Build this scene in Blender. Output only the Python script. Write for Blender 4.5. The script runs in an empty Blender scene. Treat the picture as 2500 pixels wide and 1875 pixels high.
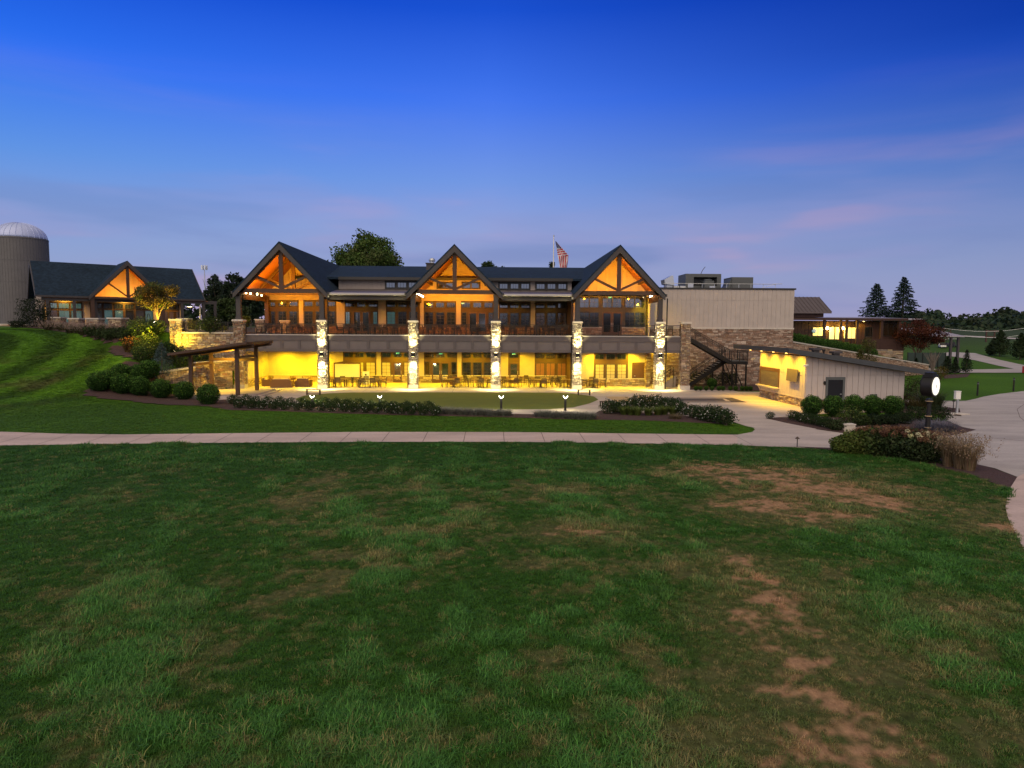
import bpy, math, random
import numpy as np
from mathutils import Vector, Matrix, noise as mnoise
random.seed(7); RNG = np.random.default_rng(11)
S = bpy.context.scene
COL = S.collection
R = math.radians
PI = math.pi

# ------------------------------------------------------------------ camera model (used to measure the place)
FPX = 1667.0; CX, CY = 1250.0, 937.5
DIST, EYE = 61.8, 5.6
YAW, PITCH, ROLL = R(1.72), R(-4.72), R(0.31)
def _v(a): return Vector(a)
FW = Vector((math.sin(YAW)*math.cos(PITCH), math.cos(YAW)*math.cos(PITCH), math.sin(PITCH)))
RT0 = Vector((math.cos(YAW), -math.sin(YAW), 0)); UP0 = RT0.cross(FW)
RT = math.cos(ROLL)*RT0 + math.sin(ROLL)*UP0
UP = math.cos(ROLL)*UP0 - math.sin(ROLL)*RT0
CAM = Vector((0, -DIST, EYE))
def ray(u, v): return FW + RT*((u-CX)/FPX) - UP*((v-CY)/FPX)
def atY(u, v, Y):
    d = ray(u, v); return CAM + d*((Y-CAM.y)/d.y)
def atZ(u, v, Z=0.0):
    d = ray(u, v); return CAM + d*((Z-CAM.z)/d.z)
def atD(u, v, dep): return CAM + ray(u, v)*dep
def zz(x0, y0, k=4.424): return lambda x, y: (x0+x/k, y0+y/k)
zz1 = zz(0, 520); z2 = zz(400, 560); z3 = zz(560, 570); z4 = zz(960, 570); z5 = zz(1300, 570); z6 = zz(1620, 620); z7 = zz(2000, 650)
z8 = zz(1900, 850, 3.687)
cam = bpy.data.cameras.new('camera'); cam.lens = 24.005; cam.sensor_width = 36; cam.clip_end = 6000; cam.clip_start = 0.1
co = bpy.data.objects.new('camera', cam); COL.objects.link(co); S.camera = co
m = Matrix((RT, UP, -FW)).transposed().to_4x4(); m.translation = CAM; co.matrix_world = m

# ------------------------------------------------------------------ materials
def mat(name, base=(.5,.5,.5), rough=.8, metal=0, spec=.5, noise=None, bump=None, attr=False, emis=None, estr=0, noise_amt=.25, coords='Object', transl=0):
    M = bpy.data.materials.new(name); M.use_nodes = True
    nt = M.node_tree; b = nt.nodes['Principled BSDF']
    b.inputs['Base Color'].default_value = (*base, 1); b.inputs['Roughness'].default_value = rough
    b.inputs['Metallic'].default_value = metal; b.inputs['Specular IOR Level'].default_value = spec
    if emis: b.inputs['Emission Color'].default_value = (*emis, 1); b.inputs['Emission Strength'].default_value = estr
    col = None
    if attr:
        a = nt.nodes.new('ShaderNodeVertexColor'); a.layer_name = 'Col'; col = a.outputs['Color']
    if noise:
        geo = nt.nodes.new('ShaderNodeNewGeometry')
        n = nt.nodes.new('ShaderNodeTexNoise'); n.inputs['Scale'].default_value = noise; n.inputs['Detail'].default_value = 6; n.inputs['Roughness'].default_value = .65
        nt.links.new(geo.outputs['Position'], n.inputs['Vector'])
        mr = nt.nodes.new('ShaderNodeMapRange'); mr.inputs[1].default_value = .3; mr.inputs[2].default_value = .7
        mr.inputs[3].default_value = 1-noise_amt; mr.inputs[4].default_value = 1+noise_amt
        nt.links.new(n.outputs['Fac'], mr.inputs[0])
        vm = nt.nodes.new('ShaderNodeVectorMath'); vm.operation = 'SCALE'
        if col: nt.links.new(col, vm.inputs[0])
        else: vm.inputs[0].default_value = base
        nt.links.new(mr.outputs[0], vm.inputs['Scale']); col = vm.outputs[0]
    if col: nt.links.new(col, b.inputs['Base Color'])
    if bump:
        sc, st, dist = bump
        geo = nt.nodes.new('ShaderNodeNewGeometry')
        n = nt.nodes.new('ShaderNodeTexNoise'); n.inputs['Scale'].default_value = sc; n.inputs['Detail'].default_value = 5
        nt.links.new(geo.outputs['Position'], n.inputs['Vector'])
        bp = nt.nodes.new('ShaderNodeBump'); bp.inputs['Strength'].default_value = st; bp.inputs['Distance'].default_value = dist
        nt.links.new(n.outputs['Fac'], bp.inputs['Height']); nt.links.new(bp.outputs[0], b.inputs['Normal'])
    if transl:
        t = nt.nodes.new('ShaderNodeBsdfTranslucent'); mx = nt.nodes.new('ShaderNodeMixShader'); mx.inputs[0].default_value = transl
        if col: nt.links.new(col, t.inputs['Color'])
        else: t.inputs['Color'].default_value = (*base, 1)
        nt.links.new(b.outputs[0], mx.inputs[1]); nt.links.new(t.outputs[0], mx.inputs[2])
        nt.links.new(mx.outputs[0], nt.nodes['Material Output'].inputs[0])
    return M
MT = {}
MT['siding'] = mat('siding', (.50,.42,.36), .75, noise=1.2, noise_amt=.08)
MT['siding_white'] = mat('siding_white', (.43,.378,.352), .75, noise=1.2, noise_amt=.07)
MT['trim'] = mat('dark_trim', (.048,.042,.045), .6, noise=2.0, noise_amt=.12)
MT['taupe'] = mat('taupe_panel', (.088,.074,.080), .65, noise=1.5, noise_amt=.12)
MT['casing'] = mat('brown_casing', (.085,.043,.024), .6, noise=3, noise_amt=.12)
MT['timber'] = mat('dark_timber', (.060,.028,.017), .65, noise=5, noise_amt=.25)
MT['cedar'] = mat('cedar_ceiling', (.27,.105,.035), .55, noise=6, noise_amt=.3)
MT['sash'] = mat('black_sash', (.028,.026,.026), .45)
MT['metal'] = mat('black_metal', (.012,.011,.011), .45, metal=.3)
MT['gutter'] = mat('pale_gutter', (.42,.40,.40), .4, metal=.2)
MT['cap'] = mat('cap_stone', (.52,.48,.43), .85, noise=6, noise_amt=.15, bump=(20,.3,.01))
MT['stone'] = mat('field_stone', rough=.9, attr=True, noise=9, noise_amt=.25, bump=(30,.5,.012))
MT['concrete_b'] = mat('pale_block', (.5,.46,.42), .85, noise=5, noise_amt=.12)
MT['hvac'] = mat('hvac_grey', (.085,.095,.10), .5, noise=2, noise_amt=.1)
MT['galv'] = mat('galvanised', (.55,.58,.62), .35, metal=.7)
MT['brownwall'] = mat('brown_boards', (.045,.018,.013), .7, noise=3, noise_amt=.2)
MT['seam'] = mat('metal_roof', (.13,.105,.105), .4, metal=.3, noise=1.5, noise_amt=.1)
MT['palemetal'] = mat('pale_metal_roof', (.36,.34,.38), .45, metal=.2)
MT['wicker'] = mat('brown_wicker', (.12,.06,.035), .8, noise=40, noise_amt=.3)
MT['cushion'] = mat('tan_cushion', (.42,.33,.22), .9)
MT['chairm'] = mat('bronze_chair', (.042,.024,.015), .5, noise=10, noise_amt=.2)
MT['tablem'] = mat('wood_table', (.11,.06,.032), .45, noise=10, noise_amt=.2)
MT['white'] = mat('white_paint', (.75,.74,.72), .5)
MT['bark'] = mat('bark', (.10,.075,.055), .9, noise=12, noise_amt=.35, bump=(25,.6,.03))
MT['leaf'] = mat('leaf', rough=.6, attr=True, spec=.15, transl=.18)
MT['flower'] = mat('petal', rough=.8, attr=True, transl=.2)
MT['red'] = mat('red_paint', (.45,.03,.03), .5)
MT['flag'] = mat('flag_cloth', rough=.8, attr=True, transl=.3)
MT['silo'] = mat('silo_stave', (.115,.112,.122), .7, noise=1.0, noise_amt=.10)
MT['dome'] = mat('silo_dome', (.44,.51,.78), .5, metal=.15, noise=1.5, noise_amt=.05)  # white dome; the blue of the mirrored sky is put into its colour
MT['slate'] = mat('slate_roofing', (.045,.05,.06), .6, noise=2, noise_amt=.15)
MT['darkmesh'] = mat('dark_mesh', (.018,.035,.033), .7, noise=2, noise_amt=.2)
MT['white_wall'] = mat('pale_boards', (.43,.385,.375), .75, noise=1.2, noise_amt=.07)
MT['screen'] = mat('projector_screen', (.7,.66,.58), .7)
MT['blind'] = mat('blind_glass', (.42,.36,.27), .35, noise=2, noise_amt=.1)
MT['shutter'] = mat('wood_shutter', (.20,.085,.035), .4, noise=5, noise_amt=.2)
MT['door'] = mat('brown_door', (.075,.034,.018), .5, noise=3, noise_amt=.1)
MT['darkdoor'] = mat('charcoal_door', (.012,.014,.02), .6, spec=.2)
MT['panel'] = mat('fascia_panel', (.125,.108,.112), .65, noise=1.5, noise_amt=.1)
MT['casing_dark'] = mat('dark_casing', (.055,.030,.021), .6, noise=3, noise_amt=.12)
MT['mulch'] = mat('mulch', (.060,.030,.027), .95, noise=14, noise_amt=.55, bump=(35,1.0,.05))
MT['boulder'] = mat('boulder', (.32,.24,.18), .9, noise=5, noise_amt=.2, bump=(12,.5,.03))
def lampmat(n, c, s):
    return mat(n, (.8,.8,.8), emis=c, estr=s)
MT['lamp_w'] = lampmat('lamp_warm', (1,.80,.40), 14)
MT['lamp_c'] = lampmat('lamp_white', (1,.97,.85), 2)
MT['lamp_y'] = lampmat('lamp_amber', (1,.62,.14), 9)
MT['exit'] = lampmat('exit_green', (.04,1,.25), 1.6)
MT['clockface'] = lampmat('clock_face', (1,.97,.80), .95)
MT['interior'] = lampmat('lit_room', (1,.72,.08), .72)
MT['interior2'] = lampmat('lit_room_dim', (1,.60,.12), .25)
MT['tealroom'] = lampmat('teal_room', (.10,.42,.50), .35)
def glass(name, base, rough=.06, emis=None, estr=0, nz=.35):
    M = mat(name, base, rough, spec=1.0, noise=.9, noise_amt=nz, emis=emis, estr=estr); M.node_tree.nodes['Principled BSDF'].inputs['IOR'].default_value=1.9; return M
MT['glass'] = glass('window_glass', (.018,.026,.042))
MT['glass_teal_glow'] = glass('window_glass_teal_glow', (.03,.06,.07), emis=(.10,.26,.28), estr=.22)  # glow in the pane stands in for a lit room behind it
MT['glass_dark'] = glass('window_glass_dark', (.008,.008,.009), .08)
MT['glass_brown'] = glass('window_glass_brown', (.045,.028,.016), .08)

def shingle_mat():
    M = mat('shingles', (.05,.053,.062), .9, spec=.2); nt = M.node_tree; b = nt.nodes['Principled BSDF']
    geo = nt.nodes.new('ShaderNodeNewGeometry')
    n = nt.nodes.new('ShaderNodeTexWhiteNoise'); n.noise_dimensions = '3D'
    sn = nt.nodes.new('ShaderNodeVectorMath'); sn.operation = 'SNAP'; sn.inputs[1].default_value = (.26,.26,.13)
    nt.links.new(geo.outputs['Position'], sn.inputs[0]); nt.links.new(sn.outputs[0], n.inputs['Vector'])
    nz = nt.nodes.new('ShaderNodeTexNoise'); nz.inputs['Scale'].default_value = .35; nz.inputs['Detail'].default_value = 4
    nt.links.new(geo.outputs['Position'], nz.inputs['Vector'])
    ad = nt.nodes.new('ShaderNodeMath'); ad.operation = 'ADD'; nt.links.new(n.outputs['Value'], ad.inputs[0]); nt.links.new(nz.outputs['Fac'], ad.inputs[1])
    rp = nt.nodes.new('ShaderNodeValToRGB'); rp.color_ramp.elements[0].color = (.004,.010,.019,1); rp.color_ramp.elements[1].color = (.017,.036,.066,1)
    mr = nt.nodes.new('ShaderNodeMath'); mr.operation = 'MULTIPLY'; mr.inputs[1].default_value = .55; nt.links.new(ad.outputs[0], mr.inputs[0])
    nt.links.new(mr.outputs[0], rp.inputs[0]); nt.links.new(rp.outputs[0], b.inputs['Base Color'])
    return M
MT['shingle'] = shingle_mat()

def concrete_mat(name, base, joint=0, jx=2.0, jy=2.0):
    M = mat(name, base, .8); nt = M.node_tree; b = nt.nodes['Principled BSDF']
    geo = nt.nodes.new('ShaderNodeNewGeometry')
    n1 = nt.nodes.new('ShaderNodeTexNoise'); n1.inputs['Scale'].default_value = .35; n1.inputs['Detail'].default_value = 7; n1.inputs['Roughness'].default_value = .7
    mp = nt.nodes.new('ShaderNodeMapping'); mp.inputs['Scale'].default_value = (.5,1.6,1)
    nt.links.new(geo.outputs['Position'], mp.inputs[0]); nt.links.new(mp.outputs[0], n1.inputs['Vector'])
    n2 = nt.nodes.new('ShaderNodeTexNoise'); n2.inputs['Scale'].default_value = 14; n2.inputs['Detail'].default_value = 4
    nt.links.new(geo.outputs['Position'], n2.inputs['Vector'])
    ad = nt.nodes.new('ShaderNodeMath'); ad.operation = 'MULTIPLY_ADD'; ad.inputs[1].default_value = .35
    nt.links.new(n2.outputs['Fac'], ad.inputs[0]); nt.links.new(n1.outputs['Fac'], ad.inputs[2])
    mr = nt.nodes.new('ShaderNodeMapRange'); mr.inputs[1].default_value = .4; mr.inputs[2].default_value = .95; mr.inputs[3].default_value = .60; mr.inputs[4].default_value = 1.22
    nt.links.new(ad.outputs[0], mr.inputs[0])
    vm = nt.nodes.new('ShaderNodeVectorMath'); vm.operation = 'SCALE'; vm.inputs[0].default_value = base
    nt.links.new(mr.outputs[0], vm.inputs['Scale']); nt.links.new(vm.outputs[0], b.inputs['Base Color'])
    bp = nt.nodes.new('ShaderNodeBump'); bp.inputs['Strength'].default_value = .25; bp.inputs['Distance'].default_value = .01
    nt.links.new(n2.outputs['Fac'], bp.inputs['Height']); nt.links.new(bp.outputs[0], b.inputs['Normal'])
    return M
MT['concrete'] = concrete_mat('concrete', (.46,.395,.36))
MT['path'] = concrete_mat('path_concrete', (.52,.405,.365))
MT['road'] = concrete_mat('road_concrete', (.40,.365,.355))
MT['joint'] = mat('joint', (.10,.075,.07), .9)
MT['shuffle'] = mat('court_grey', (.055,.045,.052), .8, noise=3, noise_amt=.15)
MT['tan'] = mat('court_tan', (.42,.30,.16), .8, noise=3, noise_amt=.12)
MT['turf'] = mat('putting_turf', (.095,.118,.010), .9, noise=.8, noise_amt=.12, bump=(60,.6,.01))

# ------------------------------------------------------------------ mesh helpers
class MB:
    def __init__(s, frame=None): s.v=[]; s.f=[]; s.c=[]; s.fr=frame; s.col=(1,1,1)
    def T(s, p):
        if s.fr is None: return tuple(p)
        o, ux, uy = s.fr; return (o[0]+ux[0]*p[0]+uy[0]*p[1], o[1]+ux[1]*p[0]+uy[1]*p[1], o[2]+p[2])
    def add(s, vs, fs, col=None):
        n=len(s.v); s.v += [s.T(p) for p in vs]; s.f += [tuple(i+n for i in q) for q in fs]; s.c += [col or s.col]*len(vs); return s
    def box(s, x0,x1,y0,y1,z0,z1,col=None):
        return s.add([(x0,y0,z0),(x1,y0,z0),(x1,y1,z0),(x0,y1,z0),(x0,y0,z1),(x1,y0,z1),(x1,y1,z1),(x0,y1,z1)],
                     [(0,3,2,1),(4,5,6,7),(0,1,5,4),(1,2,6,5),(2,3,7,6),(3,0,4,7)],col)
    def beam(s, p, q, w, h, col=None, up=(0,0,1)):
        p=Vector(p); q=Vector(q); d=(q-p).normalized(); sd=d.cross(Vector(up))
        if sd.length<1e-4: sd=Vector((1,0,0))
        sd.normalize(); u=sd.cross(d).normalized(); sd*=w/2; u*=h/2
        vs=[a+b*sd+c*u for a in (p,q) for b,c in ((-1,-1),(1,-1),(1,1),(-1,1))]
        return s.add([tuple(x) for x in vs],[(0,1,2,3),(7,6,5,4),(0,4,5,1),(1,5,6,2),(2,6,7,3),(3,7,4,0)],col)
    def tube(s, pts, rad, n=8, col=None, caps=True):
        pts=[Vector(p) for p in pts]; 
        if not hasattr(rad,'__len__'): rad=[rad]*len(pts)
        vs=[]; fs=[]
        for i,p in enumerate(pts):
            d=(pts[min(i+1,len(pts)-1)]-pts[max(i-1,0)]).normalized()
            a=d.cross(Vector((0,0,1)))
            if a.length<.05: a=d.cross(Vector((1,0,0)))
            a.normalize(); b=d.cross(a)
            for k in range(n):
                t=2*PI*k/n; vs.append(tuple(p+a*(math.cos(t)*rad[i])+b*(math.sin(t)*rad[i])))
        for i in range(len(pts)-1):
            for k in range(n):
                fs.append((i*n+k,i*n+(k+1)%n,(i+1)*n+(k+1)%n,(i+1)*n+k))
        if caps: fs.append(tuple(range(n-1,-1,-1))); fs.append(tuple((len(pts)-1)*n+k for k in range(n)))
        return s.add(vs,fs,col)
    def lathe(s, c, prof, n=24, col=None):
        vs=[]; fs=[]
        for r,z in prof:
            for k in range(n):
                t=2*PI*k/n; vs.append((c[0]+r*math.cos(t),c[1]+r*math.sin(t),c[2]+z))
        for i in range(len(prof)-1):
            for k in range(n): fs.append((i*n+k,i*n+(k+1)%n,(i+1)*n+(k+1)%n,(i+1)*n+k))
        fs.append(tuple(range(n-1,-1,-1))); fs.append(tuple((len(prof)-1)*n+k for k in range(n)))
        return s.add(vs,fs,col)
    def prismY(s, xz, y0, y1, col=None):
        n=len(xz); vs=[(x,y0,z) for x,z in xz]+[(x,y1,z) for x,z in xz]
        fs=[tuple(range(n)),tuple(range(2*n-1,n-1,-1))]+[(i,n+i,n+(i+1)%n,(i+1)%n) for i in range(n)]
        return s.add(vs,fs,col)
    def prismX(s, yz, x0, x1, col=None):
        n=len(yz); vs=[(x0,y,z) for y,z in yz]+[(x1,y,z) for y,z in yz]
        fs=[tuple(range(n)),tuple(range(2*n-1,n-1,-1))]+[(i,n+i,n+(i+1)%n,(i+1)%n) for i in range(n)]
        return s.add(vs,fs,col)
    def prismZ(s, xy, z0, z1, col=None):
        n=len(xy); vs=[(x,y,z0) for x,y in xy]+[(x,y,z1) for x,y in xy]
        fs=[tuple(range(n-1,-1,-1)),tuple(range(n,2*n))]+[(i,(i+1)%n,n+(i+1)%n,n+i) for i in range(n)]
        return s.add(vs,fs,col)
    def build(s, name, mt, parent=None, smooth=False, recenter=True, fix=True):
        v=np.array(s.v,dtype=np.float64)
        if parent is not None: off=worigin(parent)
        elif recenter:
            lo=v.min(0); hi=v.max(0); off=np.array([(lo[0]+hi[0])/2,(lo[1]+hi[1])/2,lo[2]])
        else: off=np.zeros(3)
        me=bpy.data.meshes.new(name); me.from_pydata([tuple(x) for x in (v-off)],[],s.f)
        at=me.attributes.new('Col','FLOAT_COLOR','POINT'); c=np.ones((len(s.v),4),dtype=np.float32); c[:,:3]=np.array(s.c); at.data.foreach_set('color',c.ravel())
        if fix:
            import bmesh
            bm=bmesh.new(); bm.from_mesh(me); bmesh.ops.recalc_face_normals(bm,faces=bm.faces); bm.to_mesh(me); bm.free()
        if smooth: me.polygons.foreach_set('use_smooth',[True]*len(me.polygons))
        me.materials.append(MT[mt] if isinstance(mt,str) else mt); me.update()
        o=bpy.data.objects.new(name,me); COL.objects.link(o)
        if parent is not None: o.parent=parent; o['_o']=0; del o['_o']; ORIG[o.name]=worigin(parent)
        else: o.location=off; ORIG[o.name]=off
        return o
ORIG={}
def worigin(o): return ORIG[o.name]
def tag(o, label=None, cat=None, group=None, kind=None):
    if label: o['label']=label
    if cat: o['category']=cat
    if group: o['group']=group
    if kind: o['kind']=kind
    return o
def thing(name, label, cat, loc=(0,0,0), group=None):
    o=bpy.data.objects.new(name,None); COL.objects.link(o); o.location=loc; o.empty_display_size=.3
    ORIG[o.name]=np.array(loc,dtype=float); return tag(o,label,cat,group)
def dup(root, loc, rz=0, scale=None, label=None, group=None):
    r=root.copy(); COL.objects.link(r); r.location=loc; r.rotation_euler=(0,0,rz)
    if scale is not None: r.scale=scale if hasattr(scale,'__len__') else (scale,)*3
    if label: r['label']=label
    if group: r['group']=group
    for ch in list(root.children):
        if ch.type=='LIGHT': continue
        c=ch.copy(); COL.objects.link(c); c.parent=r
        for g in ch.children:
            d=g.copy(); COL.objects.link(d); d.parent=c
    return r
def spot(loc, aim, power, color, deg=100, blend=.8, size=.06, parent=None):
    l=bpy.data.lights.new('lamp_light','SPOT'); l.energy=power; l.color=color; l.spot_size=R(deg); l.spot_blend=blend; l.shadow_soft_size=size
    o=bpy.data.objects.new('lamp_light',l); COL.objects.link(o)
    q=(Vector(aim)-Vector(loc)).to_track_quat('-Z','Y')
    o.rotation_euler=q.to_euler()
    if parent is not None:
        o.parent=parent; o.location=Vector(loc)-Vector(worigin(parent))
    else: o.location=loc
    return o
def point(loc, power, color, size=.08, parent=None):
    l=bpy.data.lights.new('lamp_light','POINT'); l.energy=power; l.color=color; l.shadow_soft_size=size
    o=bpy.data.objects.new('lamp_light',l); COL.objects.link(o)
    if parent is not None:
        o.parent=parent; o.location=Vector(loc)-Vector(worigin(parent))
    else: o.location=loc
    return o
def arealight(loc, aim, sx, sy, power, color, parent=None):
    l=bpy.data.lights.new('strip_light','AREA'); l.shape='RECTANGLE'; l.size=sx; l.size_y=sy; l.energy=power; l.color=color
    o=bpy.data.objects.new('strip_light',l); COL.objects.link(o)
    o.rotation_euler=(Vector(aim)-Vector(loc)).to_track_quat('-Z','Y').to_euler()
    if parent is not None:
        o.parent=parent; o.location=Vector(loc)-Vector(worigin(parent))
    else: o.location=loc
    return o

STONE_P=[(.33,.25,.17),(.26,.185,.12),(.40,.32,.23),(.21,.145,.10),(.30,.21,.16),(.36,.30,.25),(.24,.20,.17),(.43,.34,.21),(.27,.15,.10)]
def stones(mb, O, U, V, w, h, sw=.3, sh=.16, N=None, depth=.05, pal=STONE_P, seed=1, clip=None, gap=.008):
    """irregular coursed stone over the rectangle O + a*U + b*V; N is the outward normal"""
    rg=random.Random(seed); O=Vector(O); U=Vector(U); V=Vector(V); N=Vector(N) if N is not None else U.cross(V)
    y=0
    while y<h-.02:
        rh=min(rg.uniform(.55,1.5)*sh,h-y)
        if h-y-rh<.05: rh=h-y
        x=-rg.uniform(0,sw*.6)
        while x<w-.01:
            rw=rg.uniform(.5,1.7)*sw; a0=max(x,0)+gap; a1=min(x+rw,w)-gap; x+=rw
            if a1-a0<.03: continue
            if clip and not clip((a0+a1)/2,y+rh): continue
            parts=[(y,y+rh)]
            if rh>sh*.9 and rg.random()<.35: k=y+rh*rg.uniform(.35,.65); parts=[(y,k),(k,y+rh)]
            for b0,b1 in parts:
                b0+=gap*.9; b1-=gap*.9
                if b1-b0<.02: continue
                d=depth*rg.uniform(.2,1); j=lambda: rg.uniform(-.012,.012)
                base=[(a0,b0),(a1,b0),(a1,b1),(a0,b1)]; ins=min(.022,(b1-b0)*.25)
                top=[(a0+ins,b0+ins),(a1-ins,b0+ins),(a1-ins,b1-ins),(a0+ins,b1-ins)]
                vs=[O+U*p+V*q for p,q in base]+[O+U*(p+j())+V*(q+j())+N*(d+rg.uniform(-.008,.008)) for p,q in top]
                c=rg.choice(pal); k=rg.uniform(.75,1.25); c=tuple(q*k for q in c)
                mb.add([tuple(q) for q in vs],[(4,5,6,7),(0,1,5,4),(1,2,6,5),(2,3,7,6),(3,0,4,7)],c)
        y+=rh
MORTAR=(.085,.065,.05)
def stone_box(mb, x0,x1,y0,y1,z0,z1, faces='FLR', sw=.3, sh=.15, depth=.05, seed=1, pal=STONE_P, gap=.008, mortar=None):
    d=depth*.5
    mb.box(x0,x1,y0,y1,z0,z1,mortar or MORTAR)
    if 'F' in faces: stones(mb,(x0,y0,z0),(1,0,0),(0,0,1),x1-x0,z1-z0,sw,sh,(0,-1,0),depth,pal,seed,None,gap)
    if 'L' in faces: stones(mb,(x0,y0,z0),(0,1,0),(0,0,1),y1-y0,z1-z0,sw,sh,(-1,0,0),depth,pal,seed+1,None,gap)
    if 'R' in faces: stones(mb,(x1,y0,z0),(0,1,0),(0,0,1),y1-y0,z1-z0,sw,sh,(1,0,0),depth,pal,seed+2,None,gap)
    if 'B' in faces: stones(mb,(x0,y1,z0),(1,0,0),(0,0,1),x1-x0,z1-z0,sw,sh,(0,1,0),depth,pal,seed+3)

def battens(mb, x0,x1,y,z0,z1,step=.4,w=.05,t=.03, seams=()):
    n=max(1,int((x1-x0)/step))
    for i in range(n+1):
        x=x0+w/2+(x1-x0-w)*i/n; mb.box(x-w/2,x+w/2,y-t,y+.01,z0,z1)
    for s in seams: mb.box(x0,x1,y-t-.012,y+.005,s-.05,s+.05)

def boards(mb, x0,x1,y,z0,z1f,step=.4,gap=.03,t=.045,seams=()):
    """vertical boards with open joints, standing t proud of the face y; z1f is a height or a function of x"""
    n=max(1,round((x1-x0)/step)); w=(x1-x0)/n; zf_=z1f if callable(z1f) else (lambda x: z1f)
    for i in range(n):
        a=x0+i*w+gap/2; b=x0+(i+1)*w-gap/2; cuts=[z0]+[s for s in seams if z0<s<min(zf_(a),zf_(b))]
        for k,zb in enumerate(cuts):
            last=k==len(cuts)-1; za,zc=(zf_(a),zf_(b)) if last else (cuts[k+1]-.03,)*2
            mb.add([(a,y-t,zb),(b,y-t,zb),(b,y,zb),(a,y,zb),(a,y-t,za),(b,y-t,zc),(b,y,zc),(a,y,za)],[(0,3,2,1),(4,5,6,7),(0,1,5,4),(1,2,6,5),(2,3,7,6),(3,0,4,7)])

def window(parent, x0,x1,z0,z1,y, cols=2, rows=2, pane='glass', fm='sash', fw=.06, frame=None, name='window', muntin=.028):
    """a sash with muntins (the part) and its pane (the sub-part); y is the face of the wall it sits on"""
    if x1<x0: x0,x1=x1,x0
    if z1<z0: z0,z1=z1,z0
    f=MB(frame)
    f.box(x0,x0+fw,y-.07,y,z0,z1); f.box(x1-fw,x1,y-.07,y,z0,z1)
    f.box(x0+fw,x1-fw,y-.068,y,z1-fw,z1); f.box(x0+fw,x1-fw,y-.068,y,z0,z0+fw)
    for i in range(1,cols): x=x0+fw+(x1-x0-2*fw)*i/cols; f.box(x-muntin/2,x+muntin/2,y-.052,y-.02,z0+fw,z1-fw)
    for i in range(1,rows): z=z0+fw+(z1-z0-2*fw)*i/rows; f.box(x0+fw,x1-fw,y-.049,y-.022,z-muntin/2,z+muntin/2)
    o=f.build(name,fm,parent)
    p=MB(frame); p.box(x0+fw-.01,x1-fw+.01,y-.034,y-.01,z0+fw-.01,z1-fw+.01); p.build('pane',pane,o)
    return o
def winpx(parent, zf, r, Y, **k):
    a=atY(*zf(r[0],r[1]),Y); b=atY(*zf(r[2],r[3]),Y)
    return window(parent,a.x,b.x,b.z,a.z,Y,**k)
def pxbox(zf, r, Y):
    a=atY(*zf(r[0],r[1]),Y); b=atY(*zf(r[2],r[3]),Y); return a.x,b.x,b.z,a.z

# ------------------------------------------------------------------ foliage helpers
def mesh_np(name, verts, faces, cols, mt, parent=None, loc=None, smooth=False):
    """verts Nx3 world; faces MxK; cols Nx3"""
    off=worigin(parent) if parent is not None else (np.array(loc) if loc is not None else np.zeros(3))
    me=bpy.data.meshes.new(name); n=len(verts); mF,k=faces.shape
    me.vertices.add(n); me.vertices.foreach_set('co',(verts-off).astype(np.float32).ravel())
    me.loops.add(mF*k); me.loops.foreach_set('vertex_index',faces.astype(np.int32).ravel())
    me.polygons.add(mF); me.polygons.foreach_set('loop_start',np.arange(0,mF*k,k,dtype=np.int32)); me.polygons.foreach_set('loop_total',np.full(mF,k,dtype=np.int32))
    at=me.attributes.new('Col','FLOAT_COLOR','POINT'); c=np.ones((n,4),dtype=np.float32); c[:,:3]=cols; at.data.foreach_set('color',c.ravel())
    if smooth: me.polygons.foreach_set('use_smooth',[True]*mF)
    me.materials.append(MT[mt] if isinstance(mt,str) else mt); me.update(calc_edges=True)
    o=bpy.data.objects.new(name,me); COL.objects.link(o)
    if parent is not None: o.parent=parent; ORIG[o.name]=off
    else: o.location=off; ORIG[o.name]=off
    return o
def unit(a): return a/np.maximum(np.linalg.norm(a,axis=1,keepdims=True),1e-6)
def leafverts(P, size, cols, out=None, bias=.6, asp=.5, rg=RNG):
    n=len(P); d=unit(rg.normal(size=(n,3)))
    nr=unit(rg.normal(size=(n,3))+ (bias*2*out if out is not None else 0))
    a=unit(np.cross(nr,d)); b=unit(np.cross(nr,a)); s=(size*rg.uniform(.6,1.35,n))[:,None] if np.isscalar(size) else (size*rg.uniform(.7,1.3,n))[:,None]
    V=np.stack([P-b*s*.5,P+a*s*asp*.5+nr*s*.08,P+b*s*.5,P-a*s*asp*.5+nr*s*.08],1).reshape(-1,3)
    F=np.arange(4*n).reshape(n,4); C=np.repeat(cols,4,axis=0); return V,F,C
def pal(n, base, var=.35, hue=.15, rg=RNG):
    base=np.array(base); k=rg.uniform(1-var,1+var,(n,1)); h=1+rg.uniform(-hue,hue,(n,3)); return base*k*h
def shell(n, c, r, inner=.55, rg=RNG, flat=0):
    d=unit(rg.normal(size=(n,3))); t=rg.uniform(inner**3,1,(n,1))**(1/3); P=d*t
    return np.array(c)+P*np.array(r), d
def lumpy(P, d, c, r, amt=.18, seed=0.0, sc=1.6):
    k=np.array([mnoise.noise(Vector((x*sc+seed,y*sc-seed,z*sc))) for x,y,z in d]); return np.array(c)+(P-np.array(c))*(1+amt*1.6*k)[:,None]
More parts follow.
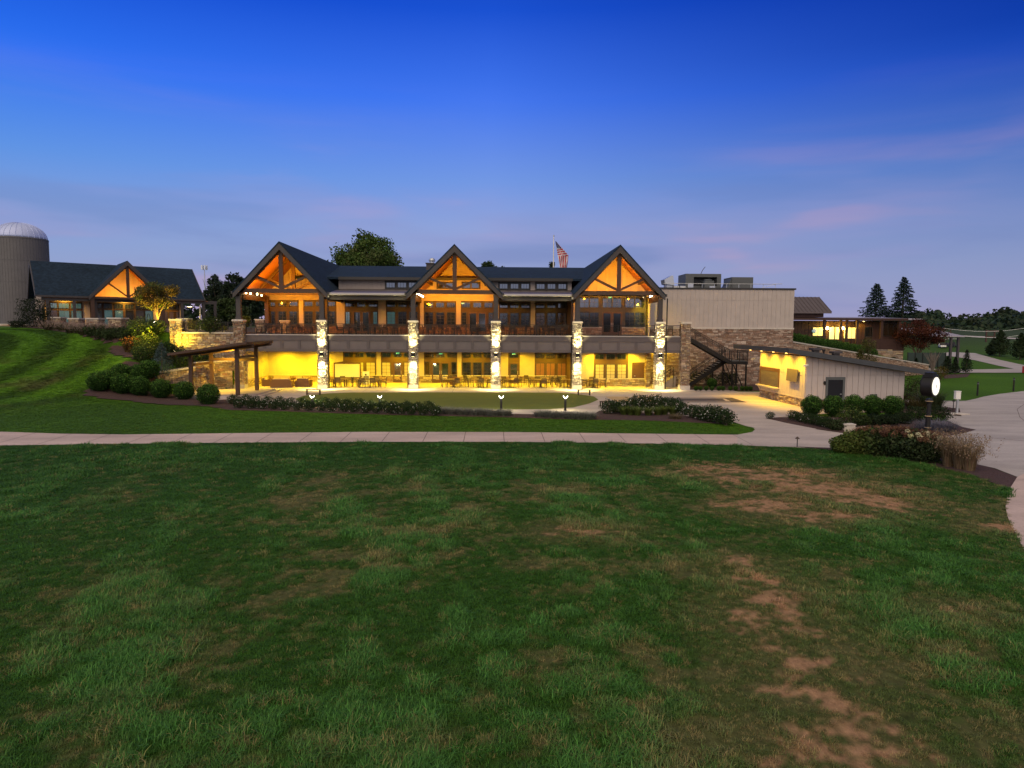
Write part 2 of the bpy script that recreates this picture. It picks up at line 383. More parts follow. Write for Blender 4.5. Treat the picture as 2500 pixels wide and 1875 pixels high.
def blades(P, h, w, lean, cols, rg=RNG, dirs=None):
    n=len(P); a=rg.uniform(0,2*PI,n); hh=(h*rg.uniform(.6,1.25,n)); ln=lean*rg.uniform(.3,1.3,n)*hh
    if dirs is None: dx=np.cos(a); dy=np.sin(a)
    else: dx,dy=dirs[:,0],dirs[:,1]
    s=np.stack([-dy,dx,np.zeros(n)],1)*(w*.5); L=np.stack([dx,dy,np.zeros(n)],1)
    z=np.zeros((n,3)); z[:,2]=1
    mid=P+z*(hh*.6)[:,None]+L*(ln*.35)[:,None]; top=P+z*(hh*np.sqrt(np.maximum(.25,1-.5*(ln/hh)**2)))[:,None]+L*ln[:,None]
    V=np.stack([P-s,P+s,mid+s*.8,mid-s*.8,top+s*.12,top-s*.12],1).reshape(-1,3); i=np.arange(n)*6
    F=np.concatenate([np.stack([i,i+1,i+2,i+3],1),np.stack([i+3,i+2,i+4,i+5],1)])
    return V,F,np.repeat(cols,6,axis=0)
# ------------------------------------------------------------------ world and sun
W=bpy.data.worlds.new('World'); S.world=W; W.use_nodes=True; nt=W.node_tree; nt.nodes.clear()
def N(t): return nt.nodes.new(t)
L=nt.links.new
tc=N('ShaderNodeTexCoord'); sp=N('ShaderNodeSeparateXYZ'); L(tc.outputs['Generated'],sp.inputs[0])
def srgb(r,g,b):
    f=lambda c:(c/255/12.92 if c/255<=.04045 else ((c/255+.055)/1.055)**2.4); return (f(r),f(g),f(b),1)
def ramp(stops, inp):
    r=N('ShaderNodeValToRGB'); r.color_ramp.interpolation='B_SPLINE' if False else 'EASE'
    el=r.color_ramp.elements
    while len(el)<len(stops): el.new(.5)
    for e,(p,c) in zip(el,stops): e.position=p; e.color=c
    L(inp,r.inputs[0]); return r
front=ramp([(0,srgb(160,157,188)),(.035,srgb(156,160,198)),(.085,srgb(152,164,207)),(.142,srgb(144,163,217)),(.204,srgb(115,152,227)),(.306,srgb(66,119,239)),(.407,srgb(26,81,209)),(.5,srgb(16,58,170)),(.62,(.20,.19,.22,1)),(1,(.55,.45,.38,1))],sp.outputs[2])  # unseen zenith greyed and warmed to keep the light neutral
front.color_ramp.interpolation='LINEAR'
# the sky is darker towards the right of the view
mr=N('ShaderNodeMapRange'); mr.inputs[1].default_value=-.62; mr.inputs[2].default_value=.62; L(sp.outputs[0],mr.inputs[0])
dk=N('ShaderNodeMix'); dk.data_type='RGBA'; dk.blend_type='MULTIPLY'; dk.inputs[0].default_value=1
sidec=ramp([(0,(.36,.88,1.03,1)),(.5,(1,1,1,1)),(1,(.06,.26,.47,1))],mr.outputs[0]); sidec.color_ramp.interpolation='LINEAR'
el=N('ShaderNodeMapRange'); el.inputs[1].default_value=.02; el.inputs[2].default_value=.34; L(sp.outputs[2],el.inputs[0])
L(el.outputs[0],dk.inputs[0]); L(front.outputs[0],dk.inputs[6]); L(sidec.outputs[0],dk.inputs[7])
# thin stretched clouds low in the sky
mp=N('ShaderNodeMapping'); mp.inputs['Scale'].default_value=(1.6,1.6,11); mp.inputs['Rotation'].default_value=(0,R(-5),0); L(tc.outputs['Generated'],mp.inputs[0])
n1=N('ShaderNodeTexNoise'); n1.inputs['Scale'].default_value=1.5; n1.inputs['Detail'].default_value=5; n1.inputs['Roughness'].default_value=.5; n1.inputs['Distortion'].default_value=.35; L(mp.outputs[0],n1.inputs['Vector'])
cr=ramp([(.38,(0,0,0,1)),(.66,(.62,.62,.62,1))],n1.outputs['Fac'])
lo=ramp([(0,(.9,.9,.9,1)),(.10,(.85,.85,.85,1)),(.17,(.50,.50,.50,1)),(.26,(.14,.14,.14,1)),(.34,(0,0,0,1))],sp.outputs[2])
mm=N('ShaderNodeMath'); mm.operation='MULTIPLY'; L(cr.outputs[0],mm.inputs[0]); L(lo.outputs[0],mm.inputs[1])
n2=N('ShaderNodeTexNoise'); n2.inputs['Scale'].default_value=2.3; n2.inputs['Detail'].default_value=3; mp2=N('ShaderNodeMapping'); mp2.inputs['Scale'].default_value=(1,1,6); mp2.inputs['Location'].default_value=(3,1,2); L(tc.outputs['Generated'],mp2.inputs[0]); L(mp2.outputs[0],n2.inputs['Vector'])
cc=ramp([(.38,srgb(112,130,186)),(.50,srgb(150,150,200)),(.60,srgb(194,158,190))],n2.outputs['Fac'])
mx=N('ShaderNodeMix'); mx.data_type='RGBA'; L(mm.outputs[0],mx.inputs[0]); L(dk.outputs[2],mx.inputs[6]); L(cc.outputs[0],mx.inputs[7])
# invented warm glow in the unseen sky behind the viewer, balances the light
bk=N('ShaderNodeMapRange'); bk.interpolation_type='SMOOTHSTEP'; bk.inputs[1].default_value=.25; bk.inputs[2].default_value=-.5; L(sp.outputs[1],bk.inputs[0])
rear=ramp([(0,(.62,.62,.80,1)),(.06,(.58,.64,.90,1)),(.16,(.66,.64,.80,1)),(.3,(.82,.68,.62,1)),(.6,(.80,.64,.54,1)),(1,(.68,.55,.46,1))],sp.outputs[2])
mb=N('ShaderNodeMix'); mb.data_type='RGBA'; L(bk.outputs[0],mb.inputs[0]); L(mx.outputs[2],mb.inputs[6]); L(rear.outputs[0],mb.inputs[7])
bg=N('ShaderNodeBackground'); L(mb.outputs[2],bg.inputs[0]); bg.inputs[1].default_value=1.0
sky=N('ShaderNodeTexSky'); sky.sky_type='NISHITA'; sky.sun_disc=False; sky.sun_elevation=R(-5); sky.sun_rotation=R(200)
bg2=N('ShaderNodeBackground'); L(sky.outputs[0],bg2.inputs[0]); bg2.inputs[1].default_value=.05
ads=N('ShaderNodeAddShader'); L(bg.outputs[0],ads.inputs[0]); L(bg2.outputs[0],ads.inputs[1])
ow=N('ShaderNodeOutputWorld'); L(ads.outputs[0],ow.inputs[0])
sl=bpy.data.lights.new('sun','SUN'); sl.energy=1.5; sl.angle=R(70); sl.color=(1,.82,.62)
so=bpy.data.objects.new('sun',sl); COL.objects.link(so); so.rotation_euler=(R(48),0,R(-22)); so.location=(-30,-80,50)
S.view_settings.view_transform='Standard'; S.view_settings.look='None'; S.view_settings.gamma=1; S.view_settings.exposure=0
S.cycles.use_denoising=True
S.cycles.max_bounces=6; S.cycles.diffuse_bounces=3; S.cycles.glossy_bounces=3; S.cycles.sample_clamp_indirect=4

# ------------------------------------------------------------------ terrain
def sst(a,b,x):
    t=np.clip((x-a)/(b-a),0,1); return t*t*(3-2*t)
def lerp(a,b,t): return a+(b-a)*t
HY=[-30,-20,-12,-6,0,5,10,20,35,70]; HZ=[0,0,.5,2.0,3.5,4.5,5.0,5.25,5.5,5.6]
def xwall(y): return -22.9-np.clip((-0.6-y)/5.4,0,1)*4.3
PA=np.array([-28.6,.9]); PB=np.array([-38.5,5.5]); PC=np.array([-56.0,21.0])
def seg_sd(x,y,a,b):
    d=b-a; nl=np.hypot(*d); return ((x-a[0])*d[1]-(y-a[1])*d[0])/nl   # >0 on the terrace side
RA=np.array([30.2,6.6]); RB=np.array([55.0,22.5]); RTA,RTB=4.30,1.15
def Hf(x,y):
    x=np.asarray(x,dtype=float); y=np.asarray(y,dtype=float)
    P=np.interp(y,HY,HZ)
    xw=xwall(y)
    t_hi=np.where(x<xw, 1.6+(P-1.6)*sst(0,5.5,xw-x), 0.0)
    t_lo=P*sst(-23,-34,x)
    left=lerp(t_lo,t_hi,sst(-8.2,-6.2,y))
    left=np.where((x>=xw-.05)&(y>-7.2),0.0,left)
    # terrace
    sd=np.minimum(seg_sd(x,y,PA,PB), seg_sd(x,y,PB,PC))
    terr=np.where((y>.55)&(x<-22.95), 1.0,0.0)*sst(-3.5,-.3,sd)
    tz=5.0+.45*sst(5,25,y)
    left=np.where(x<-22.95,lerp(left,np.maximum(tz,left*0+tz),terr),left)
    back=np.where(x>=-22.3,0,1)
    # bank behind the right-hand retaining wall
    d=RB-RA; nl=np.hypot(*d); al=((x-RA[0])*d[0]+(y-RA[1])*d[1])/nl; sdr=(-(x-RA[0])*d[1]+(y-RA[1])*d[0])/nl
    tw=RTA+(RTB-RTA)*np.clip(al/nl,0,1)-.25
    bank=lerp(tw, 3.3, sst(1,11,sdr))
    ok=(sdr>1.0)
    bank=np.where(ok,bank,0.0)*sst(74,60,x)*sst(30.3,31.2,x)*np.where(al>nl,sst(8,0,al-nl),1.0)
    right=np.where(x>30.2,bank,0.0)
    far=np.where(x>25, 4.2*sst(42,150,y),0.0)
    mid=np.where((x>=-22.95)&(x<=30),3.0*sst(36,60,y),0.0)
    h=np.where(x<-22.95,left,np.maximum(np.maximum(right,far),mid))
    roll=sst(180,700,np.hypot(x,y+40))*6
    return h+np.where(y>60,roll,0)
def H(x,y): return float(Hf(x,y))
def gh(u,v,tmax=900):
    """where the line of sight through a photo point meets the terrain"""
    d=ray(u,v); t=6.0; dt=.4
    while t<tmax:
        p=CAM+d*t
        if p.z<H(p.x,p.y):
            a,b=t-dt,t
            for _ in range(18):
                c=(a+b)/2; p=CAM+d*c
                if p.z<H(p.x,p.y): b=c
                else: a=c
            p=CAM+d*b; return Vector((p.x,p.y,H(p.x,p.y)))
        dt=.4 if t<120 else 3; t+=dt
    p=CAM+d*tmax; return Vector((p.x,p.y,0))

# value noise for patterns in the turf
def vnoise(x,y,seed):
    rg=np.random.default_rng(seed); G=rg.random((256,256))
    xi=np.floor(x).astype(int); yi=np.floor(y).astype(int); fx=x-xi; fy=y-yi; fx=fx*fx*(3-2*fx); fy=fy*fy*(3-2*fy)
    g=lambda i,j: G[i%256,j%256]
    return lerp(lerp(g(xi,yi),g(xi+1,yi),fx),lerp(g(xi,yi+1),g(xi+1,yi+1),fx),fy)
def fbm(x,y,sc,seed,o=4):
    r=0;a=1;t=0
    for k in range(o): r=r+a*vnoise(x*sc+17.3*k,y*sc-9.1*k,seed+k); t+=a; a*=.55; sc*=2.1
    return r/t
def inpoly(x,y,P):
    x=np.asarray(x); y=np.asarray(y); r=np.zeros(x.shape,bool); n=len(P)
    for i in range(n):
        x0,y0=P[i][0],P[i][1]; x1,y1=P[(i+1)%n][0],P[(i+1)%n][1]
        if y0==y1: continue
        c=((y0>y)!=(y1>y))&(x<(x1-x0)*(y-y0)/(y1-y0)+x0); r^=c
    return r
SOIL=[]
for (u,v,rx,ry) in [(1760,1150,1.3,.9),(1890,1165,1.9,1.3),(2010,1195,1.8,1.2),(2130,1225,1.3,.8),(1900,1235,1.2,.7),(2000,1260,1.0,.5),(1835,1420,.34,.30),(1880,1465,.42,.32),(1925,1500,.35,.35),(1850,1520,.28,.3),(1935,1545,.3,.28),(1895,1590,.26,.24),(1960,1640,.32,.3),(1920,1700,.28,.22),(2030,1720,.3,.3),(2080,1790,.34,.25),(2130,1850,.34,.2),(1985,1850,.34,.2),(1960,1790,.2,.2),(1820,1380,.3,.25),(1440,1300,.55,.3),(2450,1290,.5,.3),(2340,1495,.2,.1)]:
    p=atZ(u,v); SOIL.append((p.x,p.y,rx,ry))
def turf(x,y):
    """dead, soil, lush in 0..1 for the near lawn"""
    w1=fbm(x,y,.9,5); w2=fbm(x*.75,y,3.4,25)*.6+fbm(x,y,9.0,29,2)*.4
    soil=np.zeros_like(x)
    for (a,b,rx,ry) in SOIL:
        q=np.hypot((x-a)/rx,(y-b)/ry); soil=np.maximum(soil,sst(1.5,.15,q*.72+(w2-.46)*5.4))
    f=fbm(x,y,.33,41); f2=fbm(x,y,1.15,77)
    dist=np.hypot(x,y+DIST)
    zone=sst(-16,-4,x+ (y+45)*.25)*sst(33.2,27,dist)
    edge=sst(-33.4,-36.2,y)
    dead=sst(.50,.66,f*.35+f2*.35+.30*fbm(x,y,4.0,177)+.03*zone)*(.25+.75*zone)*edge
    dead=np.maximum(dead,.6*sst(1.9,.8,np.min([np.hypot((x-a)/(rx+.8),(y-b)/(ry+.6)) for a,b,rx,ry in SOIL],axis=0)+(w1-.5)))*np.where(edge>0,edge,0)
    lush=sst(.46,.66,fbm(x*1.0+y*.12,y*.32,.75,91)*.6+fbm(x,y,1.9,55)*.4)
    return dead,soil*sst(-32.5,-34,y),lush
C_G=np.array((.030,.092,.009)); C_L=np.array((.060,.172,.034)); C_D=np.array((.150,.132,.060)); C_S=np.array((.33,.195,.110))
def turfcol(x,y,k=1.0):
    d,s,l=turf(x,y); c=C_G[None]*np.ones((x.size,1)); l=l[:,None]; d=d[:,None]; s=s[:,None]
    far=sst(22,31,np.hypot(x,y+DIST))[:,None]
    c=lerp(c,np.array((.026,.082,.010))[None],far)
    c=lerp(c,C_L[None],l*.8*(1-.6*far)); c=lerp(c*k,C_D[None]*(k*.5+.5),d*.62); c=lerp(c,C_S[None],s*.95); return c

def gridmesh(name,xs,ys,hf,colf,mt,keep=None):
    X,Y=np.meshgrid(xs,ys); Z=hf(X,Y); V=np.stack([X,Y,Z],-1).reshape(-1,3); nx=len(xs); ny=len(ys)
    i=(np.arange(ny-1)[:,None]*nx+np.arange(nx-1)[None]).ravel(); F=np.stack([i,i+1,i+nx+1,i+nx],1)
    return mesh_np(name,V,F,colf(V[:,0],V[:,1]),mt,smooth=True)
def groundmat():
    M=mat('turf_ground',rough=.95,attr=True,spec=.1); nt=M.node_tree; b=nt.nodes['Principled BSDF']; at=[n for n in nt.nodes if n.type=='VERTEX_COLOR'][0]
    geo=nt.nodes.new('ShaderNodeNewGeometry'); mp=nt.nodes.new('ShaderNodeMapping'); mp.inputs['Scale'].default_value=(1,.55,1)
    n=nt.nodes.new('ShaderNodeTexNoise'); n.inputs['Scale'].default_value=7; n.inputs['Detail'].default_value=8; n.inputs['Roughness'].default_value=.8
    nt.links.new(geo.outputs['Position'],mp.inputs[0]); nt.links.new(mp.outputs[0],n.inputs['Vector'])
    r=nt.nodes.new('ShaderNodeMapRange'); r.inputs[1].default_value=.3; r.inputs[2].default_value=.72; r.inputs[3].default_value=.45; r.inputs[4].default_value=1.5; nt.links.new(n.outputs['Fac'],r.inputs[0])
    v=nt.nodes.new('ShaderNodeVectorMath'); v.operation='SCALE'; nt.links.new(at.outputs['Color'],v.inputs[0]); nt.links.new(r.outputs[0],v.inputs['Scale']); nt.links.new(v.outputs[0],b.inputs['Base Color'])
    bp=nt.nodes.new('ShaderNodeBump'); bp.inputs['Strength'].default_value=.6; bp.inputs['Distance'].default_value=.05; nt.links.new(n.outputs['Fac'],bp.inputs['Height']); nt.links.new(bp.outputs[0],b.inputs['Normal'])
    return M
MT['ground']=groundmat()
def stripes(x,y):
    """mower stripes curving up the bank"""
    q=np.hypot(x+62,(y+6)*1.15); return .5+.5*np.tanh(3*np.sin(q*1.5))
def groundcol(x,y):
    n=fbm(x,y,.12,3); n2=fbm(x,y,.5,13)
    c=np.array((.050,.120,.007))[None]*(.7+.6*n[:,None])
    hill=sst(-27,-33,x)*sst(-20,-12,y)*sst(60,30,y)
    st=stripes(x,y)[:,None]; c=c*(1+hill[:,None]*(st-.5)*.85)
    dry=sst(.52,.68,n2)[:,None]*hill[:,None]*sst(2,-8,y)[:,None]; c=lerp(c,np.array((.085,.075,.03))[None],dry*.55)
    far=sst(90,260,np.hypot(x,y+60))[:,None]; c=lerp(c,np.array((.040,.062,.026))[None],far)
    terr=(sst(-22,-23,x)*sst(.5,1.5,y)*sst(44,30,y)*sst(-1,0,np.minimum(seg_sd(x,y,PA,PB),seg_sd(x,y,PB,PC))))[:,None]
    c=lerp(c,np.array((.10,.078,.062))[None],terr); return c
xs=np.unique(np.concatenate([np.linspace(-2600,-140,14),np.linspace(-140,-76,18),np.arange(-76,-20,.8),np.arange(-23.5,-22.6,.1),np.arange(-20,28,1.6),np.arange(28,80,.9),np.linspace(80,240,40),np.linspace(240,2600,14)]))
ys=np.unique(np.concatenate([np.linspace(-900,-70,8),np.arange(-70,-24,2.0),np.arange(-24,44,.8),np.array([.45,.65,6.5,6.8]),np.arange(44,130,2.5),np.linspace(130,420,30),np.linspace(420,3200,14)]))
tag(gridmesh('ground',xs,ys,Hf,groundcol,'ground'),kind='structure')

# ------------------------------------------------------------------ sheets: paths, patio, beds
def poly_sheet(name, pts, z, mt, kind='structure'):
    mb=MB(); vs=[(p[0],p[1],z) for p in pts]; mb.add(vs,[tuple(range(len(vs)))])
    o=mb.build(name,mt,fix=False,recenter=False)
    if o.data.polygons[0].normal.z<0: o.data.flip_normals()
    return tag(o,kind=kind)
def PZ(*uv): return [atZ(u,v) for u,v in uv]
def strip(name,Lpx,Rpx,mt,dz=.03,n=10,terrain=True):
    """a ribbon between two photo polylines laid on the terrain"""
    mb=MB(); rows=[]
    def samp(P):
        out=[]
        for a,b in zip(P[:-1],P[1:]):
            for k in range(n): out.append((lerp(a[0],b[0],k/n),lerp(a[1],b[1],k/n)))
        return out+[P[-1]]
    A=samp(Lpx);B=samp(Rpx)
    for a,b in zip(A,B):
        p=gh(*a) if terrain else atZ(*a); q=gh(*b) if terrain else atZ(*b); rows.append((p,q))
    vs=[]
    M_=5
    for p,q in rows:
        for k in range(M_): 
            x=lerp(p.x,q.x,k/(M_-1)); y=lerp(p.y,q.y,k/(M_-1)); vs.append((x,y,H(x,y)+dz))
    fs=[(i*M_+k,i*M_+k+1,(i+1)*M_+k+1,(i+1)*M_+k) for i in range(len(rows)-1) for k in range(M_-1)]
    mb.add(vs,fs); o=mb.build(name,mt,fix=False,recenter=False,smooth=True)
    if o.data.polygons[0].normal.z<0: o.data.flip_normals()
    return tag(o,kind='structure')
topP=[(-260,1034),(0,1055),(150,1060),(300,1062),(600,1058.5),(900,1055.5),(1250,1056),(1500,1059),(1800,1062.5)]
botP=[(-260,1100),(0,1089),(150,1087),(300,1085),(600,1082),(900,1080),(1250,1080),(1500,1083),(1800,1088.5)]
pth=strip('path',topP,botP,'path',.030,8,False)
# expansion joints in the path
jm=MB()
for k in range(22):
    x=-24+k*2.02+.4
    f=lambda xx,P: float(np.interp(xx,[atZ(*p).x for p in P],[atZ(*p).y for p in P]))
    y1=f(x,topP); x2=x*.985; y0=f(x2,botP)
    if x<13.5: jm.add([(x2-.014,y0,.034),(x2+.014,y0,.034),(x+.014,y1,.034),(x-.014,y1,.034)],[(0,1,2,3)])
tag(jm.build('path_joint',"joint",fix=False,recenter=False),kind='structure')
# the open lawn between path and beds ends in a rounded tip; the concrete right of it
lawn_edge=[(1380,1024.5),(1500,1026),(1600,1028),(1690,1032.5),(1760,1036.5),(1820,1041),(1838,1045),(1843,1050),(1836,1056),(1807,1062.5)]
jun=PZ((1800,1062.5),*lawn_edge[::-1][1:5],(1790,1031),(1786,1026),(1900,1018),(2010,1018),(2010,1046),(1989,1049),(2080,1062),(2240,1070),(2240,1100),(2040,1099),(1930,1093.5),(1800,1088.5))
poly_sheet('junction_pavement',jun,.032,'concrete')
bed_front=[(480,988),(560,1002),(660,1004),(800,1009),(960,1014),(1100,1017),(1230,1019.5),(1380,1024.5)]
conc_front=[(1020,1001),(1100,1012),(1230,1014),(1330,1014.5),(1465,1014.5),(1480,1005),(1600,1009),(1700,1018),(1786,1026)]
pat=[(-22.25,.9),(-22.25,-9.5),(-19.4,-14.0)]+[tuple(atZ(*p)[:2]) for p in [(600,996),(760,1000),(1000,1006)]+conc_front[1:4]+[(1462,1014),(1560,1014),(1700,1019),(1786,1027)]]+[tuple(atZ(1900,1018.5)[:2]),(24.0,-16.8),(30.5,-16.8),(30.5,-2.0),(21.9,-2.0),(21.9,3.6),(17.75,3.2),(17.75,6.4),(15.2,6.4),(15.2,3.6),(7.8,3.6),(7.8,6.95),(-22.25,6.95)]
poly_sheet('patio',pat,.036,'concrete')
pj=MB()
for x in (-18.6,-11.1,-3.4,4.1,11.5,18.4):
    for y0,y1 in ((-3.0,-.5),(-.1,6.5)): pj.box(x-.012,x+.012,y0,y1,.03,.0395)
pj.box(-22,17.4,-.42,-.40,.03,.0392); pj.box(9,21.8,-4.6,-4.57,.03,.0392); pj.box(14,22.0,-10.6,-10.57,.03,.0392)
tag(pj.build('patio_joint','joint',fix=False,recenter=False),kind='structure')
green=PZ((720,975),(742,967),(800,961.5),(860,959.2),(1100,959),(1360,959.6),(1400,962),(1450,969),(1461,977),(1440,986),(1400,996),(1340,1000.5),(1230,1001),(1000,1001),(800,996),(735,985))
poly_sheet('putting_green',green,.041,'turf')
def mulchbed(name,pts,h=.05): 
    P=[Vector((p[0],p[1],0)) for p in pts]; c=sum(P,Vector())/len(P); mb=MB(); n=len(P)
    vs=[(p.x,p.y,.02) for p in P]+[(lerp(p.x,c.x,.05),lerp(p.y,c.y,.09),h) for p in P]
    fs=[(i,(i+1)%n,n+(i+1)%n,n+i) for i in range(n)]; mb.add(vs,fs); mb.add([(p[0],p[1],p[2]) for p in vs[n:]],[tuple(range(n))])
    return tag(mb.build(name,'mulch',recenter=False),kind='structure')
mulchbed('mulch_bed',PZ(*bed_front,(1500,1026),(1600,1028),(1690,1032.5),(1776,1036),(1790,1029),(1700,1018),(1600,1009),(1480,1004),(1467,1013),(1330,1013.5),(1230,1012.5),(1100,1010),(1020,1000),(800,992),(640,982),(560,974),(500,978)),.055)
mulchbed('mulch_bed',PZ((1865,1021.7),(1917,1034),(1989,1048),(2076,1061),(2240,1069),(2307,1067),(2350,1060),(2383,1050.6),(2350,1044),(2312,1029),(2204,1018),(2006,1019),(1954,1018.5),(1900,1019)),.06)
mulchbed('mulch_bed',PZ((2130,983),(2206,984),(2301,996),(2342,999),(2347.5,1016),(2307,1013.5),(2247,1008),(2130,1008)),.06)
mulchbed('mulch_bed',PZ((1940,1091),(2030,1094),(2120,1085),(2290,1085),(2380,1135),(2429,1145.6),(2483,1166),(2470,1190),(2464,1196),(2375,1163),(2274,1141),(2171,1125),(2063,1103)),.06)
mulchbed('mulch_bed',[(17.8,-.2),(22.4,-.9),(30,-1.2),(30,5.7),(17.8,5.7)],.10)
mulchbed('mulch_bed',PZ((2303,916),(2368,912.5),(2361,921),(2305,925)),.06)
road=PZ((2307,1014),(2347.5,1017.5),(2342,998),(2301,995),(2206,982),(2206,977),(2260,978.5),(2330,979.6),(2358,979.4),(2380,975),(2402,969),(2440,962.5),(2500,955.5),(2800,940),(2800,1180),(2500,1160),(2483,1166),(2429,1145),(2380,1134),(2300,1100),(2180,1100),(2180,1062),(2250,1068),(2307,1067),(2350,1060),(2383,1050.6),(2350,1044),(2312,1028))
poly_sheet('cart_road',road,.034,'road')
rj=MB()
for P in ([(2500,988),(2483,1000),(2490,1020),(2500,1028)],[(2310,1067),(2400,1069),(2500,1078)],[(2347,1008),(2420,1011),(2500,1012)]):
    Q=[atZ(*p) for p in P]
    for a,b in zip(Q[:-1],Q[1:]): rj.beam((a.x,a.y,.036),(b.x,b.y,.036),.03,.004)
tag(rj.build('road_joint','joint',recenter=False),kind='structure')
poly_sheet('pink_path',PZ((2483,1167),(2500,1158),(2900,1150),(2900,1420),(2530,1400),(2500,1346),(2484,1315),(2470,1290),(2459,1262),(2455,1240),(2458,1215),(2466,1194)),.038,'path')
strip('far_path',[(2300,862),(2323,860),(2380,862.5),(2440,879),(2500,892),(2560,900)],[(2300,868),(2335,872),(2380,880),(2440,894),(2500,906),(2560,912)],'road',.05,6)
strip('far_path',[(2180,903),(2375,903),(2500,901),(2600,900)],[(2180,912),(2371,911),(2500,911),(2600,911)],'road',.07,6)
strip('far_road',[(2330,819),(2420,823),(2520,828)],[(2330,821.5),(2420,826),(2520,831)],'road',.12,5)
# shuffle courts let into the patio
cq=MB(); 
def q4(mb,pts,z): mb.add([(p.x,p.y,z) for p in pts],[tuple(range(len(pts)))])
A=lambda x,y:(1380+x/4.424,840+y/4.424)
q4(cq,PZ(A(1030,585),A(1800,585),A(1965,635),A(1110,635)),.041)
o=cq.build('shuffle_court','shuffle',fix=False,recenter=False); o.data.flip_normals() if o.data.polygons[0].normal.z<0 else 0; tag(o,kind='structure')
cq=MB(); q4(cq,PZ(A(1040,593),A(1722,593),A(1730,597),A(1050,597)),.045); q4(cq,PZ(A(1080,621),A(1778,621),A(1790,626),A(1090,626)),.045); q4(cq,PZ(A(1700,597.5),A(1731,597.5),A(1777,620.5),A(1735,620.5)),.045)
o=cq.build('court_line','concrete',fix=False,recenter=False); [p.flip() for p in o.data.polygons if p.normal.z<0]; tag(o,kind='structure')
cq=MB(); q4(cq,PZ(A(430,572),A(680,572),A(770,632),A(560,632)),.041); q4(cq,PZ(A(760,572),A(920,572),A(1060,625),A(860,632)),.041)
o=cq.build('court_panel','tan',fix=False,recenter=False); [p.flip() for p in o.data.polygons if p.normal.z<0]; tag(o,kind='structure')
# ------------------------------------------------------------------ the clubhouse
AMB=(1,.36,.004); YEL=(1,.645,.004); PIL=(1,.84,.34)
club=thing('clubhouse','long two-storey lodge clubhouse with three timber gables, lit balcony and glowing ground-floor terrace','clubhouse',(-3.3,3.5,0))
PX=[-15.15,-7.03,.37,7.74,15.24]
pr=thing  # alias
def pillar(x, lit=True, w=.78, dy=.78, seed=0, faces='FLR', y0=-.36, name='stone_pillar'):
    mb=MB(); stone_box(mb,x-w/2+.03,x+w/2-.03,y0+.03,y0+dy,.42,6.03,faces,.25,.135,.105 if lit else .085,100+seed,gap=.017 if lit else .008,mortar=(.05,.042,.034) if lit else None,pal=[(.62,.56,.46),(.55,.49,.38),(.68,.62,.52),(.46,.39,.30),(.60,.53,.42),(.38,.32,.25)] if lit else STONE_P)  # lit pillars get paler stone: lamplight put into their colour
    o=mb.build(name,'stone',club)
    m2=MB(); m2.box(x-w/2-.05,x+w/2+.05,y0-.05,y0+dy+.03,0.03,.42); m2.build('plinth','concrete_b',o)
    m3=MB(); m3.box(x-w/2-.07,x+w/2+.07,y0-.07,y0+dy+.05,6.03,6.14); m3.box(x-w/2-.04,x+w/2+.04,y0-.04,y0+dy+.02,6.14,6.2); m3.build('pillar_cap','cap',o)
    if lit:
        m4=MB(); m4.box(x-.13,x+.13,y0-.10,y0+.02,3.02,3.30); m4.box(x-.22,x+.22,y0-.26,y0-.10,2.98,3.06); m4.box(x-.22,x+.22,y0-.26,y0-.10,3.26,3.34); m4.box(x-.17,x+.17,y0-.22,y0-.10,3.06,3.26)
        s=m4.build('wall_sconce','metal',o)
        g=MB(); g.box(x-.12,x+.12,y0-.22,y0-.12,3.335,3.35); g.build('lamp_lens','lamp_w',o); g=MB(); g.box(x-.12,x+.12,y0-.22,y0-.12,2.97,2.985); g.build('lamp_lens','lamp_w',o)
        for sg in (1,-1):
            spot((x,y0-.36,3.16+.24*sg),(x,y0-.02,3.16+3.4*sg),1500,PIL,46,.5,.04,club)
            spot((x,y0-.42,3.16+.24*sg),(x,y0-.30,3.16+3.2*sg),2000 if sg<0 else 1500,PIL,88,.8,.04,club)
    return o
for i,x in enumerate(PX): pillar(x,seed=i*7)
pillar(17.6,False,.80,seed=61,faces='FLR')
pillar(-22.42,False,.86,seed=77,faces='FLR',y0=-.62)
# walls of the rear plane
YW=7.0; YR=3.5
def wallpart(name,x0,x1,y,z0,z1,step=.4,seams=(),mt='siding'):
    mb=MB(); mb.box(x0,x1,y,y+.2,z0,z1); boards(mb,x0,x1,y,z0,z1,step,.028,.002+.028,seams); return mb.build(name,mt,club)
wallpart('lower_wall',-22.35,7.75,YW,.75,4.45)
wallpart('upper_wall',-22.4,7.75,YW,4.92,8.58)
wallpart('lower_wall',7.78,15.2,YR,.75,4.45)
wallpart('upper_wall',7.78,14.75,YR,4.92,8.62)
mb=MB(); stone_box(mb,-22.30,7.72,YW-.09,YW-.004,.03,.72,'F',.34,.15,.03,5); mb.build('stone_base','stone',club)
mb=MB(); stone_box(mb,7.80,15.17,YR-.09,YR-.004,.03,.72,'F',.34,.15,.03,6); mb.build('stone_base','stone',club)
mb=MB(); mb.box(-22.3,7.7,YW-.12,YW-.003,.72,.80); mb.box(7.82,15.16,YR-.12,YR-.003,.72,.80); mb.build('sill_band','cap',club)
# stone and brick veneer under the balcony windows
mb=MB(); stone_box(mb,-22.3,7.7,YW-.07,YW-.004,4.93,5.62,'F',.32,.14,.03,8,pal=[(.19,.085,.05),(.23,.12,.065),(.16,.08,.055),(.21,.12,.08)])
stone_box(mb,7.82,14.7,YR-.07,YR-.004,4.93,5.60,'F',.32,.14,.03,9,pal=[(.30,.17,.13),(.34,.22,.17),(.26,.15,.12),(.36,.26,.21)]); mb.build('brick_base','stone',club)
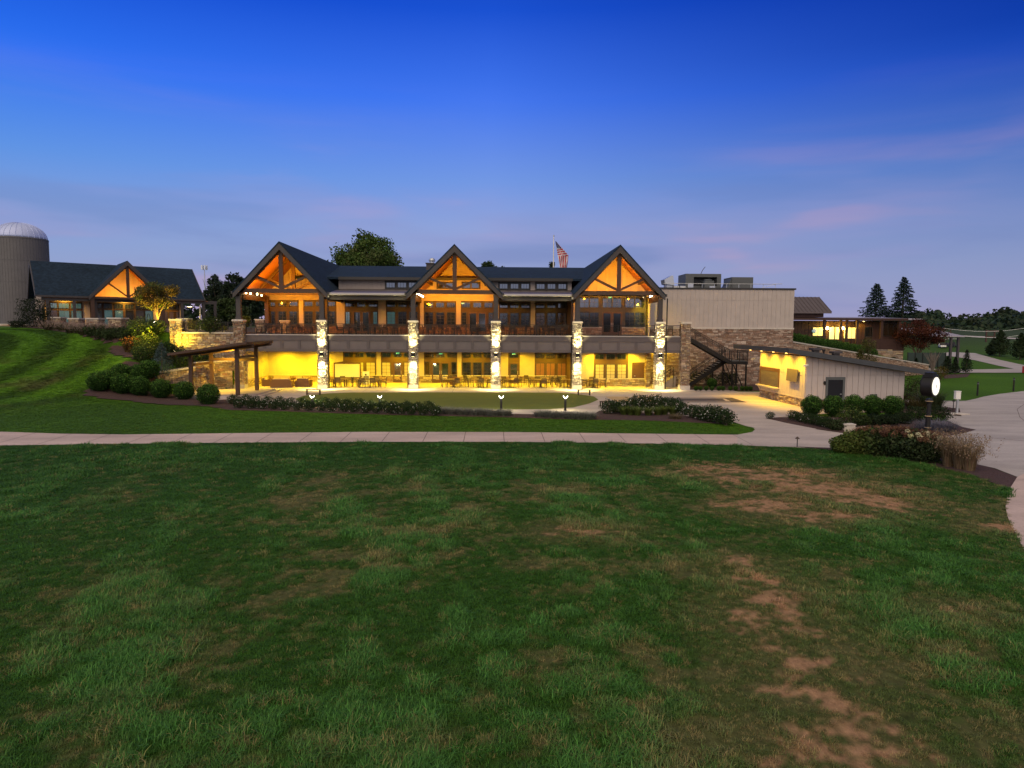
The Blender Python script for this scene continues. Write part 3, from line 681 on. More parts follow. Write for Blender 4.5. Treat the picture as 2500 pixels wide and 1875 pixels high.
# returns: left side of the terrace room, step between bays
mb=MB(); mb.box(-22.45,-22.25,1.0,7.2,.03,4.45); 
for k in range(15): mb.box(-22.25,-22.225,1.05+k*.42,1.10+k*.42,.75,4.45)
mb.build('side_wall','siding',club)
mb=MB(); stones(mb,(-22.245,1.0,.03),(0,1,0),(0,0,1),5.9,.72,.34,.15,(1,0,0),.03,STONE_P,15); mb.build('stone_base','stone',club)
mb=MB(); mb.box(7.56,7.76,YR,7.2,.03,8.6); mb.build('side_wall','casing',club)
mb=MB(); mb.box(15.0,15.2,YR+.2,20,.03,8.6); mb.build('side_wall','siding',club)
mb=MB(); stone_box(mb,14.75,15.2,YR-.5,YR+.2,.03,4.45,'FL',.3,.15,.06,31); mb.build('stone_pier','stone',club)
# rear block closing the back of the house
mb=MB(); mb.box(-22.4,15.1,20,20.2,0,10); mb.box(-22.45,-22.25,7.2,20,0,8.5); mb.build('rear_wall','siding',club)
# balcony floor, soffit and fascia
mb=MB(); mb.box(-22.6,17.9,.02,7.0,4.46,4.885); mb.build('balcony_floor','taupe',club)
fa=MB(); 
bays=[(-22.0,-15.54),(-14.76,-7.42),(-6.64,-.02),(.76,7.35),(8.13,14.85),(15.63,17.2)]
for x0,x1 in bays:
    fp_=MB(); fp_.box(x0+.02,x1-.02,-.06,.02,3.60,4.37); fp_.build('fascia_panel','panel',club)
    fa.box(x0,x1,-.055,.02,3.36,3.60); fa.box(x0,x1,-.055,.02,4.37,4.82)
    fa.box(x0+.25,x1-.25,-.13,-.06,4.60,4.82) if x1-x0>2 else fa.box(x0,x1,-.13,-.06,4.60,4.82)
    n=4 if x1-x0>2 else 1
    fa.box(x0,x1,-.13,-.06,3.36,3.62); fa.box(x0,x1,-.125,-.06,4.36,4.60)
    if n>1:
        for k in range(n+1):
            xx=lerp(x0+.12,x1-.12,k/n); fa.box(xx-.13,xx+.13,-.128,-.06,3.62,4.36)
fa.build('balcony_fascia','taupe',club)
mb=MB()
for x0,x1 in bays: mb.box(x0+.1,x1-.1,-.18,.3,4.82,4.90)
mb.build('deck_edge','gutter',club)
mb=MB(); mb.box(-22.2,15,.05,6.9,3.38,3.44); mb.build('terrace_ceiling','siding_white',club)
# ground-floor can lights
for x0,x1,yy,pw in ((-22,-15.5,(2.2,5.4),1350),(-14.8,-7.4,(2.4,5.4),1050),(-6.6,0,(2.4,5.4),850),(.8,7.3,(2.4,5.4),880),(8.1,14.9,(1.4,2.6),820)):
    for fx in (.25,.75):
        for y in yy:
            x=lerp(x0,x1,fx); c=MB(); c.lathe((x,y,3.345),[(.09,0),(.10,.034)],14); c.build('can_light','lamp_y',club)
            spot((x,y,3.33),(x,y+.25,0),pw,YEL,160,.6,.09,club)
# railings, one per bay
def railing(x0,x1,y,z0,parent,name='railing',h=.98,step=.105,posts=3):
    r=MB(); r.box(x0,x1,y-.025,y+.025,z0+h-.05,z0+h); r.box(x0,x1,y-.02,y+.02,z0+h-.16,z0+h-.13); r.box(x0,x1,y-.018,y+.018,z0+.08,z0+.11)
    n=int((x1-x0)/step)
    for k in range(1,n): xx=lerp(x0,x1,k/n); r.box(xx-.012,xx+.012,y-.012,y+.012,z0+.11,z0+h-.16)
    for k in range(posts): xx=lerp(x0+.03,x1-.03,k/(posts-1)); r.box(xx-.03,xx+.03,y-.03,y+.03,z0,z0+h+.02)
    return r.build(name,'metal',parent)
for x0,x1 in bays: railing(x0+.02,x1-.02,.12,4.9,club,posts=3 if x1-x0>2 else 2)
# upper posts
for x in PX+[-22.42,]:
    mb=MB(); y0=-.02 if x!=-22.42 else -.2
    mb.box(x-.2,x+.2,y0-.18,y0+.22,6.2,8.56); mb.box(x-.25,x+.25,y0-.23,y0+.27,6.2,6.42); mb.box(x-.24,x+.24,y0-.22,y0+.26,8.36,8.56); mb.build('upper_post','trim',club)
# downpipes beside pillars 1, 4 and 5
for x in (-14.60,7.22,15.86):
    mb=MB(); mb.tube([(x,-.12,.1),(x,-.12,8.3)],.055,8); mb.build('downpipe','metal',club)

# gables
GX=[(-18.62,4.13,YW,13.02),(-3.31,4.26,YW,12.93),(11.40,4.14,YR,13.0)]
EZ=8.64
def slopepoly(xa,hw,za,thick,over=0):
    """cross-section of one pitched roof skin (both slopes) as two quads list in x,z"""
    sl=(za-EZ)/hw
    return sl
for gi,(xa,hw,yw,za) in enumerate(GX):
    sl=(za-EZ)/hw; nx=math.hypot(1,sl); YF=-.75; YB=23.0
    up=lambda x,d: za-abs(x-xa)*sl+d
    t=.10*nx
    rf=MB()
    for sg in (-1,1):
        X=lambda a: xa+sg*a
        rf.prismY([(X(0),za),(X(hw),EZ),(X(hw),EZ-t),(X(0),za-t)],YF,YB)
    rf.build('gable_roof','shingle',club)
    bb=MB()
    for sg in (-1,1):
        X=lambda a: xa+sg*a
        d=.56
        bb.prismY([(X(0),za-t-.005),(X(hw),EZ-t-.005),(X(hw),EZ-d+.06),(X(hw-.10),EZ-d+.06),(X(0),za-d-.15)],YF+.02,YF+.14)
        bb.prismY([(X(hw+.02),EZ+.02),(X(hw+.02),EZ-.22),(X(hw+.14),EZ-.22),(X(hw+.14),EZ+.02)],YF,6.0 if gi!=2 or sg<0 else 20)   # eave gutter
        if gi==0 or (gi==1) : pass
    bb.build('barge_board','trim',club)
    cl=MB()
    for sg in (-1,1):
        X=lambda a: xa+sg*a
        cl.prismY([(X(0),za-t-.06),(X(hw-.06),EZ-t-.06),(X(hw-.06),EZ-t-.16),(X(0),za-t-.18)],YF+.16,yw+.02)
    cl.build('gable_ceiling','cedar',club)
    # plank lines and purlins on the underside
    for sg in (-1,1):
        for a in (.12,.62):
            pu=MB(); p=xa+sg*hw*a; z=za-t-.30-hw*a*sl
            pu.beam((p,YF+.2,z),(p,yw,z),.16,.24); pu.build('purlin','timber',club)
    # gable-end siding
    ge=MB(); ge.prismY([(xa,za-t-.2),(xa+hw-.15,EZ-.05),(xa-hw+.15,EZ-.05)],yw+.02,yw+.2)
    n=int(2*hw/.42)
    for k in range(1,n):
        x=xa-hw+2*hw*k/n; zt=za-t-.2-abs(x-xa)*sl-.1
        pass
    boards(ge,xa-hw+.2,xa+hw-.2,yw+.02,EZ,lambda x: max(EZ+.02,za-t-.2-abs(x-xa)*sl-.12),.42,.036,.07)
    hwid=(za-t-.35-11.0)/sl; ge.box(xa-hwid,xa+hwid,yw-.06,yw+.02,10.95,11.02)
    ge.build('gable_siding','siding',club)
    def truss(y,full=True,tie=True):
        tr=MB(); zt=8.74
        if tie: tr.box(xa-hw+.25,xa+hw-.25,y-.13,y+.13,zt-.18,zt+.18)
        tr.box(xa-.17,xa+.17,y-.127,y+.127,zt+.18,za-.62)
        for sg in (-1,1):
            tr.beam((xa+sg*.16,y,zt+.30),(xa+sg*hw*.52,y,za-.80-hw*.52*sl+.05),.2,.22,up=(0,1,0))
            tr.beam((xa+sg*.12,y,za-.78),(xa+sg*(hw-.28),y,EZ-.50+.12*sl),.2,.26,up=(0,1,0))
        return tr.build('truss','timber',club)
    truss(-.25)
    if gi==0: truss(3.5)
    # beam plates along the sides of the porch
    for sg in (-1,1):
        bm=MB(); x=xa+sg*(hw-.40)
        if gi==2 and sg>0: bm.box(x-.15,x+.15,.05,YR,8.0,8.55)
        else: bm.box(x-.15,x+.15,.20,yw-.02,8.02,8.55)
        bm.build('side_beam','casing',club)
    # cove strips above the tie beam and the lamps they hold
    st=MB(); st.box(xa-hw+.9,xa+hw-.9,.02,.09,8.76,8.80); st.build('cove_strip','lamp_y',club)
    arealight((xa,.3,8.99),(xa,yw*.75+.3,10.6),hw*1.3,.12,[680,580,390][gi],AMB,club)
    if gi!=2: arealight((xa,yw-1.5,8.72),(xa,yw,7.6),hw*1.5,.12,85,AMB,club)
    else: [spot((xa+q,.5,8.5),(xa+q,3.5,6.0),22,AMB,120,.8,.06,club) for q in (-2.2,2.2)]
# track heads, visible as small bright dots inside the gables
def track(px,Y,name='track_light'):
    for (u,v) in px:
        p=atY(u,v,Y); c=MB(); c.lathe((p.x,p.y,p.z-.05),[(.05,0),(.075,.05),(.075,.13),(.03,.2)],10); c.build(name,'lamp_w',club)
for k,(a,b) in enumerate([(180,645),(228,652),(300,660),(348,672)]): track([z3(a,b)],.8+k*1.2)
for k,(a,b) in enumerate([(258,652),(280,662),(300,676),(320,686)]): track([z4(a,b)],.8+k*1.2)
for k,(a,b) in enumerate([(1272,684),(1290,672),(1312,662)]): track([z5(a,b)],2.4-k*.6)
for xa in (-21.9,-6.9):
    for k in range(2): spot((xa+.3,2.0+2.2*k,8.0),(xa+3.2,6.9,9.0),130,AMB,110,.8,.06,club)
spot((14.3,1.6,7.9),(15.6,6,5),420,YEL,100,.8,.06,club)

# porches of bays two and four
for x0,x1 in ((-14.52,-7.62),(.93,7.28)):
    mb=MB(); mb.box(x0,x1,-.10,.14,8.02,8.40); mb.box(x0+.35,x1-.35,-.16,-.10,8.02,8.20); mb.build('porch_beam','trim',club)
    mb=MB(); mb.box(x0,x1,-.62,-.42,8.42,8.60); mb.box(x0,x1,-.42,-.10,8.40,8.46); mb.build('gutter','gutter',club)
    mb=MB(); mb.prismX([(-.42,8.60),(6.98,9.32),(6.98,9.22),(-.42,8.48)],x0-.4,x1+.4); mb.build('porch_roof','seam',club)
    mb=MB(); mb.box(x0,x1,.16,6.98,8.30,8.38); mb.build('porch_ceiling','cedar',club)
    for fx in (.25,.75):
        for y in (2.6,5.6):
            x=lerp(x0,x1,fx); c=MB(); c.lathe((x,y,8.265),[(.09,0),(.10,.034)],14); c.build('can_light','lamp_y',club)
            spot((x,y,8.25),(x,y+.4,5),110,(1,.58,.03),150,.7,.09,club)
# clerestory, main roof
mb=MB(); mb.box(-15.2,8,YW,YW+.2,9.34,10.40); boards(mb,-15.2,8,YW,9.34,10.4,.42,.03,.03); mb.build('clerestory_wall','siding_white',club)
mb=MB(); mb.prismX([(6.15,10.44),(24,13.10),(24,12.94),(6.15,10.24)],-19.5,11.5); mb.prismX([(24,13.10),(38,10.3),(38,10.1),(24,12.94)],-19.5,11.5); mb.build('main_roof','shingle',club)
mb=MB(); mb.box(-15,8.0,6.02,6.15,10.20,10.47); mb.build('eave_board','sash',club)
for zf,rs in ((z3,[(1693,527,1792,588),(1815,527,1915,588),(1935,527,2035,588)]),(z4,[(1147,540,1238,600),(1265,540,1355,600),(1380,540,1470,600),(1546,542,1638,602),(1664,542,1754,602),(1780,542,1870,602)])):
    a=pxbox(zf,(rs[0][0]-14,rs[0][1]-16,rs[2][2]+12,rs[0][3]+14),YW)
    mb=MB(); mb.box(a[0],a[1],YW-.06,YW-.002,a[2],a[3]); mb.build('window_casing','sash',club)
    if zf is z4:
        a=pxbox(zf,(rs[3][0]-14,rs[3][1]-16,rs[5][2]+12,rs[3][3]+14),YW)
        mb=MB(); mb.box(a[0],a[1],YW-.06,YW-.002,a[2],a[3]); mb.build('window_casing','sash',club)
    for r in rs: winpx(club,zf,r,YW-.06,cols=3,rows=1,fw=.05)
# chimney
p0=atY(*z4(360,375),18); p1=atY(*z4(440,330),18)
mb=MB(); mb.box(p0.x,p1.x,17.6,18.6,p0.z-1.0,p1.z); mb.box(p0.x-.08,p1.x+.08,17.5,18.7,p1.z,p1.z+.1); ch=mb.build('chimney','trim',club)
mb=MB(); c=((p0.x+p1.x)/2+.2,18.1,p1.z+.1); mb.lathe(c,[(.26,0),(.26,.16),(.36,.2),(.38,.36),(.30,.50),(.12,.58)],16); mb.build('chimney_cap','galv',ch)

# ---- windows and doors: helper for a group: brown casing with its sashes
def casing(zf,r,Y,mt='casing',t=.05):
    a=pxbox(zf,r,Y)
    if mt=='casing' and a[3]>5: mt='casing_dark'
    mb=MB(); mb.box(a[0],a[1],Y-t,Y-.002,a[2],a[3]); return mb.build('window_casing',mt,club)
def door(zf,r,Y,cols=1,rows=1,pane='glass_dark',double=False,name='glass_door'):
    x0,x1,z0,z1=pxbox(zf,r,Y)
    z0=max(z0,.05) if z0<2 else 4.92
    n=2 if double else 1
    for k in range(n):
        a=lerp(x0,x1,k/n)+.01; b=lerp(x0,x1,(k+1)/n)-.01
        f=MB(); f.box(a,a+.13,Y-.09,Y,z0,z1); f.box(b-.13,b,Y-.09,Y,z0,z1); f.box(a+.13,b-.13,Y-.088,Y,z1-.13,z1); f.box(a+.13,b-.13,Y-.088,Y,z0,z0+.30)
        for i in range(1,rows): z=z0+.3+(z1-z0-.43)*i/rows; f.box(a+.13,b-.13,Y-.07,Y-.03,z-.015,z+.015)
        d=f.build(name,'door',club)
        p=MB(); p.box(a+.12,b-.12,Y-.05,Y-.02,z0+.29,z1-.12); p.build('pane',pane,d)
        h=MB(); hx=b-.07 if (k==0) else a+.07; h.box(hx-.015,hx+.015,Y-.15,Y-.12,z0+.85,z0+1.2); h.box(hx-.012,hx+.012,Y-.12,Y-.09,z0+.88,z0+.92); h.box(hx-.012,hx+.012,Y-.12,Y-.09,z0+1.13,z0+1.17); h.build('handle','gutter',d)
YC=YW-.05
# balcony level, bay one
casing(z3,(393,718,756,1060),YW); casing(z3,(798,718,1160,1060),YW)
for a,b in ((405,500),(528,622),(646,742)):
    winpx(club,z3,(a,733,b,788),YC,cols=3,rows=1); winpx(club,z3,(a,838,b,985),YC,cols=2,rows=4,pane='glass_dark' if a<500 else 'glass')
for a,b in ((808,906),(930,1026),(1055,1148)):
    winpx(club,z3,(a,733,b,790),YC,cols=3,rows=1); winpx(club,z3,(a,838,b,985),YC,cols=2,rows=4,pane='glass')
# bay two
casing(z3,(1244,722,1610,1070),YW); casing(z3,(1690,722,2060,1070),YW)
for a,b in ((1250,1355),(1378,1475),(1500,1602)): winpx(club,z3,(a,738,b,795),YC,cols=3,rows=1)
winpx(club,z3,(1252,842,1306,985),YC,cols=2,rows=4,pane='glass_teal_glow'); winpx(club,z3,(1550,842,1603,985),YC,cols=2,rows=4,pane='glass_teal_glow')
door(z3,(1332,838,1524,1080),YC,double=True,pane='glass')
for a,b,g in ((1700,1796,'glass_teal_glow'),(1820,1918,'glass_dark'),(1940,2036,'glass_dark')):
    winpx(club,z3,(a,738,b,797),YC,cols=3,rows=1); winpx(club,z3,(a,842,b,985),YC,cols=2,rows=4,pane=g)
# bay three
casing(z4,(330,728,680,1070),YW); casing(z4,(730,728,1100,1070),YW)
for a,b in ((340,435),(460,554),(576,672)):
    winpx(club,z4,(a,742,b,804),YC,cols=3,rows=1); winpx(club,z4,(a,848,b,985),YC,cols=2,rows=4,pane='glass_dark' if a<500 else 'glass')
for a,b in ((738,834),(860,955),(980,1076)): winpx(club,z4,(a,742,b,804),YC,cols=3,rows=1,pane='glass' if a<900 else 'glass_dark')
winpx(club,z4,(738,850,792,985),YC,cols=2,rows=4); door(z4,(812,850,1010,1085),YC,double=True,pane='glass'); winpx(club,z4,(1026,850,1080,985),YC,cols=2,rows=4,pane='glass_dark')
# bay four
casing(z4,(1138,734,1482,1075),YW); casing(z4,(1534,734,1884,1075),YW)
for a,b in ((1146,1240),(1260,1358),(1378,1476),(1540,1638),(1660,1756),(1776,1868)):
    winpx(club,z4,(a,748,b,808),YC,cols=3,rows=1,pane='glass_dark' if a>1200 else 'glass'); winpx(club,z4,(a,856,b,1000),YC,cols=2,rows=4,pane='glass_brown' if a in(1540,1776) else 'glass_dark')
# middle gable lights
for a,b in ((468,655),(738,940)):
    casing(z4,(a,522,b,602),YW-.045,'timber',.07)
    m=(a+b)/2
    for c,d in ((a+8,m-3),(m+3,b-8)): winpx(club,z4,(c,530,d,594),YW-.114,cols=1,rows=1)
# right gable: big four-light windows either side of a door
YRC=YR-.05
casing(z5,(500,664,1222,1010),YR,'trim')
for a,b in ((508,718),(754,964),(997,1208)):
    for c,d in ((a,(a+b)/2),((a+b)/2,b)):
        winpx(club,z5,(c,680,d,806),YRC,cols=2,rows=2,pane='glass')
        if a!=754: winpx(club,z5,(c,848,d,1010),YRC,cols=2,rows=4 if True else 1,pane='glass_dark' if (c,a)!=(508,508) and d!=1208 else 'glass')
door(z5,(752,848,962,1105),YRC,double=True,pane='glass_dark')
# ground floor
casing(z3,(1228,1280,1588,1552),YW); casing(z3,(1638,1280,1968,1552),YW)
for a,b in ((1240,1338),(1362,1455),(1475,1580)): winpx(club,z3,(a,1287,b,1338),YC,cols=2,rows=1,pane='glass_dark'); winpx(club,z3,(a,1388,b,1540),YC,cols=2,rows=4,pane='blind')
for a,b in ((1645,1746),(1768,1862),(1884,1962)): winpx(club,z3,(a,1287,b,1338),YC,cols=2,rows=1,pane='glass_dark')
winpx(club,z3,(1645,1388,1746,1540),YC,cols=2,rows=4,pane='blind'); winpx(club,z3,(1884,1388,1962,1540),YC,cols=2,rows=4,pane='blind')
door(z3,(1768,1388,1866,1618),YC,pane='glass_brown')
casing(z4,(332,1284,692,1550),YW); casing(z4,(738,1284,1068,1550),YW)
for a,b in ((342,438),(460,560),(582,684),(748,840),(862,955),(978,1066)): winpx(club,z4,(a,1290,b,1343),YC,cols=2,rows=1,pane='glass_brown')
winpx(club,z4,(340,1388,394,1545),YC,cols=1,rows=1,pane='glass_brown'); winpx(club,z4,(628,1388,684,1545),YC,cols=1,rows=1,pane='glass_dark')
door(z4,(416,1390,608,1615),YC,double=True,pane='glass')
for a,b in ((748,842),(862,956),(978,1068)): winpx(club,z4,(a,1390,b,1545),YC,cols=2,rows=4,pane='glass_dark')
casing(z4,(1242,1288,1366,1552),YW); winpx(club,z4,(1254,1294,1350,1346),YC,cols=2,rows=1,pane='glass_dark'); door(z4,(1252,1396,1352,1615),YC,rows=3,pane='glass')
casing(z4,(1528,1288,1876,1552),YW)
for a,b in ((1538,1636),(1650,1748),(1768,1866)): winpx(club,z4,(a,1296,b,1350),YC,cols=2,rows=1,pane='glass_brown'); winpx(club,z4,(a,1396,b,1548),YC,cols=2,rows=1,pane='shutter',muntin=.05)
casing(z5,(664,1290,1030,1572),YR)
for a,b in ((676,772),(796,892),(914,1012)): winpx(club,z5,(a,1300,b,1360),YRC,cols=2,rows=1,pane='glass_dark'); winpx(club,z5,(a,1410,b,1568),YRC,cols=2,rows=4,pane='blind')
x0,x1,z0,z1=pxbox(z5,(1075,1392,1218,1645),YR)
mb=MB(); mb.box(x0,x0+.14,YR-.07,YR-.002,.05,z1); mb.box(x1-.14,x1,YR-.07,YR-.002,.05,z1); mb.box(x0+.14,x1-.14,YR-.068,YR-.002,z1-.14,z1); mb.build('door_frame','casing',club)
mb=MB(); mb.box(x0+.145,x1-.145,YR-.055,YR-.01,.05,z1-.145); d=mb.build('service_door','door',club); h=MB(); h.box(x0+.2,x0+.34,YR-.12,YR-.055,1.0,1.05); h.build('handle','gutter',d)
x0,x1,z0,z1=pxbox(z3,(948,1362,982,1615),YW); mb=MB(); mb.box(x0,x1,YW-.07,YW-.002,.05,z1); mb.build('door_frame','door',club)
# green exit signs behind the transoms
def text_mesh(txt,size,ext=.004):
    cu=bpy.data.curves.new('t','FONT'); cu.body=txt; cu.size=size; cu.extrude=ext; cu.align_x='CENTER'; cu.align_y='CENTER'
    o=bpy.data.objects.new('t',cu); COL.objects.link(o); bpy.context.view_layer.update()
    me=bpy.data.meshes.new_from_object(o.evaluated_get(bpy.context.evaluated_depsgraph_get())); bpy.data.objects.remove(o); return me
EXIT=text_mesh('EXIT',.15); EXIT.materials.clear(); EXIT.materials.append(MT['exit'])
def exitsign(zf,a,b,Y):
    p=atY(*zf(a,b),Y); mb=MB(); mb.box(p.x-.19,p.x+.19,Y-.075,Y-.055,p.z-.09,p.z+.09); s=mb.build('exit_sign','glass_teal_glow',club)
    o=bpy.data.objects.new('exit_letters',EXIT); COL.objects.link(o); o.parent=s; o.location=Vector((p.x,Y-.082,p.z))-Vector(worigin(s)); o.rotation_euler=(R(90),0,0)
exitsign(z3,1820,1293,YC); exitsign(z4,50,1296,YC) if False else None
exitsign(z4,514,1300,YC); exitsign(z4,1302,1302,YC); exitsign(z4,752,756,YC); exitsign(z5,838,692,YRC)
# floodlights at porch corners
for zf,a,b,Y in ((z3,1068,680,-.3),(z5,432,700,-.3)):
    p=atY(*zf(a,b),Y); mb=MB(); mb.box(p.x-.07,p.x+.07,p.y-.08,p.y+.06,p.z-.08,p.z+.08); mb.build('floodlight','white',club)
# ------------------------------------------------------------------ annex, roof plant, stair
annex=thing('service_wing','flat-roofed beige annex with board siding over a stone base, right of the gables','building',(22.7,12,0))
AX0,AX1,AY=15.22,30.2,6.0
mb=MB(); mb.box(AX0,AX1,AY,20,5.62,9.55); boards(mb,AX0,AX1,AY,5.72,9.46,.46,.022,.025,(8.42,)); mb.build('siding_wall','siding_white',annex)
mb=MB(); mb.box(AX0-.0,AX1+.12,AY-.10,20.1,9.50,9.66); mb.build('parapet_cap','sash',annex)
mb=MB(); mb.box(AX0,AX1+.04,AY-.12,AY-.002,5.58,5.72); mb.build('ledge','cap',annex)
mb=MB(); stone_box(mb,AX0,AX1,AY-.06,20,.02,5.58,'F',.34,.15,.05,41,pal=[(.30,.20,.15),(.24,.15,.11),(.37,.28,.22),(.20,.13,.10),(.33,.24,.19),(.27,.17,.12),(.42,.34,.28)]); mb.build('stone_base','stone',annex)
mb=MB(); mb.box(15.3,17.7,.9,5.85,4.46,4.885); mb.build('landing_slab','taupe',club)
spot((16.6,4.6,4.3),(17.2,5.9,1.2),560,YEL,140,.8,.1,club)
def hvac(name,label,zf,r,Y,dep,fn=None,cat='rooftop unit',mt='hvac'):
    x0,x1,z0,z1=pxbox(zf,r,Y); z0=max(z0,9.55)
    t=thing(name,label,cat,((x0+x1)/2,Y+dep/2,9.55))
    return t,x0,x1,9.55,z1
t,x0,x1,z0,z1=hvac('rooftop_unit','large grey rooftop air handler with a dark open intake and curved roof aerial',z6,(240,213,620,350),13,3.0)
mb=MB(); mb.box(x0,x1,13,16,z0,z0+.7); mb.box(x0,x0+.9,13,16,z0+.7,z1); mb.box(x1-.45,x1,13,16,z0+.7,z1); mb.box(x0+.9,x1-.45,13,16,z1-.35,z1); mb.box(x0+.9,x1-.45,14.6,15.9,z0+.7,z1-.35); mb.build('cabinet','hvac',t)
mb=MB(); 
for k in range(7): mb.box(x0+.9,x1-.45,13.5+.04*k,13.53+.04*k,z0+.75+k*.14,z0+.80+k*.14)
mb.build('intake_louvre','sash',t)
mb=MB(); mb.box(x0+.25,x0+.85,12.9,13,z0+.2,z0+1.0); mb.build('access_panel','galv',t)
mb=MB(); ax=atY(*z6(400,210),14).x; mb.tube([(ax,14,z1),(ax+.2,14,z1+.45),(ax+.32,14,z1+.62),(ax+.5,14,z1+.85)],.035,6); mb.build('aerial','sash',t)
t,x0,x1,z0,z1=hvac('rooftop_unit','square charcoal rooftop unit nearest the corner of the flat roof',z6,(738,250,966,352),12,2.6)
mb=MB(); mb.box(x0,x1,12,14.6,z0,z1); mb.box(x0+.1,x1-.1,11.96,12.0,z0+.2,z1-.25); mb.build('cabinet','hvac',t)
mb=MB(); mb.prismY([(x0-.9,z0),(x0,z0),(x0,z1-.15),(x0-.25,z0+.75)],12.2,14.2); mb.build('intake_hood','hvac',t)
t,x0,x1,z0,z1=hvac('rooftop_fan','silver hooded roof fan beside the right-hand gable',z6,(5,235,112,350),10,1.6)
mb=MB(); mb.box(x0+.3,x1-.15,10,11.2,z0,z0+.7); mb.build('curb','galv',t)
mb=MB(); mb.prismY([(x0+.1,z0+.7),(x1,z0+.55),(x1-.15,z1),(x0+.75,z1),(x0,z0+1.15)],9.8,11.4); mb.build('hood','galv',t)
t,x0,x1,z0,z1=hvac('rooftop_duct','low silver duct run between the roof fan and the large air handler',z6,(105,326,255,352),11,.8)
mb=MB(); mb.tube([(x0,11.4,z0+.32),(x1,11.4,z0+.32)],.3,12); mb.build('duct','galv',t); mb=MB(); [mb.box(x0+k*.7,x0+k*.7+.06,11.05,11.75,z0,z0+.64) for k in range(3)]; mb.build('duct_strap','hvac',t)
t,x0,x1,z0,z1=hvac('rooftop_unit','low grey condenser in front of the large air handler',z6,(445,268,545,350),11.5,1.2)
mb=MB(); mb.box(x0,x1,11.5,12.6,z0,z1-.2); mb.lathe(((x0+x1)/2,12.05,z1-.2),[(.42,0),(.45,.12),(.30,.18)],14); mb.build('cabinet','hvac',t); mb=MB(); mb.box(x1-.5,x1+.1,11.42,11.5,z0+.1,z0+.6); mb.build('access_panel','galv',t)
t,x0,x1,z0,z1=hvac('rooftop_railing','thin galvanised guard rail along the flat annex roof',z6,(0,318,1270,352),8,.1)
mb=MB(); mb.tube([(x0,8,z1),(x1-1.0,8,z1),(x1+.1,8,z1+.04)],.03,6); 
for k in range(10): xx=lerp(x0+.2,x1-.6,k/9); mb.tube([(xx,8,9.6),(xx,8,z1)],.025,6)
mb.tube([(x1-2.6,8,9.6),(x1-.6,8,z1)],.02,6); mb.build('rail','galv',t)

# metal stair: upper flight down to a landing, lower flight back under it
stair=thing('metal_staircase','black steel switchback stair with landing beside the stone annex wall','staircase',(21.5,1.5,.04))
def flight(y0,y1,P,Q,n,name='stair_flight'):
    """P top (x,z), Q bottom (x,z)"""
    mb=MB()
    for y in (y0,y1): mb.beam((P[0],y,P[1]-.12),(Q[0],y,Q[1]-.12),.06,.34)
    o=mb.build(name,'metal',stair)
    tr=MB()
    for k in range(n):
        f=(k+.5)/n; x=lerp(P[0],Q[0],f); z=lerp(P[1],Q[1],f); tr.box(x-.14,x+.14,y0+.03,y1-.03,z-.03,z+.015)
    tr.build('tread','gutter',o)
    r=MB()
    for y in (y0,y1):
        for h in (.98,.86,.12): r.beam((P[0],y,P[1]+h),(Q[0],y,Q[1]+h),.045 if h>.9 else .03,.045 if h>.9 else .03)
        m_=int(abs(P[0]-Q[0])/.14)
        for k in range(m_+1):
            f=k/m_; x=lerp(P[0],Q[0],f); z=lerp(P[1],Q[1],f); s=.022 if k%8==0 else .008; r.box(x-s,x+s,y-s,y+s,z+(.0 if k%8==0 else .12),z+.98)
    r.build('handrail','metal',o)
ly=[.75,2.05,2.15,3.45]
a=atY(*z5(1702,1105),ly[0]); b=atY(*z5(2118,1345),ly[0])
LZ=2.62; LX0=b.x+.15; LX1=atY(*z6(912,1150),ly[0]).x
flight(ly[0],ly[1],(18.05,4.87),(LX0,LZ),14)
c=atY(*z6(275,1385),ly[2]); flight(ly[2],ly[3],(LX0+.05,LZ),(c.x-.35,.10),15)
mb=MB(); mb.box(LX0,LX1,ly[0]-.03,ly[3]+.03,LZ-.30,LZ-.02); mb.build('landing','metal',stair)
mb=MB(); mb.box(LX0+.05,LX1-.05,ly[0]+.05,ly[3]-.05,LZ-.02,LZ+.01); mb.build('landing_plate','hvac',stair)
def rail_y(x,y0,y1,z0,parent):
    r=MB(); 
    for h in (.98,.86,.12): r.box(x-.02,x+.02,y0,y1,z0+h-.02,z0+h+.02)
    n=int((y1-y0)/.14)
    for k in range(n+1): y=lerp(y0,y1,k/n); s=.022 if k in (0,n) else .008; r.box(x-s,x+s,y-s,y+s,z0,z0+.98)
    return r.build('railing','metal',parent)
railing(LX0+.1,LX1-.0,ly[0],LZ,stair,step=.14,posts=3); railing(LX0+.1,LX1-.0,ly[3],LZ,stair,step=.14); rail_y(LX1,ly[0]+.04,ly[3]-.04,LZ,stair)
for x in (LX0+.25,LX1-.12):
    for y in (ly[0]+.1,ly[3]-.1): ps=MB(); ps.box(x-.06,x+.06,y-.06,y+.06,.05,LZ-.3); ps.build('post','metal',stair)
ps=MB(); ps.beam((LX0-.75,ly[3]-.1,.05),(LX0-.75,ly[3]-.1,1.9),.12,.12); ps.build('post','metal',stair)
br=MB(); br.beam((LX0-.6,ly[0]+.15,2.1),(LX0+.22,ly[0]+.35,.2),.07,.07); br.build('brace','metal',stair); br=MB(); br.beam((LX0+.35,ly[0]+.1,LZ-.35),(LX1-.35,ly[0]+.2,.15),.08,.08); br.build('brace','metal',stair); br=MB(); br.beam((LX0+.45,ly[3]-.1,LZ-.35),(LX1-.3,ly[3]-.2,.15),.07,.07); br.build('brace','metal',stair)
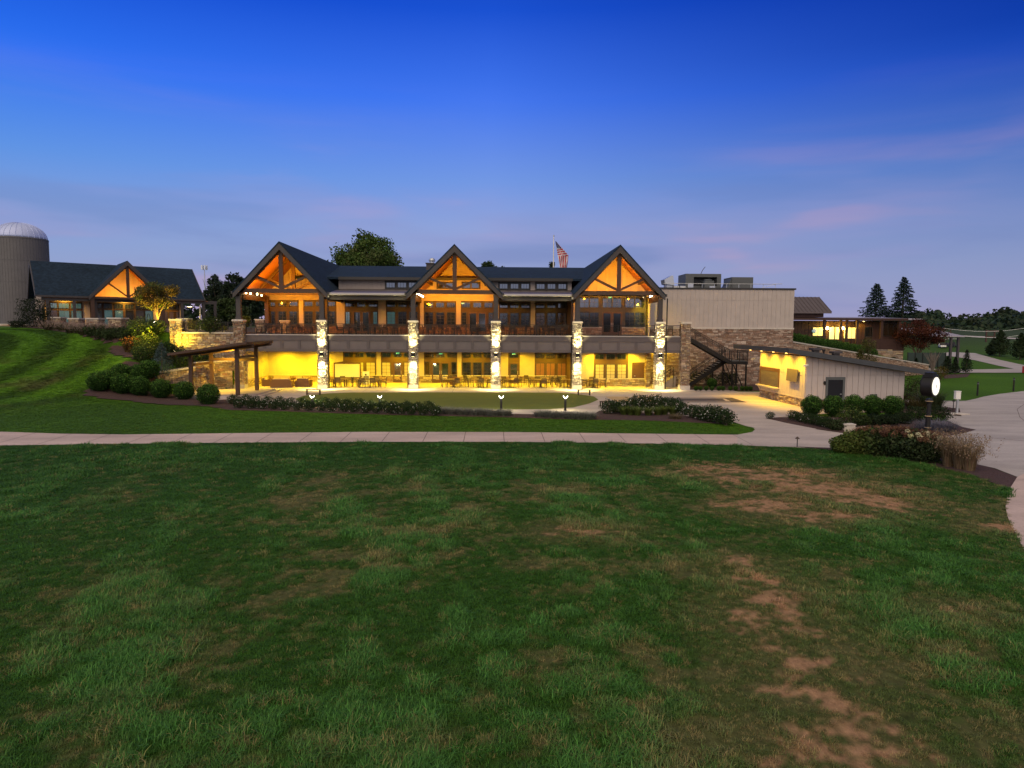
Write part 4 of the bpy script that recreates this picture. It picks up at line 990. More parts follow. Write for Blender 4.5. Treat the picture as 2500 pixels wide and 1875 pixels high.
# short hand rail between the two pillars at the foot of the stair
t=thing('handrail','short black stair handrail with looped end between the last two stone pillars','handrail',(16.6,3.2,.04))
mb=MB()
for y in (2.4,3.6):
    mb.beam((15.75,y,.95),(17.3,y,1.95),.04,.04); mb.beam((15.75,y,.62),(17.3,y,1.62),.03,.03)
    for x in (15.75,16.5,17.25): mb.box(x-.022,x+.022,y-.022,y+.022,.04,.95+(x-15.75)*.645)
    mb.tube([(15.75,y,.95),(15.52,y,.93),(15.45,y,.80),(15.52,y,.66),(15.75,y,.62)],.02,6)
mb.build('rail','metal',t)
mb=MB()
for k in range(6): mb.box(15.9+k*.27,16.17+k*.27,2.45,3.55,.04,.04+.17*(k+1))
mb.build('step','concrete',t)

# ------------------------------------------------------------------ flag
fx=atY(1352,576,45)
t=thing('flagpole','tall white flagpole rising behind the clubhouse roof','flagpole',(fx.x,45,H(fx.x,45)))
mb=MB(); mb.tube([(fx.x,45,H(fx.x,45)),(fx.x,45,fx.z-.1)],[.14,.07],10); mb.build('pole','white',t); mb=MB(); mb.lathe((fx.x,45,fx.z-.1),[(.02,0),(.13,.1),(.13,.16),(.02,.26)],12); mb.build('finial','galv',t)
NU,NV=40,60; V=[];C=[]
for j in range(NV+1):          # j runs down the hoist, i out to the folded fly edge
    sv=1.12*j/NV
    lx,ly_=1751+50*sv,82+290*sv
    if sv<.52: rx,ry=1757+135*sv/.52,84+152*sv/.52
    else: rx,ry=1892-14*(sv-.52)/.48,236+140*(sv-.52)/.48
    for i in range(NU+1):
        tv=i/NU; q=atY(*z4(lerp(lx,rx,tv),lerp(ly_,ry,tv)),45)
        V.append((q.x,45+.20*math.sin(tv*11+sv*2)*(.3+tv)*min(1,sv*2)+.08*math.sin(sv*16+tv*5),q.z))
        if sv<.27 and tv<.9:
            col=(.02,.035,.15)
            gu,gv=tv*6,sv/.27*7
            if (round(gu)+round(gv))%2==0 and abs(gu-round(gu))<.3 and abs(gv-round(gv))<.3 and round(gv)>0: col=(.7,.7,.74)
        elif sv<.55: col=(.60,.025,.04) if int((sv+.05*tv)*25)%2==0 else (.78,.75,.74)
        else: col=(.60,.025,.04) if int((tv+.03*sv)*9.5)%2==1 else (.78,.75,.74)
        C.append(col)
F=np.array([(j*(NU+1)+i,j*(NU+1)+i+1,(j+1)*(NU+1)+i+1,(j+1)*(NU+1)+i) for i in range(NU) for j in range(NV)]); p_top=atY(1355.5,588,45)
fo=mesh_np('flag',np.array(V),F,np.array(C),'flag',loc=tuple(p_top),smooth=True)
tag(fo,'red, white and blue striped flag with a starred canton, drooping from the flagpole','flag')

# ------------------------------------------------------------------ terrace furniture
def make_chair(name,label,mt='chairm'):
    t=thing(name,label,'chair')
    mb=MB(); mb.box(-.24,.24,-.23,.23,.42,.46); mb.build('seat',mt,t)
    mb=MB()
    for k in range(5): mb.box(-.21,.21,.22+.018*k,.24+.018*k,.52+k*.075,.575+k*.075)
    mb.beam((-.23,.22,.44),(-.23,.32,.90),.035,.035); mb.beam((.23,.22,.44),(.23,.32,.90),.035,.035); mb.beam((-.24,.32,.90),(.24,.32,.90),.03,.04); mb.build('backrest',mt,t)
    for sx in (-1,1):
        for sy in (-1,1):
            mb=MB(); mb.beam((sx*.22,sy*.21,.42),(sx*.25,sy*.25,0),.035,.035); mb.build('leg',mt,t)
        mb=MB(); mb.beam((sx*.25,-.22,.65),(sx*.25,.27,.67),.045,.03); mb.beam((sx*.24,-.2,.45),(sx*.25,-.21,.64),.03,.03); mb.build('armrest',mt,t)
    return t
chair0=make_chair('patio_chair','bronze slat-back patio chair')
used=[False]
def put_chair(x,y,z,rz,label,group):
    if not used[0]:
        used[0]=True; chair0.location=(x,y,z); chair0.rotation_euler=(0,0,rz); tag(chair0,label,'chair',group); return chair0
    return dup(chair0,(x,y,z),rz,label=label,group=group)
def make_round(name,label,r=.6):
    t=thing(name,label,'table'); mb=MB(); mb.lathe((0,0,.70),[(r-.02,0),(r,.01),(r,.035),(r-.02,.045)],26); mb.build('tabletop','tablem',t)
    mb=MB(); mb.lathe((0,0,.03),[(.09,0),(.05,.08),(.045,.6),(.16,.67)],12); mb.build('pedestal','chairm',t)
    mb=MB(); mb.lathe((0,0,0),[(.32,0),(.32,.02),(.09,.05)],18); mb.build('base','chairm',t); return t
table0=make_round('round_table','round wooden patio table'); tu=[False]
def put_round(x,y,z,label,group):
    if not tu[0]: tu[0]=True; table0.location=(x,y,z); tag(table0,label,'table',group); return
    dup(table0,(x,y,z),random.uniform(0,1),label=label,group=group)
SIDES=['near','right-hand','far','left-hand']
ORD=['leftmost','second from the left','third from the left','fourth from the left','fifth from the left','sixth from the left','seventh from the left','eighth from the left','ninth from the left','tenth from the left','eleventh from the left','rightmost']
# lower terrace: round tables with four chairs
rt=[(z4,650,1650,'round patio table in front of the glass double door'),(z4,940,1655,'round patio table just left of the middle stone pillar'),(z4,1262,1655,'round patio table just right of the middle stone pillar'),(z4,1592,1655,'round patio table in front of the wood-shuttered windows'),(z4,1880,1650,'round patio table just left of the fourth stone pillar'),(z5,660,1650,'round patio table in front of the right bay windows')]
for k,(zf,a,b,lab) in enumerate(rt):
    p=atZ(*zf(a,b+ (0)),.04); y=max(.75,min(p.y+1.0,2.0)); p=atY(*zf(a,1590),y)
    put_round(p.x,y,.04,lab,'round tables on the ground-floor terrace')
    ph0=[.35,.1,.5,.2,.6,.0][k]
    for q in range(4):
        an=-PI/2+ph0+q*PI/2; rr=.88; x=p.x+rr*math.cos(an); yy=y+rr*math.sin(an)
        put_chair(x,yy,.04,an-PI/2,f'patio chair on the {SIDES[q]} side of the {lab.replace("round patio ","")}','chairs on the ground-floor terrace')
# second row of chairs near the wall
for i,(a,lab) in enumerate(((1450,'lone patio chair by the wall left of the shuttered windows'),(1725,'bronze patio chair alone by the wall below the shuttered windows'),(800,'bronze patio chair alone by the wall under the dark triple window'))):
    p=atY(*z4(a,1580),4.6); put_chair(p.x,4.6,.04,.4+i,lab,'chairs on the ground-floor terrace')
# long table group by the screen
def rect_table(x,y,z,w,d,label,h=.73):
    t=thing('rectangular_table',label,'table',(x,y,z)); mb=MB(); mb.box(x-w/2,x+w/2,y-d/2,y+d/2,z+h-.04,z+h); mb.build('tabletop','tablem',t)
    for sx in (-1,1):
        for sy in (-1,1):
            mb=MB(); a=x+sx*(w/2-.08); b=y+sy*(d/2-.08); mb.box(a-.04,a+.04,b-.04,b+.04,z,z+h-.04); mb.build('leg','chairm',t)
    return t
for a,w,lab in ((1195,1.2,'small rectangular wooden table below the yellow-lit projection screen'),(1510,2.0,'long rectangular wooden table right of the projection screen')):
    p=atY(*z3(a,1590),1.9); rect_table(p.x,1.9,.04,w,.9,lab)
    n=1 if w<1.5 else 2
    for k in range(n):
        for sy in (-1,1):
            x=p.x+(k-(n-1)/2)*.95; put_chair(x,1.9+sy*.78,.04,PI if sy<0 else 0,f'patio chair on the {"near" if sy<0 else "far"} side{"" if n==1 else (", left place," if k==0 else ", right place,")} of the {"small" if n==1 else "long"} rectangular table','chairs on the ground-floor terrace')
    for sx in (-1,1): put_chair(p.x+sx*(w/2+.32),1.9,.04,-sx*PI/2,f'bronze patio chair at the {"left" if sx<0 else "right"} end of the {"small" if n==1 else "long"} rectangular table','chairs on the ground-floor terrace')
# projection screen
a=atY(*z3(1132,1410),4.8); b=atY(*z3(1415,1552),4.8)
t=thing('projection_screen','free-standing outdoor screen with a peaked top on two posts','screen',((a.x+b.x)/2,4.8,.04))
mb=MB(); mb.box(a.x+.06,b.x-.06,4.78,4.82,b.z,a.z); mb.build('screen','screen',t)
mb=MB(); mb.box(a.x-.05,a.x+.05,4.74,4.86,.04,a.z+.12); mb.box(b.x-.05,b.x+.05,4.74,4.86,.04,a.z+.12); mb.prismY([(a.x-.05,a.z+.02),(b.x+.05,a.z+.02),(b.x+.05,a.z+.13),((a.x+b.x)/2,a.z+.32),(a.x-.05,a.z+.13)],4.75,4.85); mb.box(a.x,b.x,4.75,4.85,b.z-.1,b.z); mb.build('frame','door',t)
a=atY(*z3(1435,1490),4.4); b=atY(*z3(1510,1550),4.4)
t=thing('cornhole_board','white bean-bag toss board with a round dark hole, stood up behind the long table','game board',((a.x+b.x)/2,4.4,.04))
mb=MB(); mb.beam(((a.x+b.x)/2,4.6,.1),((a.x+b.x)/2,4.45,a.z),b.x-a.x,.05,up=(0,1,0)); mb.build('board','white',t)
mb=MB(); hx=(a.x+b.x)/2; mb.tube([(hx,4.42,a.z-.32),(hx,4.395,a.z-.32)],.09,14); mb.build('hole','sash',t); mb=MB(); mb.box(hx-.3,hx+.3,4.6,4.9,.04,.3); mb.build('foot','white',t)
# bins
for zf,r,lab in ((z4,(610,1528,688,1608),'square brown litter bin with a slotted lid beside the double door'),(z3,(1922,1520,1958,1622),'slim brown litter bin standing against the second stone pillar')):
    x0,x1,z0,z1=pxbox(zf,r,4.2 if zf is z4 else 1.2); y=4.2 if zf is z4 else 1.2
    t=thing('litter_bin',lab,'litter bin',((x0+x1)/2,y+.35,.04)); mb=MB(); mb.box(x0,x1,y,y+.7,.04,z1-.18); mb.build('body','wicker',t); mb=MB(); mb.box(x0-.02,x1+.02,y-.02,y+.72,z1-.09,z1); mb.box(x0,x0+.08,y,y+.7,z1-.18,z1-.09); mb.box(x1-.08,x1,y,y+.7,z1-.18,z1-.09); mb.build('lid','chairm',t)
# wicker seating in the left bay
def sofa(x,y,w,d,rz,label,back=True):
    t=thing('wicker_sofa',label,'sofa'); 
    mb=MB(); mb.box(-w/2,w/2,-d/2,d/2,.02,.30); mb.box(-w/2,-w/2+.16,-d/2,d/2,.30,.62); mb.box(w/2-.16,w/2,-d/2,d/2,.30,.62); mb.box(-w/2+.16,w/2-.16,d/2-.15,d/2,.30,.74); mb.build('frame','wicker',t)
    n=2 if w>1.3 else 1
    for k in range(n):
        a=lerp(-w/2+.17,w/2-.17,k/n)+.01; b=lerp(-w/2+.17,w/2-.17,(k+1)/n)-.01
        mb=MB(); mb.box(a,b,-d/2+.01,d/2-.16,.302,.44); mb.build('seat_cushion','cushion',t); mb=MB(); mb.beam(((a+b)/2,d/2-.24,.45),((a+b)/2,d/2-.20,.82),b-a,.13,up=(0,1,0)); mb.build('back_cushion','cushion',t)
    t.location=(x,y,.04); t.rotation_euler=(0,0,rz); return t
pp=lambda a,Y: atY(*z3(a,1600),Y).x
sofa(pp(570,1.2),1.2,1.95,.85,PI,'brown wicker two-seat sofa with its back to the lawn, nearest in the left bay')
sofa(pp(805,2.0),2.0,1.35,.85,PI*.97,'brown wicker armchair pair turned away, just left of the first lit pillar')
sofa(pp(420,2.4),2.4,.95,.9,PI/2,'brown wicker armchair facing right, leftmost in the left bay')
sofa(pp(560,4.6),4.6,1.9,.85,0,'brown wicker sofa facing the lawn, far side of the left bay')
sofa(pp(740,4.4),4.4,.95,.85,-.3,'brown wicker armchair facing the lawn, near the brown door frame')
t=thing('coffee_table','low brown wicker table in the middle of the sofa group','table',(pp(590,2.9),2.9,.04)); mb=MB(); mb.box(pp(590,2.9)-.5,pp(590,2.9)+.5,2.6,3.2,.38,.42); mb.build('tabletop','tablem',t); mb=MB(); mb.box(pp(590,2.9)-.42,pp(590,2.9)+.42,2.67,3.13,.04,.38); mb.build('base','wicker',t)
# benches round the green
def bench(u0,v0,u1,v1,label,rz=0):
    a=atZ(u0,v1,.04); b=atZ(u1,v1,.04); c=(a+b)/2; w=(b-a).length*.95
    t=thing('backless_bench',label,'bench',group='benches round the putting green')
    mb=MB(); 
    for k in range(3): mb.box(-w/2,w/2,-.2+.14*k,-.08+.14*k,.42,.46)
    mb.build('seat','chairm',t)
    for sx in (-1,1):
        for sy in (-1,1): mb=MB(); mb.box(sx*(w/2-.06)-.03,sx*(w/2-.06)+.03,sy*.17-.03,sy*.17+.03,0,.42); mb.build('leg','chairm',t)
    mb=MB(); mb.box(-w/2+.09,w/2-.09,-.02,.02,.10,.14); mb.build('stretcher','chairm',t)
    t.location=(c.x,c.y,.04); t.rotation_euler=(0,0,rz if rz else math.atan2(b.y-a.y,b.x-a.x))
bench(747,951,784,964,'slim dark bench at the left end of the putting green')
bench(1409,953,1442,965,'slim dark bench at the far right corner of the putting green')
bench(1464,980,1498,995,'slim brown bench beside the hedge at the right tip of the green',.30)
# bollard lights
def bollard(x,y,z,label,h=.98,lit=True):
    t=thing('bollard_light',label,'bollard light',(x,y,z),'bollard lights round the putting green')
    mb=MB(); mb.box(x-.075,x+.075,y-.055,y+.055,z,z+h*.80); mb.build('post','metal',t)
    mb=MB()
    for sg in (-1,1): mb.beam((x+sg*.07,y,z+h*.80),(x+sg*.19,y,z+h),.035,.10)
    mb.box(x-.09,x+.09,y-.06,y+.06,z+h*.78,z+h*.82); hd=mb.build('head','metal',t)
    g=MB(); pts=[(x-.145,y-.068,z+h*.97),(x-.12,y-.068,z+h*.88),(x-.06,y-.068,z+h*.835),(x,y-.068,z+h*.825),(x+.06,y-.068,z+h*.835),(x+.12,y-.068,z+h*.88),(x+.145,y-.068,z+h*.97)]
    g.tube(pts,.026,6); g.build('lamp_strip','lamp_c',hd)
    point((x,y-.16,z+h*.86),16,(1,.93,.62),.05,t); point((x,y+.2,z+h*.86),75,(1,.90,.45),.05,t)
p=atZ(*zz(960,840)(1166,718),.04); bollard(p.x,p.y,.04,'lit bollard before the middle of the green, fully visible left one',1.05)
p=atZ(*zz(960,840)(1858,718),.04); bollard(p.x,p.y,.04,'lit bollard before the right part of the green',1.05)
p=atY(*zz(540,840)(985,550),-15.2); bollard(p.x,-15.2,.04,'lit bollard head behind the hedge, in front of the left bench',p.z-.04)
p=atY(*zz(540,840)(1713,550),-15.4); bollard(p.x,-15.4,.04,'lit bollard head behind the white-flowered hedge, before the second pillar',p.z-.04)
p=atD(378,782,69); bollard(p.x,p.y,5.0,'lit bollard head on the upper terrace beside the maple trunk',p.z-4.98)
# balcony furniture: high tables and chairs in the dark behind the railing
bal=[]
rb=random.Random(5)
for bi,(x0,x1,n) in enumerate(((-21.4,-15.8,3),(-14.4,-7.8,3),(-6.4,-.4,3),(1.1,7.0,3))):
    for k in range(n):
        x=lerp(x0,x1,(k+.5)/n)+rb.uniform(-.2,.2); y=1.5+.9*(k%2)+rb.uniform(-.1,.3)
        bn=['left gable bay','second bay','middle gable bay','fourth bay'][bi]; kn=['left','middle','right'][k]
        put_round(x,y,4.89,f'round table on the balcony, {kn} one of the {bn}','tables on the balcony')
        for q in range(4):
            an=-PI/2+rb.uniform(-.4,.4)+q*PI/2; rr=.86
            put_chair(x+rr*math.cos(an),y+rr*math.sin(an),4.89,an-PI/2+rb.uniform(-.3,.3),f'bronze chair on the {SIDES[q]} side of the {kn} balcony table in the {bn}','chairs on the balcony')
for k,x in enumerate((16.2,16.9)): put_chair(x,2.6,4.89,.3-k*.7,f'{"left" if k==0 else "right"} of the two balcony chairs by the annex wall, behind the last railing','chairs on the balcony')
# ceiling fan of bay four
p=atY(*z4(1540,752),4.0)
t=thing('ceiling_fan','ceiling fan with wooden blades under the fourth-bay porch roof','ceiling fan',(p.x,4,8.0)); mb=MB(); mb.lathe((p.x,4,7.82),[(.10,0),(.14,.05),(.12,.16),(.02,.2),(.02,.47)],14); mb.build('motor','metal',t)
for k in range(5):
    a=k*2*PI/5+.2; mb=MB(); mb.beam((p.x+.12*math.cos(a),4+.12*math.sin(a),7.92),(p.x+.78*math.cos(a),4+.78*math.sin(a),7.92),.14,.012); mb.build('blade','tablem',t)
# ------------------------------------------------------------------ left: terrace walls, pergola, pavilion, silo
TP=STONE_P
t=thing('terrace_wall','tall stone terrace wall with pale coping and iron railing left of the clubhouse','retaining wall',(-25.6,.2,3.0))
x0=atY(428,800,.0).x; x1=-22.9; x0t=x0
mb=MB(); stone_box(mb,x0+.5,x1,.05,.6,1.2,4.93,'F',.32,.15,.06,51); mb.build('stone_face','stone',t)
mb=MB(); mb.box(x0+.52,x1,-.08,.7,4.93,5.05); mb.build('coping','cap',t)
mb=MB(); stone_box(mb,x0-.45,x0+.55,-.1,.8,2.2,6.05,'FLR',.28,.14,.07,52); o=mb.build('pier','stone',t)
mb=MB(); mb.box(x0-.53,x0+.63,-.18,.88,6.05,6.2); mb.build('pier_cap','cap',o)
railing(x0+.6,x1-.02,.25,5.05,t,step=.15,posts=5,h=.92)
# piers stepping back along the terrace edge
for k,(u,w,top,dep,lab) in enumerate(((287.5,1.25,775.5,66,'stone terrace pier nearest the lit maple tree, wide pale cap'),(233,1.2,776.5,72,'stone terrace pier second from the lit maple tree'),(187,1.15,776.5,77,'stone terrace pier second from the dark shrub by the silo'),(143,1.1,774,82,'stone terrace pier nearest the dark shrub by the silo'))):
    c=atD(u,top,dep); zb=H(c.x,c.y)-.3
    mb=MB(); mb.fr=None; hw=w/2; stone_box(mb,c.x-hw,c.x+hw,c.y-hw,c.y+hw,min(zb,4.8),c.z-.14,'FR',.28,.14,.06,60+k)
    t=thing('stone_pier',lab,'stone pier',(c.x,c.y,zb),'piers along the terrace edge'); mb.build('shaft','stone',t)
    mb=MB(); mb.box(c.x-hw-.08,c.x+hw+.08,c.y-hw-.08,c.y+hw+.08,c.z-.14,c.z); mb.build('pier_cap','cap',t)
for (u,w,top,dep,lab) in ((451,1.1,777,76,'low stone pier on the upper terrace under the dome-shaped yellow shrub'),(498,.9,780,80,'low stone pier on the upper terrace behind the lit lamp post'),(527,.9,780,82,'low stone pier on the upper terrace nearest the clubhouse'),(637,.9,779,70,'stone pier at the rear corner of the left gable porch'),(698,.9,782,68,'short stone pier on the balcony before the porch windows')):
    c=atD(u,top,dep); zb=4.9
    t=thing('stone_pier',lab,'stone pier',(c.x,c.y,zb),'piers on the upper terrace'); mb=MB(); stone_box(mb,c.x-w/2,c.x+w/2,c.y-w/2,c.y+w/2,zb,c.z-.12,'FLR',.26,.13,.05,int(u)); mb.build('shaft','stone',t)
    mb=MB(); mb.box(c.x-w/2-.07,c.x+w/2+.07,c.y-w/2-.07,c.y+w/2+.07,c.z-.12,c.z); mb.build('pier_cap','cap',t)
mb=MB(); mb.box(-22.35,-22.0,6.5,6.9,5.9,8.5); mb.build('rear_post','casing',club)
# lower wall by the pergola
def slopewall(name,label,P,tops,zb,thick=.45,seed=3,pal=TP,cap=True,cat='retaining wall',sw=.32):
    """wall along plan points P with top heights tops"""
    t=thing(name,label,cat,((P[0][0]+P[-1][0])/2,(P[0][1]+P[-1][1])/2,zb)); mb=MB(); cm=MB()
    for i in range(len(P)-1):
        a=Vector((P[i][0],P[i][1],0)); b=Vector((P[i+1][0],P[i+1][1],0)); d=(b-a); Lw=d.length; d.normalize(); nrm=Vector((d.y,-d.x,0))
        h0,h1=tops[i]-zb,tops[i+1]-zb; n=max(1,int(Lw/1.2))
        q=a-nrm*thick; q2=b-nrm*thick
        mb.add([(a.x,a.y,zb),(b.x,b.y,zb),(q2.x,q2.y,zb),(q.x,q.y,zb),(a.x,a.y,zb+h0),(b.x,b.y,zb+h1),(q2.x,q2.y,zb+h1),(q.x,q.y,zb+h0)],[(0,3,2,1),(4,5,6,7),(0,1,5,4),(1,2,6,5),(2,3,7,6),(3,0,4,7)],MORTAR)
        stones(mb,(a.x,a.y,zb),d,(0,0,1),Lw,max(h0,h1),sw,.15,nrm,.06,pal,seed+i,clip=lambda x,z,h0=h0,h1=h1,Lw=Lw: z<lerp(h0,h1,x/Lw)+.05)
        if cap:
            A=a+nrm*.08; B=b+nrm*.08; A2=a-nrm*(thick+.06); B2=b-nrm*(thick+.06); z0=tops[i]; z1_=tops[i+1]
            cm.add([(A.x,A.y,z0),(B.x,B.y,z1_),(B2.x,B2.y,z1_),(A2.x,A2.y,z0),(A.x,A.y,z0+.12),(B.x,B.y,z1_+.12),(B2.x,B2.y,z1_+.12),(A2.x,A2.y,z0+.12)],[(0,3,2,1),(4,5,6,7),(0,1,5,4),(1,2,6,5),(2,3,7,6),(3,0,4,7)])
    mb.build('stone_face','stone',t)
    if cap: cm.build('coping','cap',t)
    return t
slopewall('garden_wall','low stone garden wall with sloping cap behind the timber pergola',[(-27.0,-5.9),(-25.0,-3.5),(-24.95,-3.45),(-22.85,-1.0)],[1.75,2.05,2.42,2.5],.02,seed=23)
# pergola
per=thing('pergola','dark timber lean-to pergola with sloping roof at the left end of the terrace','pergola',(-21.6,-6.2,.06))
mb=MB(); mb.prismZ([(-24.2,-9.0),(-19.3,-9.0),(-18.6,-7.6),(-18.6,-2.6),(-22.3,-2.6),(-24.2,-4.4)],.04,.24); mb.build('slab','concrete',per)
mb=MB(); mb.prismZ([(-18.6,-7.4),(-18.2,-7.4),(-18.2,-3.0),(-18.6,-3.0)],.04,.14); mb.build('step','concrete',per)
pc=[(-19.72,-8.32),(-19.66,-4.16),(-23.4,-8.0),(-23.4,-4.1)]
def ptop(x): return 3.86+(x+19.7)*.150
for x,y in pc:
    mb=MB(); mb.box(x-.13,x+.13,y-.13,y+.13,.241,ptop(x)); mb.build('post','timber',per)
mb=MB()
for y in (-8.32,-4.13): mb.beam((-24.2,y,ptop(-24.2)+.10),(-18.4,y,ptop(-18.4)+.10),.16,.26); 
mb.box(-23.3,-19.85,-4.22,-4.05,2.72,2.95); mb.box(-23.3,-19.9,-8.38,-8.2,2.70,2.93) if False else None
mb.box(-19.78,-19.62,-8.1,-4.3,3.05,3.25); mb.box(-23.48,-23.3,-7.85,-4.25,2.45,2.66); mb.build('beam','timber',per)
mb=MB(); mb.prismY([(-24.5,ptop(-24.5)+.26),(-18.6,ptop(-18.6)+.26),(-18.6,ptop(-18.6)+.36),(-24.5,ptop(-24.5)+.36)],-9.4,-3.2); mb.build('roof','timber',per)
mb=MB(); mb.prismY([(-24.5,ptop(-24.5)+.20),(-18.56,ptop(-18.56)+.20),(-18.56,ptop(-18.56)+.39),(-24.5,ptop(-24.5)+.39)],-9.46,-9.40); mb.box(-18.6,-18.54,-9.40,-3.2,ptop(-18.6)+.16,ptop(-18.6)+.385); mb.build('fascia','timber',per)
mb=MB()
for k in range(9): y=-9.0+k*.7; mb.beam((-24.4,y,ptop(-24.4)+.19),(-18.7,y,ptop(-18.7)+.19),.06,.13)
mb.build('rafter','cedar',per)
for y in (-7.4,-5.0):
    c=MB(); c.lathe((-21.6,y,ptop(-21.6)+.14),[(.08,0),(.09,.05)],12); c.build('can_light','lamp_y',per); spot((-21.6,y,ptop(-21.6)+.12),(-22.4,y+2.6,1.0),1300,(1,.62,.05),130,.8,.08,per)
# hand rails on the bank steps
t=thing('handrail','thin black handrail stepping down the planted bank by the terrace wall','handrail',(-26.5,-2.5,3.0))
mb=MB(); rp=[gh(*zz1(1825,1330)),gh(*zz1(1935,1400)),gh(*zz1(2080,1440))]
rp=[Vector((-27.9,-.9,H(-27.9,-.9))),Vector((-26.3,-1.6,H(-26.3,-1.6))),Vector((-24.6,-2.2,H(-24.6,-2.2)))]
for a,b in zip(rp[:-1],rp[1:]):
    for h in (1.0,.55): mb.beam((a.x,a.y,a.z+h),(b.x,b.y,b.z+h),.035,.035)
for p in rp: mb.box(p.x-.03,p.x+.03,p.y-.03,p.y+.03,p.z-.1,p.z+1.05)
mb.build('rail','metal',t)
t=thing('garden_railing','black picket railing on top of the low garden wall','railing',(-25,-3.6,2.0)); mb=MB()
for (a,b,za,zb_) in (((-26.9,-5.5),(-25.2,-3.4),1.87,2.15),((-25.0,-3.2),(-23.2,-1.15),2.5,2.6)):
    n=9
    for h in (.95,.1): mb.beam((a[0]-.2,a[1],za+h),(b[0]-.2,b[1],zb_+h),.03,.035)
    for k in range(n+1): x=lerp(a[0],b[0],k/n)-.2; y=lerp(a[1],b[1],k/n); z=lerp(za,zb_,k/n); mb.box(x-.012,x+.012,y-.012,y+.012,z-.05,z+.95)
mb.build('rail','metal',t)
# lamp posts on the terrace
p=atD(487,771,74); zb=H(p.x,p.y)
t=thing('lamp_post','slim lamp post lit yellow from its flat head, on the terrace right of the pavilion','lamp post',(p.x,p.y,4.9))
top=atD(489,746,74); mb=MB(); mb.tube([(top.x,p.y,4.9),(top.x,p.y,top.z)],[.085,.06],10); mb.build('pole','cap',t)
hd=atD(462,747,74); mb=MB(); mb.tube([(top.x,p.y,top.z),(top.x-.5,p.y,top.z+.04),(hd.x+.1,p.y,top.z)],.035,6); mb.lathe((hd.x+.1,p.y,top.z-.12),[(.30,0),(.26,.06),(.08,.14)],16); mb.build('lamp_head','metal',t)
mb=MB(); mb.lathe((hd.x+.1,p.y,top.z-.145),[(.22,0),(.22,.02)],14); mb.build('lamp_lens','lamp_w',t); spot((hd.x+.1,p.y,top.z-.16),(hd.x+.3,p.y,0),600,(1,.74,.08),140,.8,.1,t)
p=atD(359,826,66); q=atD(359,780,66); zb=H(p.x,p.y)
t=thing('gooseneck_lamp','dark gooseneck garden lamp beside the uplit maple, its head unlit','lamp post',(p.x,p.y,p.z-.3)); mb=MB(); mb.tube([(p.x,p.y,p.z-.4),(q.x,q.y,q.z)],[.075,.055],8); mb.build('pole','metal',t)
mb=MB(); mb.tube([(q.x+.3*0.5*(1-math.cos(a)),q.y,q.z+.55*math.sin(a)) for a in np.linspace(0,PI,9)],.03,6); mb.lathe((q.x+.3,q.y,q.z-.22),[(.20,0),(.16,.1),(.04,.24)],12); mb.build('lamp_head','metal',t)

# ---- pavilion
u_=Vector((math.sin(R(53)),math.cos(R(53)),0)); w_=Vector((-u_.y,u_.x,0))
o_=atD(103,720,81.5); FZ=5.5
PF=((o_.x,o_.y,0),u_,w_); EV=o_.z; RZ=EV+4.45; HWD=6.0; LEN=18.2
pav=thing('pavilion','gabled pavilion with slate-grey roof, glowing amber gable and stone-piered porch, far left','pavilion',(o_.x+u_.x*9+w_.x*5,o_.y+u_.y*9+w_.y*5,FZ))
def loc(a,b,z): return Vector((o_.x+u_.x*a+w_.x*b,o_.y+u_.y*a+w_.y*b,z))
sl=(RZ-EV)/HWD
ga,ghw=9.0,4.3
mb=MB(PF); mb.prismX([(HWD,RZ),(2*HWD+.3,EV-.02),(2*HWD+.3,EV-.2),(HWD,RZ-.2)],-.7,LEN)
for pts in ([(-.7,-.25,EV-.02),(ga-ghw,-.25,EV-.02),(ga-.05,HWD,RZ),(-.7,HWD,RZ)],[(ga+ghw,-.25,EV-.02),(LEN,-.25,EV-.02),(LEN,HWD,RZ),(ga+.05,HWD,RZ)]):
    mb.add(pts+[(a,b,c-.18) for a,b,c in pts],[(0,1,2,3),(7,6,5,4),(0,4,5,1),(1,5,6,2),(2,6,7,3),(3,7,4,0)])
mb.build('roof','shingle',pav)
mb=MB(PF)
for a in (-.74,LEN): mb.prismX([(-.3,EV-.06),(HWD,RZ+.02),(HWD,RZ-.5),(-.3,EV-.45)],a,a+.1); mb.prismX([(2*HWD+.3,EV-.06),(HWD,RZ+.02),(HWD,RZ-.5),(2*HWD+.3,EV-.45)],a,a+.1)
mb.box(-.6,LEN,-.38,-.25,EV-.24,EV-.02); mb.build('barge_board','trim',pav)
mb=MB(PF); mb.prismX([(1.6,FZ),(1.6,EV+.9),(HWD,RZ-.3),(2*HWD-.3,EV),(2*HWD-.3,FZ)],.05,.3); 
for k in range(24): y=1.7+k*.42; z=min(EV+.9+(y-1.6)*sl*.93,RZ-.35-(y-HWD)*sl if y>HWD else 99); mb.box(.02,.06,y-.02,y+.02,FZ,z-.1)
mb.build('end_wall','siding_white',pav)
mb=MB(PF); mb.box(-.02,.045,5.6,6.4,FZ+4.6,FZ+6.3); mb.build('vent','sash',pav)
mb=MB(PF); mb.box(-.03,.045,3.0,4.8,FZ+.1,FZ+2.6); mb.build('end_door','taupe',pav)
mb=MB(PF); mb.box(.2,LEN-2.5,2.2,2.4,FZ,EV-.35); mb.build('front_wall','siding',pav)
mb=MB(PF); mb.box(.1,LEN+.4,-.15,2.2,EV-.30,EV-.20); mb.build('porch_ceiling','cedar',pav)
mb=MB(PF); mb.box(-.1,LEN+1.6,-.1,.12,EV-.62,EV-.24); mb.box(LEN-2.5,LEN+1.7,.12,5,EV-.42,EV-.2); mb.build('porch_beam','trim',pav)
mb=MB(PF); mb.box(0,LEN+1.5,-.2,2.2,4.4,FZ); mb.build('porch_floor','casing',pav)
